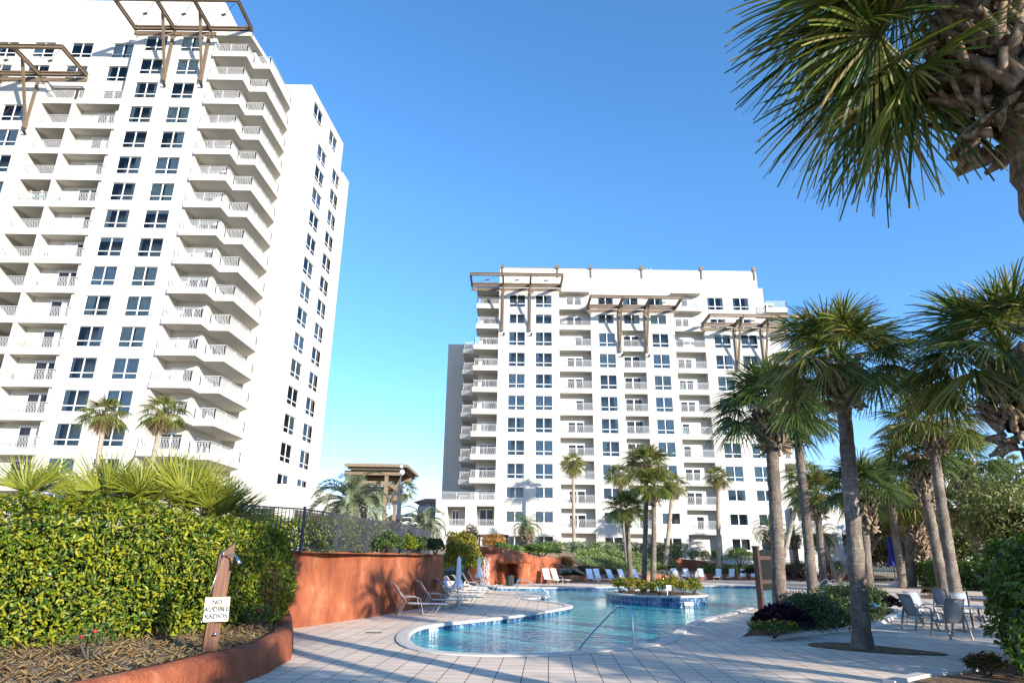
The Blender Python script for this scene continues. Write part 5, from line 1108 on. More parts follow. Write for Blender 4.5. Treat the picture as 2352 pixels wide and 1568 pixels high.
# flower bed near the notice board
BED = smooth_loop([(5.45, 17.85), (6.7, 18.65), (8.8, 20.4), (11.7, 22.8), (14.2, 26.2), (16.6, 29.9), (16.9, 31.6), (15.6, 32.2), (12.8, 30.6), (10.8, 28.2), (9.0, 25.4), (7.2, 21.6), (6.2, 19.4)], 1)
kb = MB(); inn = offset_loop(BED, .22); 
for i in range(len(BED)):
    j = (i + 1) % len(BED); a, b, c, d = BED[i], BED[j], inn[j], inn[i]
    m0 = [(x * .8 + u * .2, y * .8 + v * .2) for (x, y), (u, v) in ((a, d), (b, c))]
    kb.quad((*a, 0), (*b, 0), (*m0[1], .10), (*m0[0], .10)).quad((*m0[0], .10), (*m0[1], .10), (*c, .11), (*d, .11)).quad((*d, .11), (*c, .11), (*c, 0.02), (*d, 0.02))
o = kb.build('flower_bed_kerb', M['coping'], loc=(9, 24, 0)); tag(o, 'pale stone kerb edging the flower bed beside the pool', 'kerb')
flat('bed_mulch', [offset_loop(BED, .2)], .085, M['mulch'], 'structure')
boxhedge('low_shrub_row', 'low grey green shrub mass in the flower bed behind the marigolds', 'shrub', [(8.75, 20.9), (9.8, 22.0), (11.2, 23.6), (12.4, 25.2)], 1.5, .98, .08, 9000, .095, 'hedgedark', rnd=.4, wob=.28, up=.5)
def frilly(name, label, cat, c, rx, ry, h_, n, mat='kale', group=None):
    t = thing(name, label, cat, c, group); parts = []
    for i in range(n):
        u = math.sqrt(random.random()); a = random.uniform(0, 6.28); x, y = rx * u * math.cos(a), ry * u * math.sin(a); z = h_ * (1 - .55 * u * u) * random.uniform(.55, 1.0)
        d = Vector((math.cos(a) * u + random.gauss(0, .4), math.sin(a) * u + random.gauss(0, .4), .5)).normalized(); s_ = d.cross(Vector((0, 0, 1))).normalized(); uu = s_.cross(d); L = random.uniform(.09, .16); k = 9
        V = [np.array((x, y, z * .8))]; 
        for q in range(k):
            th = -1.9 + 3.8 * q / (k - 1); w = L * (1 + .12 * math.sin(q * 2.4 + i)); V.append(np.array(Vector((x, y, z)) + d * math.cos(th * .75) * w + s_ * math.sin(th * .75) * w + uu * (.035 * math.sin(q * 2.1 + i) + .02)))
        F3 = [[0, q + 1, q + 2, 0] for q in range(k - 1)]
        parts.append((np.array(V), np.array([[0, q + 1, q + 2] for q in range(k - 1)])))
    V, F3 = join(parts); npmesh('foliage', V + np.array(c), F3, M[mat], t); return t
frilly('ornamental_kale', 'dark purple kale mass around the foot of the notice board', 'kale', (7.6, 19.75, .08), .78, .55, .74, 460)
frilly('ornamental_kale', 'dark purple kale mass at the far curve of the flower bed', 'kale', (14.6, 28.7, .08), 1.2, .9, .85, 520)
frilly('ornamental_kale', 'far purple kale clump in front of the brown shower post', 'kale', (24.6, 61.0, .08), 1.1, .9, 1.1, 260)
frilly('ornamental_kale', 'purple plants in the far planter left of the bin', 'kale', (26.4, 74.6, .5), 1.8, .7, .8, 220)
mg = shrub('marigold_patch', 'low patch of orange marigolds at the corner of the flower bed', 'flowers', (7.0, 18.95, .08), (.72, .34, .2), 2600, .06, 'brightleaf', up=.6, shell=.3)
fl = MB()
for i in range(26):
    a = random.uniform(0, 6.28); u = math.sqrt(random.random()); x, y = 7.0 + .66 * u * math.cos(a), 18.85 + .3 * u * math.sin(a); z = .36 + .12 * (1 - u) + random.uniform(-.03, .06); s_ = random.uniform(.022, .036)
    for q in range(3): fl.lathe([(s_ * .3, -.008), (s_ * (1 - .25 * q), .004), (s_ * .3, .012)], (x + random.gauss(0, .004), y, z + q * .010), 9)
fl.build('blossoms', M['orange'], mg)
flat('bed_mulch', [smooth_loop([(7.2, 17.9), (8.3, 18.6), (9.2, 17.9), (10.3, 16.2), (8.8, 16.35), (7.9, 16.9)], 2)], .02, M['mulch'], 'structure')
flat('bed_mulch', [smooth_loop([(24.0, 43.2), (26.5, 45.8), (29, 46.8), (33, 44), (38, 38), (38, 33), (30, 37), (25.2, 40)], 2)], .02, M['mulch'], 'structure')
flat('bed_mulch', [smooth_loop([(23.2, 59.6), (26.5, 60.4), (28.2, 60), (26, 58.6)], 1)], .02, M['mulch'], 'structure')
flat('bed_mulch', [smooth_loop([(6.7, 12.4), (7.7, 13.2), (8.9, 13.7), (12, 16.5), (16, 16.5), (16, 9), (9, 9)], 1)], .03, M['mulch'], 'structure')
kb = MB(); pts = [(6.5, 12.5), (7.6, 13.35), (8.9, 13.95), (10.5, 15.4)]
for i in range(3): kb.bar((*pts[i], .02), (*pts[i + 1], .02), .2, .08)
tag(kb.build('planter_kerb', M['coping'], loc=(8, 13, 0)), 'short pale kerb below the right edge bush', 'kerb')
for lab, x, y, r_, mt in (('left round grass tuft in the mulch bed by the grey palm', 27.0, 45.2, .38, 'brownleaf'), ('right round grass tuft in the mulch bed by the grey palm', 28.2, 45.6, .5, 'brownleaf'), ('grass tuft under the right edge bush', 8.75, 13.3, .32, 'brownleaf')):
    shrub('grass_tuft', lab, 'grass tuft', (x, y, .02), (r_, r_, r_ * .55), 1200, .16 if x > 20 else .12, mt, up=1.1, wr=.1, shell=.2)
# roses and small plants in front of the big hedge
for lab, x, y, r_ in (('sparse rose bush with one red bloom at the far left bed corner', -6.6, 8.9, .35), ('sparse rose bush with a red bloom below the hedge', -6.25, 10.9, .4), ('small rose bush behind the shower post', -5.6, 15.9, .45)):
    t = shrub('rose_bush', lab, 'rose bush', (x, y, .4), (r_, r_, .3), 420, .05, 'hedgedark', shell=.2)
    for q in range(2): MB().lathe([(.01, -.02), (.032, 0), (.026, .02), (.008, .026)], (x + random.uniform(-.2, .2), y - .2, .4 + random.uniform(.35, .5)), 8).build('bloom', M['redpetal'], t)
# dry pine straw blades scattered on the near bed
n_ = 7000; P = np.zeros((n_, 3)); P[:, 0] = rng.uniform(-8.6, -4.0, n_); P[:, 1] = rng.uniform(7.0, 18.5, n_); P[:, 2] = .405 + rng.uniform(0, .04, n_)
edge = np.interp(P[:, 1], [6.2, 9, 11, 12.6, 14.4, 16.7, 19], [-5.95, -5.1, -4.62, -4.47, -4.6, -5.2, -6.1]); P = P[P[:, 0] < edge - .03]
V, Fq = leaves(P, np.tile([0, 0, 1.0], (len(P), 1)), .13, .16, 2.0, jit=.5)
tag(npmesh('fallen_leaves', V, Fq, M['deadfrond'], loc=(-6, 12, .4)), 'dry leaves and straw scattered on the bed below the big hedge', 'fallen leaves', None, 'stuff')
# saw palmettos behind the hedge
PGm = 'saw palmettos behind the big hedge'
for i, (px, py, Y, L) in enumerate(((70, 1100, 15.5, .95), (215, 1125, 19.5, 1.2), (255, 1115, 18.5, 1.2), (300, 1120, 19.0, 1.15), (345, 1115, 18.6, 1.2), (400, 1120, 19.2, 1.25), (440, 1130, 18.8, 1.2), (490, 1145, 19.2, 1.2), (525, 1160, 19.8, 1.1))):
    c = at(px, py, Y); parts = []
    for q in range(9):
        el = R(random.uniform(25, 85)); az = q * 2.4 + random.uniform(-.3, .3); d = np.array([math.cos(az) * math.cos(el), math.sin(az) * math.cos(el), math.sin(el)]); hub = np.array([0, 0, -.75]) + d * random.uniform(.5, .8)
        parts.append(ribbon([np.array([0, 0, -.9]), np.array([0, 0, -.8]) + d * .3, hub], [.03, .025, .02])); nn = np.array([-d[0] * .5, -d[1] * .5 - .5, .6])
        parts.append(fan_leaf(hub, d, nn, L * random.uniform(.75, 1.05), 22, spread=1.15, droop=.1, fold=.12, k=3, tipdroop=.08))
    t = thing('saw_palmetto', 'yellow green saw palmetto above the hedge, ' + ['at the far left edge', 'leftmost of the main clump', 'under the first fan palm', 'right of the first fan palm trunk', 'left of the second fan palm trunk', 'under the second fan palm', 'just right of the second fan palm', 'second from the right end', 'rightmost, leaning over the fence end'][i], 'palmetto', tuple(c + Vector((0, 0, -.9))), PGm)
    V, Fq = join(parts); o = npmesh('fronds', V + np.array(c), Fq, M['palmetto'], t)
    MB().tube([tuple(c + Vector((0, 0, -2.0))), tuple(c + Vector((0, 0, -.75)))], [.09, .06], 7).build('stem', M['bark'], t)
# ---------------- trees on the right
def tree(name, label, base, crown_c, rad, n, size, mat, lumps=7, group=None, spread=.6, limbs=5):
    t = thing(name, label, 'tree', base, group); base = Vector(base); cc = Vector(crown_c); parts = []
    tb_ = MB(); rt_ = rad * .07 + .05; tb_.tube([base - Vector((0, 0, .1)), base.lerp(cc, .5) + Vector((random.uniform(-.2, .2), 0, 0)), cc], [rt_, rt_ * .7, rt_ * .25], 8)
    for i in range(lumps):
        d = Vector((random.gauss(0, 1), random.gauss(0, 1), random.gauss(0, .7))).normalized() * rad * spread * random.uniform(.6, 1.1); c = cc + d; r_ = rad * random.uniform(.32, .55)
        P, Nn = lump(n // lumps, tuple(c), (r_, r_, r_ * .8), shell=.25, noise_amp=.25, flat_bottom=False); parts.append(leaves(P, Nn, size, .5, .3))
        tb_.tube([base.lerp(cc, random.uniform(.4, .7)), c * .6 + cc * .4 - Vector((0, 0, .2 * r_)), c], [rt_ * .45, rt_ * .3, .02], 6)
    tb_.build('trunk', M['bark'], t); V, Fq = join(parts); npmesh('crown', V, Fq, M[mat], t); return t
TG = 'trees beyond the pool at the right'
def T5(label, px, py, Y, rad, n, size, mat, name='broadleaf_tree', **kw):
    c = A(5, px, py, Y); return tree(name, label, (c.x + random.uniform(-.5, .5), Y, 0), tuple(c), rad, n, size, mat, group=TG, **kw)
T5('bushy olive oak tree above the right edge bush', 2140, 430, 52, 3.6, 9000, .28, 'oak', lumps=11)
T5('low olive oak right behind the right edge palm', 2290, 520, 44, 3.0, 7000, .25, 'oak', lumps=9)
T5('shaded oak thicket behind the clipped right hedge', 1900, 640, 72, 3.8, 6000, .33, 'oak', lumps=9)
T5('brown green thicket between the far palm trunks', 1520, 660, 84, 3.6, 5200, .34, 'brownleaf', lumps=9)
T5('low thicket behind the black fence right of the shower post', 1330, 700, 88, 3.2, 4200, .34, 'brownleaf', lumps=8)
T5('thicket between the stout palm and the hedge', 1720, 690, 80, 3.4, 5000, .34, 'oak', lumps=8)
T5('yellow green tree glimpsed beyond the far palms', 1480, 470, 100, 4.0, 4200, .42, 'yellowshrub', lumps=8)
T5('dark tree filling the gap above the clipped hedge', 1780, 520, 92, 4.4, 4600, .4, 'oak', lumps=9)
T5('tall shaded oak at the far right edge', 2400, 330, 60, 4.2, 5600, .32, 'oak', lumps=9)
# pines
def pine(label, px, py, Y, h_, seed):
    c = A(5, px, py, Y); t = thing('pine_tree', label, 'pine tree', (c.x, Y, 0), TG); tb_ = MB(); tb_.tube([(c.x, Y, -.1), (c.x, Y, c.z + h_ * .4)], [.22, .05], 8); parts = []
    for i in range(16):
        z = c.z - h_ * .6 + h_ * i / 15; a = i * 2.4; L = (1 - i / 18) * h_ * .42 + .3; e = Vector((c.x + math.cos(a) * L, Y + math.sin(a) * L, z + .35 * L)); tb_.tube([(c.x, Y, z), tuple(e)], [.05, .015], 5)
        for q in range(5):
            u = .4 + .15 * q; k = 34; o_ = np.array(Vector((c.x, Y, z)).lerp(e, u)); d = unit(rng.normal(0, 1, (k, 3)) + np.array([0, 0, .9])); P = np.tile(o_, (k, 1)); S_ = unit(np.cross(d, rng.normal(0, 1, (k, 3)))) * .02; L2 = rng.uniform(.25, .42, (k, 1)); V = np.stack([P - S_, P + S_, P + d * L2 + S_ * .2, P + d * L2 - S_ * .2], 1).reshape(-1, 3); ii = np.arange(k)[:, None] * 4; parts.append((V, ii + np.array([[0, 1, 2, 3]])))
    tb_.build('trunk', M['bark'], t); V, Fq = join(parts); npmesh('needles', V, Fq, M['pine'], t)
pine('bright young pine above the right hand trees', 2240, 200, 62, 5.0, 1); pine('second young pine touching the right edge palm', 2310, 240, 58, 4.2, 2); pine('slender pine beyond the broad patio palm crown', 2120, 330, 75, 4.5, 3)

# ================================================================== FURNITURE AND SMALL THINGS
def strip(pts, w, th=0.012):
    """fabric strip: pts (x,z) in the thing's xz plane, width w along y"""
    mb = MB(); n = len(pts); h = w / 2
    for s_ in (0, 1):
        for (x, z) in pts:
            for y in (-h, h): mb.v.append((x, y, z - s_ * th))
    for i in range(n - 1):
        a = i * 2; b = n * 2 + i * 2
        mb.f += [(a, a + 2, a + 3, a + 1), (b, b + 1, b + 3, b + 2), (a, b, b + 2, a + 2), (a + 1, a + 3, b + 3, b + 1)]; mb.mi += [0] * 4
    a = 0; b = n * 2; mb.f += [(a, a + 1, b + 1, b), (2 * n - 2, b + 2 * n - 2, b + 2 * n - 1, 2 * n - 1)]; mb.mi += [0, 0]
    return mb
def make_lounger(fabric, frame, back=52):
    t = thing('sun_lounger', 'sun lounger', 'sun lounger'); a = R(back); bx, bz = -0.30, .37; L = .88
    tx, tz = bx - math.cos(a) * L, bz + math.sin(a) * L
    strip([(bx + .02, bz), (.2, .365), (.6, .36), (.95, .365), (1.12, .35)], .56).build('seat', M[fabric], t, world=False)
    mid = (bx - math.cos(a) * L * .5 - .02, bz + math.sin(a) * L * .5 - .02)
    strip([(bx + .01, bz + .012), mid, (tx, tz), (tx - .08, tz - .01)], .56).build('backrest', M[fabric], t, world=False)
    fr = MB()
    for y in (-.30, .30):
        fr.tube([(tx - .07, y, tz - .02), (tx, y, tz), (bx, y, bz), (1.0, y, .345), (1.14, y, .33)], .016, 6)
        fr.tube([(-.62, y, 0.0), (-.42, y, .36), (-.38, y, .50)], .016, 6)
    fr.tube([(1.14, -.3, .33), (1.14, .3, .33)], .016, 6); fr.tube([(tx - .07, -.3, tz - .02), (tx - .07, .3, tz - .02)], .016, 6); fr.tube([(bx, -.3, bz), (bx, .3, bz)], .014, 6)
    fr.build('frame', M[frame], t, smooth=True, world=False)
    for y in (-.335, .335):
        MB().tube([(-.66, y, 0.0), (-.52, y, .46), (-.46, y, .56), (-.36, y, .60), (.04, y, .58), (.12, y, .54), (.17, y, .34), (.24, y, .05), (.32, y, .015), (.62, y, .015), (.68, y, .05), (.86, y, .34)], .015, 6).build('armrest', M[frame], t, smooth=True, world=False)
    MB().tube([(.24, -.335, .03), (.24, .335, .03)], .014, 6).tube([(-.62, -.335, .02), (-.62, .335, .02)], .014, 6).build('stretcher', M[frame], t, smooth=True, world=False)
    return t
def place(o, x, y, rz, label, group=None, z=0.0, s=1.0):
    o.location = (x, y, z); o.rotation_euler = (0, 0, rz); o.scale = (s,) * 3; o['label'] = label
    if group: o['group'] = group
    return o
LA = make_lounger('sling', 'alu'); LB = make_lounger('sling', 'alu', 58); LC = make_lounger('sling', 'alu', 66)
rowL = [(-3.35, 25.55, 17, LA), (-2.75, 28.0, 16, LA), (-2.25, 30.3, 15, LA), (-2.35, 32.6, 14, LA), (-2.3, 35.2, 13, LA), (-2.15, 37.6, 12, LA), (-1.95, 41.0, 10, LB), (-1.7, 43.0, 8, LB)]
labL = ['nearest lounger beside the red retaining wall, in the shade', 'second lounger along the red retaining wall, behind the nearest', 'third lounger along the red wall, behind the near umbrella base', 'fourth lounger along the red wall, at its far end', 'sunlit lounger just beyond the end of the red wall', 'sunlit lounger between the two closed umbrellas', 'second last lounger in front of the yellow green shrub', 'last lounger of the left row next to the far umbrella']
used = set()
def put(proto, *a, **k):
    if proto.name in used: o = copy_tree(proto)
    else: o = proto; used.add(proto.name)
    return place(o, *a, **k)
for (x, y, a, pr), lb in zip(rowL, labL): put(pr, x, y, R(a), lb, 'loungers along the left wall')
g0 = 'white loungers along the far side of the pool'
far = [(5, 0, 0)]
def gpx(k, x, y, s=1.0):
    p = Gd(k, x, y); return p.x * s, p.y * s
for (k, x, y, rz, s, pr, lb) in ((4, 1590, 918, -62, 1, LC, 'white lounger leftmost in front of the grotto wall'), (4, 1650, 917, -50, 1, LC, 'white lounger second in front of the grotto wall'), (4, 1872, 914, -70, 1, LC, 'white lounger first before the brown clipped mound'), (4, 1925, 910, -62, .985, LC, 'white lounger second before the brown clipped mound'), (4, 2010, 905, -62, .97, LB, 'white lounger just left of the island palm trunks'), (4, 2085, 900, -62, .955, LB, 'white lounger half hidden behind the island palms'), (4, 2180, 897, -60, .945, LB, 'white lounger seen between the two right island palms'),
    (5, 240, 890, -95, .965, LC, 'white lounger facing the pool right of the patio chairs'), (5, 345, 889, -118, .965, LC, 'white lounger second right of the patio chairs'), (5, 430, 889, -122, .965, LC, 'white lounger third right of the patio chairs'), (5, 505, 889, -122, .965, LC, 'white lounger fourth right of the patio chairs'), (5, 580, 888, -110, .965, LC, 'white lounger mostly behind the notice board post'), (5, 65, 888, -90, .95, LC, 'white lounger behind the left patio chairs'), (5, 148, 889, -85, .95, LC, 'white lounger behind the right patio chairs')):
    x_, y_ = gpx(k, x, y, s); put(pr, x_, y_, R(rz), lb, g0)
for (k, x, y, rz, lb) in ((5, 1500, 900, -30, 'grey lounger beyond the palm with the mulch bed'), (5, 1600, 915, -80, 'grey lounger half behind the clipped right hedge')):
    x_, y_ = gpx(k, x, y); put(LB, x_, y_, R(rz), lb, 'loungers near the right hedge')
# umbrellas
def make_umbrella(mat):
    t = thing('closed_umbrella', 'umbrella', 'umbrella')
    MB().tube([(0, 0, .1), (0, 0, 1.9)], .019, 8).build('pole', M['taupe'], t, smooth=True, world=False)
    MB().lathe([(.02, .0), (.30, .0), (.31, .03), (.29, .07), (.20, .10), (.08, .14), (.045, .17), (.04, .32), (.0, .32)], n=24).build('base', M['concrete'], t, smooth=True, world=False)
    mb = MB(); n = 32; rows_ = [(1.97, .02, 0), (1.93, .06, .15), (1.86, .085, .2), (1.80, .075, .15), (1.6, .085, .2), (1.3, .10, .25), (1.18, .095, .2), (1.02, .15, .3), (.88, .20, .34), (.80, .225, .36), (.84, .12, .2)]
    for z, r_, k in rows_:
        for j in range(n):
            a = 6.2832 * j / n; rr = r_ * (1 + k * .6 * math.cos(a * 8 + z * 1.5)); mb.v.append((rr * math.cos(a), rr * math.sin(a), z + .02 * math.sin(a * 8)))
    for i in range(len(rows_) - 1):
        for j in range(n): mb.f.append((i * n + j, i * n + (j + 1) % n, (i + 1) * n + (j + 1) % n, (i + 1) * n + j)); mb.mi.append(0)
    mb.build('canopy', M[mat], t, smooth=True, world=False)
    MB().lathe([(.0, 1.95), (.03, 1.96), (.035, 1.99), (.015, 2.02), (0, 2.03)], n=10).build('finial', M[mat], t, smooth=True, world=False)
    return t
U = make_umbrella('canvas'); place(U, -2.04, 28.5, .3, 'closed white umbrella standing in the shade among the near loungers', 'closed white umbrellas')
U2 = copy_tree(U); place(U2, -1.8, 42.4, 1.0, 'closed white umbrella in full sun by the waterfall', 'closed white umbrellas')
U3 = make_umbrella('bluecanvas'); p = Gd(5, 1572, 905); place(U3, 34.5, 62.5, .4, 'closed deep blue umbrella behind the grey palm trunk', s=2.15)
# dining chairs and tables
def make_chair():
    t = thing('patio_chair', 'chair', 'chair')
    pr = [(.30, .445), (.22, .425), (.05, .40), (-.10, .395), (-.19, .42), (-.25, .50), (-.30, .66), (-.36, .86), (-.42, 1.0), (-.47, 1.03)]
    mb = strip(pr, .52); mb.v = [(-v[1], v[0], v[2]) for v in mb.v]; mb.build('sling', M['slinggrey'], t, world=False, smooth=True)
    fr = MB()
    for s_ in (-1, 1): fr.tube([(s_ * .275, p_[0], p_[1]) for p_ in pr], .017, 6)
    fr.tube([(-.275, .30, .44), (.275, .30, .44)], .016, 6).tube([(-.275, -.47, 1.03), (.275, -.47, 1.03)], .016, 6)
    fr.build('frame', M['taupe'], t, smooth=True, world=False)
    for s_ in (-1, 1):
        MB().bar((s_ * .31, .36, 0), (s_ * .31, .17, .60), .035, .05).build('leg', M['taupe'], t, world=False)
        MB().bar((s_ * .31, -.44, 0), (s_ * .31, -.27, .62), .035, .05).build('leg', M['taupe'], t, world=False)
        MB().tube([(s_ * .31, -.30, .60), (s_ * .315, -.22, .655), (s_ * .315, .05, .665), (s_ * .31, .18, .645), (s_ * .305, .22, .58)], .020, 8).build('armrest', M['taupe'], t, smooth=True, world=False)
        MB().bar((s_ * .31, .30, .20), (s_ * .31, -.38, .20), .03, .03).build('stretcher', M['taupe'], t, world=False)
    return t
def make_table():
    t = thing('patio_table', 'table', 'table')
    MB().box(-.75, .75, -.5, .5, .70, .725).build('table_top', M['concrete'], t, bevel=.01, world=False)
    MB().box(-.76, .76, -.51, .51, .66, .699).build('rim', M['taupe'], t, bevel=.01, world=False)
    for sx in (-1, 1):
        for sy in (-1, 1): MB().bar((sx * .62, sy * .40, 0), (sx * .52, sy * .30, .66), .06, .06).build('leg', M['taupe'], t, world=False)
    MB().tube([(0, 0, .05), (0, 0, 1.15)], .022, 8).build('umbrella_pole', M['black'], t, smooth=True, world=False)
    b = MB(); 
    for i in range(7): b.box(-.33, .33, -.33 + i * .095, -.25 + i * .095, .0, .06 + .02 * (1 - abs(i - 3) / 3))
    b.build('umbrella_base', M['concrete'], t, world=False)
    return t
CH = make_chair(); TBL = make_table(); gC = 'grey sling chairs at the right hand tables'
place(TBL, 14.3, 22.0, .1, 'pale topped patio table ringed by grey sling chairs', 'patio tables')
place(CH, 12.9, 22.35, R(-82), 'grey sling chair seen in profile left of the table', gC)
for x, y, rz, lb in ((12.35, 20.05, R(4), 'grey sling chair nearest the camera with its back turned'), (14.0, 24.0, R(188), 'grey sling chair behind the leaning palm pair, facing us'), (15.3, 23.6, R(176), 'grey sling chair behind the table'), (14.9, 20.6, R(8), 'grey sling chair half hidden by the right edge bush'), (16.1, 21.6, R(85), 'grey sling chair at the right end of the table')):
    place(copy_tree(CH), x, y, rz, lb, gC)
T2 = copy_tree(TBL); place(T2, 18.6, 27.6, .5, 'second patio table further back behind the leaning palms', 'patio tables')
place(copy_tree(CH), 17.5, 28.3, R(-60), 'grey sling chair at the further patio table, left side', gC); place(copy_tree(CH), 18.9, 26.2, R(20), 'grey sling chair at the further patio table, near side', gC)
T3 = copy_tree(TBL); x_, y_ = gpx(5, 128, 897, .965); place(T3, x_, y_, .3, 'small far table between four grey chairs beyond the pool', 'patio tables', s=.8)
for dx, dy, rz, lb in ((-1.0, -.2, -80, 'left grey chair of the far table group'), (-.45, .7, -150, 'back left grey chair of the far table group'), (.95, .2, 90, 'right grey chair of the far table group'), (.7, -.8, 40, 'front right grey chair of the far table group')):
    place(copy_tree(CH), x_ + dx, y_ + dy, R(rz), lb, 'grey chairs around the far table')
# handrails
def rail_thing(label, parts, r_=.022, group=None, loc=None):
    t = thing('pool_handrail', label, 'handrail', loc or parts[0][0], group)
    for q in parts:
        pts = [Vector(p) for p in q]; sm = pts
        for _ in range(2):
            o_ = [sm[0]]
            for i in range(len(sm) - 1): o_ += [sm[i].lerp(sm[i + 1], .25), sm[i].lerp(sm[i + 1], .75)]
            sm = o_ + [sm[-1]]
        MB().tube(sm, r_, 10).build('tube', M['steel'], t, smooth=True)
    fl_ = MB()
    for q in parts:
        for e in (q[0], q[-1]):
            if e[2] > -.02 and e[2] < .05: fl_.lathe([(.05, 0), (.05, .012), (.025, .02)], (e[0], e[1], .006), 12)
    if fl_.v: fl_.build('flange', M['steel'], t, smooth=True)
    return t
a = A(4, 1778, 1335, 17.7); b = A(4, 2015, 1080, 17.05); c = A(4, 2045, 1063, 16.98); d = A(4, 2095, 1064, 16.85); e = A(4, 2135, 1100, 16.72); f_ = Gd(4, 2150, 1345)
rail_thing('single steel handrail slanting into the shallow end nearest the camera', [[(f_.x, f_.y, 0), (f_.x - .02, f_.y, e.z * .6), tuple(e), tuple(d), tuple(c), tuple(b), tuple(a), (a.x - .12, a.y + .1, -.5)]], .024)
g1 = Gd(4, 1368, 1012)
def ladder(x, y, rz, lab):
    c_, s_ = math.cos(rz), math.sin(rz); W = lambda u, v, z: (x + u * c_ - v * s_, y + u * s_ + v * c_, z)
    P_ = [[W(0, v, 0), W(0, v, .72), W(.10, v, .92), W(.42, v, .92), W(1.5, v, .38), W(1.62, v, .24), W(1.62, v, -.3)] for v in (-.25, .25)]
    P_ += [[W(.02, v, .2), W(1.6, v, .2)] for v in (-.25, .25)]
    return rail_thing(lab, P_)
ladder(g1.x + .05, g1.y + .2, R(6), 'paired steel handrails at the deck point near the umbrellas')
p1 = Gd(5, 1095, 985); ladder(p1.x, p1.y - .2, R(212), 'paired steel handrails at the right cove of the pool')
p1 = Gd(5, 1030, 900); ladder(p1.x, p1.y, R(205), 'steel handrail further back by the short pale palm')
p1 = Gd(5, 15, 888); ladder(p1.x * .95, p1.y * .95, R(250), 'steel handrail at the far edge of the pool right of the island')
# trash cans
def can(label, x, y, s=1.0):
    t = thing('trash_can', label, 'trash can', (x, y, 0)); mb = MB(); n = 28
    prof = [(.26, .02), (.29, .10), (.30, .62)]
    for r_, z in prof:
        for j in range(n * 2): a = 3.14159 * j / n; rr = r_ * (1 + (.02 if j % 2 else -.02)); mb.v.append((x + rr * math.cos(a) * s, y + rr * math.sin(a) * s, z * s))
    for i in range(2):
        for j in range(n * 2): mb.f.append((i * 2 * n + j, i * 2 * n + (j + 1) % (2 * n), (i + 1) * 2 * n + (j + 1) % (2 * n), (i + 1) * 2 * n + j)); mb.mi.append(0)
    mb.build('body', M['canplastic'], t); MB().lathe([(.25 * s, .60 * s), (.325 * s, .62 * s), (.33 * s, .68 * s), (.30 * s, .70 * s), (.22 * s, .70 * s), (.20 * s, .60 * s)], (x, y, 0), 28).build('lid_ring', M['canplastic'], t, smooth=True); return t
p1 = Gd(4, 1330, 928); can('dark trash can beside the grotto cave opening', p1.x, p1.y - .3, 1.05)
p1 = Gd(5, 960, 888); t = thing('litter_bin', 'square dark brown bin behind the leaning pool edge palm', 'litter bin', (p1.x, p1.y, 0)); b_ = MB()
b_.box(p1.x - .38, p1.x + .38, p1.y - .3, p1.y + .3, 0.02, 1.25)
for i in range(9): b_.box(p1.x - .40 + .089 * i, p1.x - .34 + .089 * i, p1.y - .33, p1.y - .301, .05, 1.15)
b_.build('body', M['darkwood'], t); MB().box(p1.x - .44, p1.x + .44, p1.y - .36, p1.y + .36, 1.26, 1.34).build('lid', M['black'], t)
# shower post with sign
sp0 = Vector((-4.84, 11.75, .4)); st = thing('shower_post', 'leaning brown wooden shower post with a pull chain in the near bed', 'shower post', tuple(sp0))
topz = 2.14; up_ = at(1.0 * (0 + .35 * 1495), 1019.2 + .35 * 660, 11.75); tx_ = up_.x
pw = .15
def PX(z): return sp0.x + (tx_ - sp0.x) * (z - .4) / (topz - .4)
pm = MB(); 
for zz, sl in ((.35, 0), (topz, 0)): pass
vs_ = []
c45, s45 = math.cos(R(28)), math.sin(R(28))
for zz in (.35, topz):
    for sx, sy in ((-1, -1), (1, -1), (1, 1), (-1, 1)):
        dx, dy = sx * pw * .75, sy * pw * .75; z_ = zz - (.20 if (zz > 1 and sx < 0) else 0)
        vs_.append((PX(z_) + dx * c45 - dy * s45, sp0.y + dx * s45 + dy * c45, z_))
pm.add(vs_, [(3, 2, 1, 0), (4, 5, 6, 7), (0, 1, 5, 4), (1, 2, 6, 5), (2, 3, 7, 6), (3, 0, 4, 7)]); pm.build('post', M['wood'], st, bevel=.008)
fp = Vector((PX(1.92) + .02, sp0.y - .12, 1.92))
MB().tube([fp + Vector((-.02, .06, 0)), fp + Vector((0, -.05, 0))], .016, 8).tube([fp + Vector((0, -.04, -.02)), fp + Vector((0, -.04, .09))], .012, 8).tube([fp, fp + Vector((.10, -.06, .02)), fp + Vector((.20, -.10, .03)), fp + Vector((.27, -.13, -.02))], .011, 8).build('valve', M['steel'], st, smooth=True)
h0 = fp + Vector((.25, -.125, 0)); MB().tube([h0, h0 + Vector((.05, -.02, -.06)), h0 + Vector((.085, -.035, -.12))], [.016, .024, .042], 12).build('shower_head', M['steel'], st, smooth=True)
ch = MB(); lowp = Vector((PX(1.0) - .125, sp0.y - .19, .93)); ch.tube([fp + Vector((-.02, -.03, -.02)), fp.lerp(lowp, .5) + Vector((-.02, 0, -.03)), lowp], .006, 6); ch.tube([lowp, lowp + Vector((0, 0, -.04))], .014, 8); ch.build('pull_chain', M['steel'], st, smooth=True)
MB().lathe([(.0, 0), (.022, 0), (.022, .05), (0, .05)], (PX(.72) + .1, sp0.y - .10, .70), 10).tube([(PX(.72) + .06, sp0.y - .05, .72), (PX(.72) + .1, sp0.y - .15, .72)], .014, 8).build('tap', M['steel'], st, smooth=True)
sg = thing('notice_sign', 'white sign reading NO AUDIBLE RADIOS screwed to the shower post', 'sign', (PX(1.10) + .075, sp0.y - .16, 1.10)); sg.rotation_euler = (R(2), R(-2), R(10))
MB().box(-.185, .185, -.006, .006, -.175, .175).build('panel', M['signwhite'], sg, world=False, bevel=.004)
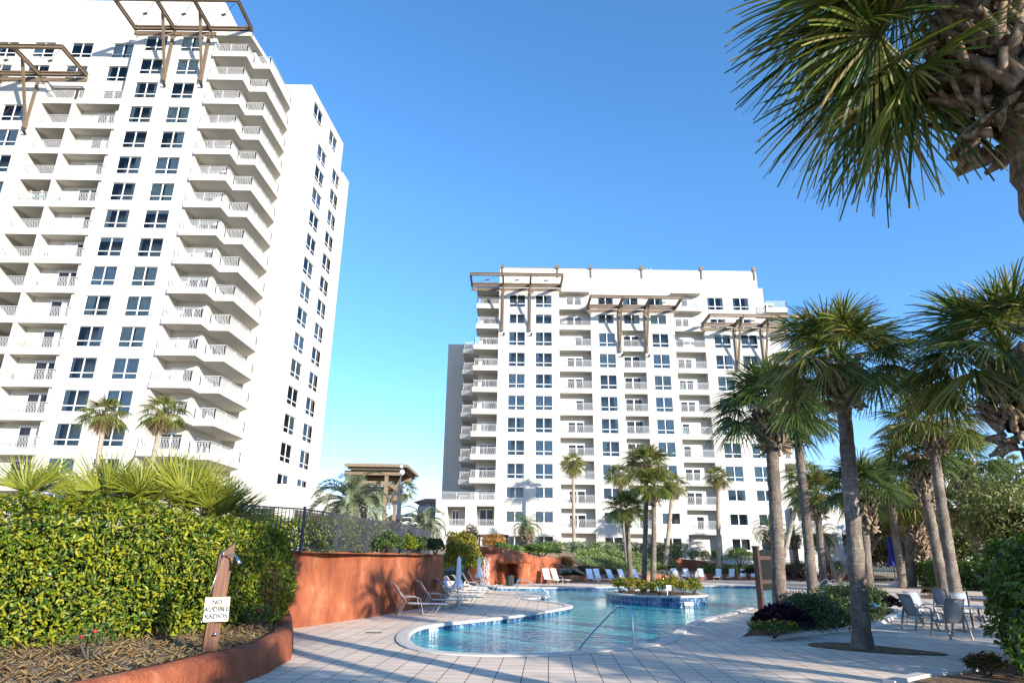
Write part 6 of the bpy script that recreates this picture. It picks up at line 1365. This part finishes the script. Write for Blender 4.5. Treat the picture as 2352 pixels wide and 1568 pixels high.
fm = MB().box(-.190, .190, -.0075, .0065, .174, .186).box(-.190, .190, -.0075, .0065, -.186, -.174).box(-.192, -.184, -.0075, .0065, -.174, .174).box(.184, .192, -.0075, .0065, -.174, .174); fm.build('border', M['signtan'], sg, world=False)
em = MB()
for i in range(7):
    a = R(20 + i * 23); cx_, cz_ = .02, -.02; em.bar((cx_ + .05 * math.cos(a), -.0068, cz_ + .05 * math.sin(a)), (cx_ + .15 * math.cos(a), -.0068, cz_ + .15 * math.sin(a)), .030, .0012, up=(0, 1, 0))
em.build('emblem', M['signtan'], sg, world=False)
for i, s_ in enumerate(('NO', 'AUDIBLE', 'RADIOS')): text_mesh('lettering', s_, .098, M['black'], sg, (0, -.009, .108 - i * .107), (R(90), 0, 0), .0015)
# notice board
nb = thing('notice_board', 'dark arched notice board between two brown posts in the flower bed', 'notice board', (11, 30.2, 0))
pA, pB = Vector((10.55, 29.6, 0)), Vector((11.75, 30.9, 0)); dd = (pB - pA).normalized()
TT = lambda a_, b_, z: tuple(pA + dd * a_ + Vector((dd.y, -dd.x, 0)) * b_ + Vector((0, 0, z)))
LB_ = (pB - pA).length
for a_ in (0, LB_):
    MB().box(a_ - .11, a_ + .11, -.11, .11, 0, 2.5, 0, TT).box(a_ - .13, a_ + .13, -.13, .13, 2.5, 2.58, 0, TT).build('post', M['darkwood'], nb, bevel=.01)
for z in (2.02, 1.05): MB().box(.11, LB_ - .11, -.07, .07, z, z + .16, 0, TT).build('rail', M['darkwood'], nb)
bd = MB(); arc = [(.12, .80), (LB_ - .12, .80), (LB_ - .12, 2.2)] + [(LB_ / 2 + (LB_ / 2 - .12) * math.cos(t_), 2.2 + .26 * math.sin(t_)) for t_ in np.linspace(.2, 2.94, 10)] + [(.12, 2.2)]
n_ = len(arc); bd.v = [TT(a_, -.03, z) for a_, z in arc] + [TT(a_, .03, z) for a_, z in arc]; bd.f = [tuple(range(n_)), tuple(range(2 * n_ - 1, n_ - 1, -1))] + [(i, n_ + i, n_ + (i + 1) % n_, (i + 1) % n_) for i in range(n_)]; bd.mi = [0] * len(bd.f); bd.build('board', M['board'], nb)
# flower bed floodlight, island sign, far sign, far shower post
t = thing('garden_light', 'small blue grey floodlight in front of the far purple kale', 'garden light', (14.2, 27.6, .08)); MB().tube([(14.2, 27.6, .05), (14.2, 27.6, .28)], .02, 6).build('stake', M['iron'], t); MB().bar((14.2, 27.65, .33), (14.2, 27.45, .40), .22, .2).build('lamp_head', M['cyan'], t, bevel=.02)
p1 = A(5, 10, 945, 35.4); t = thing('planter_sign', 'tiny white sign on a stake at the island rim', 'sign', (p1.x, 35.4, .27)); MB().bar((p1.x, 35.4, .2), (p1.x, 35.4, p1.z), .03, .02).build('stake', M['signwhite'], t); MB().box(p1.x - .2, p1.x + .2, 35.36, 35.385, p1.z - .1, p1.z + .14).build('panel', M['signwhite'], t)
p0 = Gd(5, 1115, 886); p1 = A(5, 1108, 802, p0.y); t = thing('stand_sign', 'white paper sign on a black stand beside the far shower post', 'sign', (p0.x, p0.y, 0)); MB().tube([(p0.x, p0.y, .02), (p0.x, p0.y, p1.z)], .03, 8).lathe([(.32, 0.0), (.32, .03), (.05, .06)], (p0.x, p0.y, .01), 14).build('stand', M['black'], t); MB().box(p1.x - .24, p1.x + .24, p0.y - .06, p0.y - .035, p1.z - .35, p1.z + .42).build('panel', M['signwhite'], t)
p0 = Gd(5, 1180, 872); p1 = A(5, 1155, 725, p0.y); t = thing('shower_post', 'far leaning brown shower post near the tower corner', 'shower post', (p0.x, p0.y, 0)); MB().bar((p0.x, p0.y, -.05), tuple(p1), .42, .36).build('post', M['wood'], t); MB().tube([(p1.x, p1.y - .2, p1.z - .5), (p1.x - .5, p1.y - .3, p1.z - .4), (p1.x - .7, p1.y - .3, p1.z - .6)], .035, 6).build('shower_head', M['steel'], t)
# rescue pole on wall brackets
p0, p1 = A(4, 782, 886, 30.2), A(4, 905, 878, 32.5); t = thing('rescue_pole', 'long rescue pole hung across the end of the red retaining wall', 'rescue pole', tuple(p0)); MB().tube([tuple(p0), tuple(p1)], .035, 8).build('pole', M['steel'], t, smooth=True); q0 = p0 + Vector((0, 0, .07)); MB().tube([tuple(q0), tuple(p1 + Vector((0, 0, .07)))], .025, 8).build('net_handle', M['black'], t, smooth=True)
MB().tube([tuple(p1), tuple(p1 + Vector((.08, 0, -.35))), tuple(p1 + Vector((.14, 0, -.95)))], [.05, .10, .08], 8).build('float_strap', M['canvas'], t, smooth=True)
# deck drain, skimmer lids
for x, y, lb in ((-3.6, 19.3, 'small dark drain grate in the deck beside the red wall'),):
    t = thing('drain_grate', lb, 'drain', (x, y, 0)); b_ = MB(); b_.box(x - .22, x + .22, y - .16, y + .16, .002, .012); b_.build('plate', M['taupe'], t)
    b_ = MB(); [b_.box(x - .2 + .07 * i, x - .17 + .07 * i, y - .13, y + .13, .0121, .015) for i in range(6)]; b_.build('slots', M['black'], t)
# ---------------- iron fences
def fence(label, posts, h, z, sp=.11, mat='iron', pw=.06, sag=None):
    t = thing('iron_fence', label, 'fence', (posts[0][0], posts[0][1], z if not isinstance(z, (list, tuple)) else z[0])); zz = z if isinstance(z, (list, tuple)) else [z] * len(posts)
    for i, (x, y) in enumerate(posts): MB().box(x - pw / 2, x + pw / 2, y - pw / 2, y + pw / 2, zz[i] - .05, zz[i] + h + .05).box(x - pw * .62, x + pw * .62, y - pw * .62, y + pw * .62, zz[i] + h + .051, zz[i] + h + .075).build('post', M[mat], t)
    for i in range(len(posts) - 1):
        a, b = Vector((*posts[i], zz[i])), Vector((*posts[i + 1], zz[i + 1])); d = b - a; n_ = max(2, int(d.length / sp)); mb = MB(); U_ = Vector((0, 0, 1))
        mb.bar(a + U_ * h, b + U_ * h, .035, .04).bar(a + U_ * (h - .0) - U_ * .0 + U_ * (-.0) + U_ * .0, b + U_ * h, .03, .03).bar(a + U_ * .10, b + U_ * .10, .03, .035)
        for q in range(1, n_): c = a + d * (q / n_); mb.bar(c + U_ * .1, c + U_ * h, .018)
        mb.build('picket_panel', M[mat], t)
    return t
fence('dark iron picket fence on top of the red retaining wall', [(-7.45, 19.0), (-6.08, 20.2), (-5.66, 22.7), (-5.28, 25.7), (-4.95, 27.9), (-4.68, 29.6), (-4.47, 31.5), (-4.33, 33.5), (-4.35, 36.5), (-4.6, 40)], 1.22, 2.03)
pp = [A(4, 1700, 735, 74), A(4, 1860, 740, 74.5), A(4, 2030, 742, 75), A(4, 2200, 748, 75.6), A(4, 2352, 752, 76.2), A(5, 130, 752, 76.8)]
fence('black iron fence crossing the bank between the ground cover and the low hedge', [(p.x, p.y) for p in pp], 1.35, [p.z for p in pp], .16)
fence('black iron fence in front of the thicket left of the blue umbrella', [(27.5, 77), (31, 75.4), (34.0, 73.8), (37, 72.2), (41, 70)], 2.1, 0, .2, 'black')
# stairs up the bank
t = thing('garden_stairs', 'concrete garden steps with dark handrails climbing between red walls', 'stairs', (17.6, 73.4, 0)); b_ = MB(); p0 = Vector((17.4, 72.6, 0)); dv = Vector((-.42, .9, 0)).normalized(); rv = Vector((dv.y, -dv.x, 0))
for i in range(11):
    a_ = p0 + dv * (.42 * i); Ts_ = lambda u, v, z, a_=a_: tuple(a_ + rv * u + dv * v + Vector((0, 0, z))); b_.box(-1.1, 1.1, 0, .46, .17 * i - .1, .17 * (i + 1), 0, Ts_)
b_.build('steps', M['concrete'], t); b_ = MB()
for s_ in (-1.15, 1.15):
    a_ = p0 + rv * s_; e_ = a_ + dv * 4.6; b_.tube([tuple(a_), tuple(a_ + Vector((0, 0, .95))), tuple(e_ + Vector((0, 0, 2.8))), tuple(e_ + Vector((0, 0, 1.9)))], .035, 6); b_.tube([tuple(a_ + Vector((0, 0, .5))), tuple(e_ + Vector((0, 0, 2.35)))], .025, 6)
b_.build('handrail', M['darkwood'], t)
# ---------------- pavilion and light pole
pv = thing('pavilion', 'tan steel lookout pavilion with a flat roof above the hedge', 'pavilion', (-9.8, 50, 2)); Z = lambda tn, Y: H + tn * Y
posts = [(-11.07, 48.2), (-8.87, 48.2), (-8.87, 52.4), (-11.07, 52.4)]
for x, y in posts: MB().box(x - .12, x + .12, y - .12, y + .12, 2.0, 7.75).build('post', M['tan'], pv)
b_ = MB()
for (x0, y0), (x1, y1) in ((posts[0], posts[1]), (posts[1], posts[2]), (posts[2], posts[3]), (posts[3], posts[0])): b_.bar((x0, y0, 6.9), (x1, y1, 6.9), .26, .30)
for y in (48.1, 52.3): b_.bar((-11.9, y, 7.62), (-7.7, y, 7.62), .2, .3)
b_.build('beam', M['tan'], pv)
b_ = MB(); b_.box(-11.75, -7.42, 47.5, 53.7, 8.0, 8.16); 
for i in range(7): y = 47.7 + i * .95; b_.box(-11.6, -7.6, y, y + .1, 7.80, 7.99)
b_.build('roof', M['bronze'], pv); MB().box(-11.8, -7.38, 47.40, 47.49, 7.98, 8.2).box(-7.41, -7.3, 47.5, 53.7, 7.98, 8.18).build('fascia', M['tan'], pv)
b_ = MB()
for (x0, y0), (x1, y1) in ((posts[0], posts[1]), (posts[1], posts[2]), (posts[0], posts[3])):
    b_.tube([(x0, y0, 4.0), (x1, y1, 6.7)], .022, 5).tube([(x0, y0, 6.7), (x1, y1, 4.0)], .022, 5); mx_, my_ = (x0 + x1) / 2, (y0 + y1) / 2; b_.lathe([(.12, -.03), (.14, 0), (.12, .03)], (mx_, my_, 5.35), 10)
b_.tube([(-8.8, 48.1, 5.2), (-7.7, 48.2, 7.7)], .03, 5); b_.build('tie_rods', M['tan'], pv)
b_ = MB(); b_.box(-11.5, -8.0, 47.9, 53, 4.1, 4.35); b_.build('floor_deck', M['tan'], pv)
lp = thing('lamp_post', 'dark lamp post carrying a white globe and white speakers beside the pavilion', 'lamp post', (-7.5, 46, 2)); MB().box(-7.62, -7.34, 45.86, 46.14, 2.0, 6.6).build('pole', M['iron'], lp); MB().tube([(-7.52, 46, 6.6), (-7.50, 46, 7.3), (-7.42, 46, 7.9)], .045, 8).build('arm', M['iron'], lp)
MB().lathe([(.0, -.17), (.10, -.14), (.17, -.05), (.18, .02), (.14, .12), (.05, .17), (0, .175)], (-7.42, 45.9, 7.42), 16).build('globe', M['signwhite'], lp, smooth=True); MB().lathe([(.0, -.1), (.11, -.06), (.12, .02), (.06, .1), (0, .1)], (-7.5, 45.92, 7.82), 14).build('globe', M['signwhite'], lp, smooth=True)
for dz, dx in ((6.28, .16), (6.08, .36)): MB().bar((-7.3, 45.95, dz), (-7.1 + dx - .16, 45.6, dz - .05), .17, .16).build('speaker', M['signwhite'], lp, bevel=.02)
MB().box(-7.95, -7.63, 45.9, 46.1, 5.9, 6.1).box(-7.92, -7.63, 45.9, 46.1, 5.3, 5.55).build('bracket', M['iron'], lp)
# ---------------- distant buildings
hs_ = thing('tiled_roof_house', 'distant house with an orange hipped tile roof behind the white stair block', 'house', (-14.6, 122, 2)); X_ = lambda t_, Y: t_ * Y
b_ = MB(); b_.box(-16.1, -12.6, 120.3, 126, 2, 11.1); b_.build('wall', M['stucco'], hs_)
rf = MB(); e0, e1, ez, rz_ = (-17.0, 119.4), (-11.8, 127), 11.1, 12.0; rf.add([(e0[0], e0[1], ez), (e1[0], e0[1], ez), (e1[0], e1[1], ez), (e0[0], e1[1], ez), (-15.3, 122.8, rz_), (-13.6, 122.8, rz_)], [(0, 1, 5, 4), (1, 2, 5), (2, 3, 4, 5), (3, 0, 4), (3, 2, 1, 0)]); rf.build('roof', M['rooftile'], hs_)
for x in (-15.9, -15.35, -14.1, -13.5, -12.95): w_ = MB(); w_.box(x, x + .4, 120.22, 120.29, 9.9, 10.9); w_.build('window', M['frame'], hs_); MB().quad((x + .05, 120.2, 9.95), (x + .35, 120.2, 9.95), (x + .35, 120.2, 10.85), (x + .05, 120.2, 10.85)).build('pane', M['doorglass'], hs_)
sb_ = thing('stair_block', 'white outdoor stair building below the orange roofed house', 'building', (-13.3, 112, 2)); b_ = MB(); b_.box(-14.9, -12.9, 110, 116, 2, 9.75); b_.box(-12.9, -11.3, 111.2, 116, 2, 9.7); b_.build('wall', M['stucco'], sb_)
b_ = MB(); b_.bar((-14.7, 109.9, 7.0), (-12.9, 109.9, 8.6), .5, .2).bar((-14.7, 109.9, 7.7), (-12.9, 109.9, 9.3), .06, .06); b_.build('stair_flight', M['stucco'], sb_); MB().box(-12.4, -11.9, 111.12, 111.19, 8.4, 8.8).build('window', M['doorglass'], sb_)
lw = thing('low_building', 'low dark red roofed building seen past the lamp post', 'building', (-18, 118, 2)); MB().box(-21, -15.2, 118, 124, 2, 7.4).build('wall', M['stucco'], lw); MB().prism([(-21.5, 117.3), (-14.9, 117.3), (-14.9, 124.5), (-21.5, 124.5)], 7.4, [8.0, 8.0, 9.2, 9.2]).build('roof', M['rooftile'], lw)
cr = thing('parked_car', 'white parked car roof glimpsed below the low red roofed building', 'car', (-13.2, 84, 3.6)); p = at((1000 + 1150 / 6.271) / 1.27551, (1350 + 1100 / 6.271) / 1.27551, 84); b_ = MB(); cx_, cz_ = p.x, p.z
prf = [(-2.3, -.9), (-2.3, -.35), (-1.9, -.15), (-1.2, -.08), (-.7, .42), (1.0, .45), (1.6, .0), (2.2, -.1), (2.3, -.5), (2.3, -.9)]; n_ = len(prf)
b_.v = [(cx_ + x, 83.1, cz_ + z) for x, z in prf] + [(cx_ + x, 84.9, cz_ + z) for x, z in prf]; b_.f = [tuple(range(n_)), tuple(range(2 * n_ - 1, n_ - 1, -1))] + [(i, n_ + i, n_ + (i + 1) % n_, (i + 1) % n_) for i in range(n_)]; b_.mi = [0] * len(b_.f); b_.build('body', M['carwhite'], cr, bevel=.06)
b_ = MB(); b_.add([(cx_ - 1.1, 83.08, cz_ - .05), (cx_ + 1.35, 83.08, cz_ + .0), (cx_ + .9, 83.08, cz_ + .36), (cx_ - .62, 83.08, cz_ + .34)], [(0, 1, 2, 3)]); b_.build('window', M['doorglass'], cr)
for dx in (-1.45, 1.45): MB().tube([(cx_ + dx, 83.05, cz_ - .85), (cx_ + dx, 83.3, cz_ - .85)], .34, 16).build('wheel', M['black'], cr)
db = thing('distant_tower', 'pale distant condominium glimpsed between the right hand palms', 'building', (98, 170, 0)); p0, p1 = A(5, 1820, 250, 165), A(5, 2060, 250, 165); b_ = MB(); b_.box(p0.x, p1.x, 165, 180, 0, p0.z + 4.5); b_.box(p0.x + 6, p1.x + 8, 168, 184, 0, p0.z - 3); b_.build('wall', M['greywall'], db)
for k in range(4):
    for q in range(4): x = p0.x + 1.5 + q * 6.0; z = p0.z + 2 - 3.2 * k; f_ = MB(); f_.box(x, x + 3.4, 164.9, 164.98, z, z + 1.9); fo = f_.build('window', M['frame'], db); MB().quad((x + .2, 164.88, z + .2), (x + 3.2, 164.88, z + .2), (x + 3.2, 164.88, z + 1.7), (x + .2, 164.88, z + 1.7)).build('pane', M['doorglass'], fo)
# trellis hut at the grotto fence
t = thing('garden_pergola', 'dark low pergola roof behind the orange tinged shrub', 'pergola', (2.2, 72, 2.4)); p0, p1 = A(4, 1120, 600, 72), A(4, 1322, 595, 72); b_ = MB(); b_.box(p0.x, p1.x, 71.5, 74.5, p0.z - .1, p0.z + .12); b_.build('roof', M['darkwood'], t); b_ = MB()
for x in (p0.x + .2, (p0.x + p1.x) / 2, p1.x - .2): b_.box(x - .09, x + .09, 71.6, 71.8, 2.2, p0.z - .1)
b_.build('post', M['darkwood'], t)
# balcony furniture: a few chairs behind the railings of both towers
def bchair(mat):
    t = thing('balcony_chair', 'balcony chair', 'chair'); MB().box(-.25, .25, -.25, .25, .40, .44).build('seat', M[mat], t, world=False); b_ = MB()
    for i in range(5): b_.box(-.23 + i * .1, -.17 + i * .1, .22, .25, .44, .92)
    b_.box(-.25, .25, .215, .255, .92, .98); b_.build('backrest', M[mat], t, world=False)
    for sx in (-1, 1):
        for sy in (-1, 1): MB().box(sx * .22 - .02, sx * .22 + .02, sy * .22 - .02, sy * .22 + .02, 0, .40).build('leg', M[mat], t, world=False)
    return t
ordn = ['lowest', 'second', 'third', 'fourth', 'fifth', 'sixth', 'seventh', 'eighth', 'ninth', 'tenth']
protoD, protoT, protoW = bchair('taupe'), bchair('teal'), bchair('khaki'); placed = []
for i, k in enumerate(range(-3, 5)):
    pr = [protoD, protoW][i % 2]; put(pr, -45.6, 58.9, R(180 + 25 * (i % 3 - 1)), 'dark chair on the %s visible balcony of the left tower column with doors' % ordn[i] if pr is protoD else 'tan chair on the %s visible balcony of the left tower column with doors' % ordn[i], 'balcony chairs of the left tower', z=SB(k) + .30)
for i, k in enumerate(range(-3, 6)):
    put(protoD if i % 3 else protoW, -31.2, 58.85, R(200), 'chair on the %s zigzag corner balcony counted from below' % ordn[i], 'corner balcony chairs of the left tower', z=SB(k) + .30)
for i, (k, x) in enumerate(((4, 26.4), (0, 23.6), (-2, 23.6))):
    put(protoT, x, 88.6, R(170), ['teal chair on the topmost balcony of the right column', 'teal chair on the upper middle balcony of the right column', 'teal chair on the lower middle balcony of the right column'][i], 'teal balcony chairs of the right tower', z=hd0(k) - 2.32)
# ---------------- people on the balcony
def person(label, x, y, z, shirt, hat, face, lean=0.0, armspan=1.0):
    t = thing('person', label, 'person', (x, y, z)); t.rotation_euler = (0, 0, face)
    bm = bmesh.new(); J = {}
    def v(n, p, r_): vv = bm.verts.new(p); J[n] = (vv, r_); return vv
    for n_, p_, r_ in (('pel', (0, 0, .92), .15), ('spi', (0, .0, 1.12), .15), ('che', (0, -.02, 1.34), .17), ('nek', (0, -.03, 1.50), .06), ('hd0', (0, -.05, 1.60), .085), ('hd1', (0, -.06, 1.72), .075)): v(n_, p_, r_)
    for s_, c_ in ((-1, 'L'), (1, 'R')):
        for n_, p_, r_ in (('sh', (s_ * .20, -.02, 1.42), .07), ('el', (s_ * .33 * armspan, -.16, 1.20), .048), ('wr', (s_ * .36 * armspan, -.38, 1.10), .036), ('ha', (s_ * .36 * armspan, -.47, 1.10), .04), ('hp', (s_ * .10, 0, .86), .11), ('kn', (s_ * .12, -.02, .48), .07), ('an', (s_ * .12, .02, .08), .045), ('ft', (s_ * .13, -.15, .035), .04)): v(n_ + c_, p_, r_)
    for a_, b_ in [('pel', 'spi'), ('spi', 'che'), ('che', 'nek'), ('nek', 'hd0'), ('hd0', 'hd1')] + [(x_ + c_, y_ + c_) for c_ in 'LR' for x_, y_ in (('sh', 'el'), ('el', 'wr'), ('wr', 'ha'), ('hp', 'kn'), ('kn', 'an'), ('an', 'ft'))] + [('che', 'shL'), ('che', 'shR'), ('pel', 'hpL'), ('pel', 'hpR')]: bm.edges.new((J[a_][0], J[b_][0]))
    bm.verts.ensure_lookup_table(); rr = [J[n_][1] for n_ in J]
    me = bpy.data.meshes.new('body'); bm.to_mesh(me); bm.free(); o = mkobj('body', me, M['skin'], t); md = o.modifiers.new('skin', 'SKIN'); 
    if not me.skin_vertices:
        bpy.context.view_layer.objects.active = o
    for i, sv in enumerate(me.skin_vertices[0].data if me.skin_vertices else []): sv.radius = (rr[i], rr[i]); sv.use_root = (i == 0)
    o.modifiers.new('sub', 'SUBSURF').render_levels = 2
    sh_ = MB(); sh_.tube([(0, 0, .88), (0, 0, 1.0), (0, -.01, 1.2), (0, -.02, 1.38), (0, -.03, 1.48)], [.20, .20, .205, .22, .10], 14)
    for s_ in (-1, 1): sh_.tube([(s_ * .16, -.02, 1.42), (s_ * .26, -.09, 1.30), (s_ * .33 * armspan, -.16, 1.19)], [.10, .085, .075], 10)
    sh_.build('shirt', M[shirt], t, smooth=True, world=False); st_ = MB()
    for s_ in (-1, 1): st_.tube([(s_ * .08, 0, .95), (s_ * .11, 0, .75), (s_ * .125, -.01, .5)], [.16, .135, .12], 12)
    st_.build('shorts', M['khaki'], t, smooth=True, world=False)
    h_ = MB()
    if hat == 'brim': h_.lathe([(.0, 1.86), (.08, 1.85), (.11, 1.76), (.20, 1.73), (.21, 1.72), (.10, 1.71), (0, 1.71)], (0, -.06, 0), 18); mt = 'strawhat'
    else: h_.lathe([(.0, 1.83), (.07, 1.82), (.105, 1.75), (.11, 1.70), (0, 1.69)], (0, -.06, 0), 16).box(-.07, .07, -.27, -.15, 1.70, 1.715); mt = 'hatwhite'
    h_.build('hat', M[mt], t, smooth=True, world=False)
    fc = MB()
    for s_ in (-1, 1): fc.lathe([(0, -.012), (.012, 0), (0, .012)], (s_ * .032, -.138, 1.665), 6)
    fc.build('eyes', M['black'], t, world=False); MB().lathe([(0, -.02), (.014, -.01), (.008, .02), (0, .025)], (0, -.145, 1.63), 6).build('nose', M['skin'], t, world=False); return t
zf_ = SB(3) + .31
person('person in a straw hat and striped top leaning on a balcony rail', -48.95, 59.0, zf_, 'stripe', 'brim', R(20), armspan=1.3)
person('person in a light blue shirt and white cap at the same balcony rail', -47.75, 59.0, zf_, 'cyan', 'cap', R(-25), armspan=1.3)

# ================================================================== LIGHT, SKY, CAMERA
w = bpy.data.worlds.new('World'); scene.world = w; w.use_nodes = True; nt = w.node_tree
bg = nt.nodes['Background']; sky = nt.nodes.new('ShaderNodeTexSky'); sky.sky_type = 'NISHITA'; sky.sun_disc = False
sky.sun_elevation = SUN_EL; sky.sun_rotation = SUN_AZ; sky.altitude = 0; sky.air_density = 0.85; sky.dust_density = 0.0; sky.ozone_density = 2.6
hsv = nt.nodes.new('ShaderNodeHueSaturation'); hsv.inputs['Saturation'].default_value = 1.18; hsv.inputs['Value'].default_value = 0.86
tcw = nt.nodes.new('ShaderNodeTexCoord'); sx = nt.nodes.new('ShaderNodeSeparateXYZ'); nt.links.new(tcw.outputs['Generated'], sx.inputs[0])
rw = ramp(nt, sx.outputs['Z'], [(0.0, (0.80, 0.71, 0.85)), (0.22, (0.88, 0.87, 0.96)), (0.5, (1, 1, 1))])
mw = nt.nodes.new('ShaderNodeMix'); mw.data_type = 'RGBA'; mw.blend_type = 'MULTIPLY'; mw.inputs[0].default_value = 1.0
nt.links.new(sky.outputs[0], mw.inputs[6]); nt.links.new(rw, mw.inputs[7]); nt.links.new(mw.outputs[2], hsv.inputs['Color']); nt.links.new(hsv.outputs[0], bg.inputs[0]); bg.inputs[1].default_value = 0.15
sl = bpy.data.lights.new('sun', 'SUN'); sl.energy = 3.3; sl.angle = R(0.5); sl.color = (1.0, 0.93, 0.82)
so = bpy.data.objects.new('sun', sl); C.objects.link(so)
sd = Vector((math.sin(SUN_AZ) * math.cos(SUN_EL), math.cos(SUN_AZ) * math.cos(SUN_EL), math.sin(SUN_EL)))
so.rotation_euler = (-sd).to_track_quat('-Z', 'Y').to_euler(); so.location = sd * 100
cam = bpy.data.cameras.new('camera'); co = bpy.data.objects.new('camera', cam); C.objects.link(co)
cam.sensor_width = 36; cam.sensor_fit = 'HORIZONTAL'; cam.lens = 36 * F / 2352; cam.clip_start = 0.1; cam.clip_end = 6000; cam.shift_y = (CY - 784) / 2352
fwd = Vector((0, math.cos(PITCH), math.sin(PITCH))); upv = Vector((0, -math.sin(PITCH), math.cos(PITCH))); rt = Vector((1, 0, 0))
c_, s_ = math.cos(ROLL), math.sin(ROLL)
rx = rt * c_ + upv * s_; ux = upv * c_ - rt * s_
# image right (1,0) in the rolled frame
rx = rt * c_ + upv * s_; ux = rt * (-s_) + upv * c_
co.matrix_world = Matrix(((rx.x, ux.x, -fwd.x, 0), (rx.y, ux.y, -fwd.y, 0), (rx.z, ux.z, -fwd.z, H), (0, 0, 0, 1)))
scene.camera = co
vs = scene.view_settings; vs.view_transform = 'Standard'; vs.look = 'None'; vs.exposure = 1.58; vs.gamma = 1.0; vs.use_curve_mapping = False
scene.render.film_transparent = False
scene.cycles.max_bounces = 8; scene.cycles.transparent_max_bounces = 12; scene.cycles.sample_clamp_indirect = 6
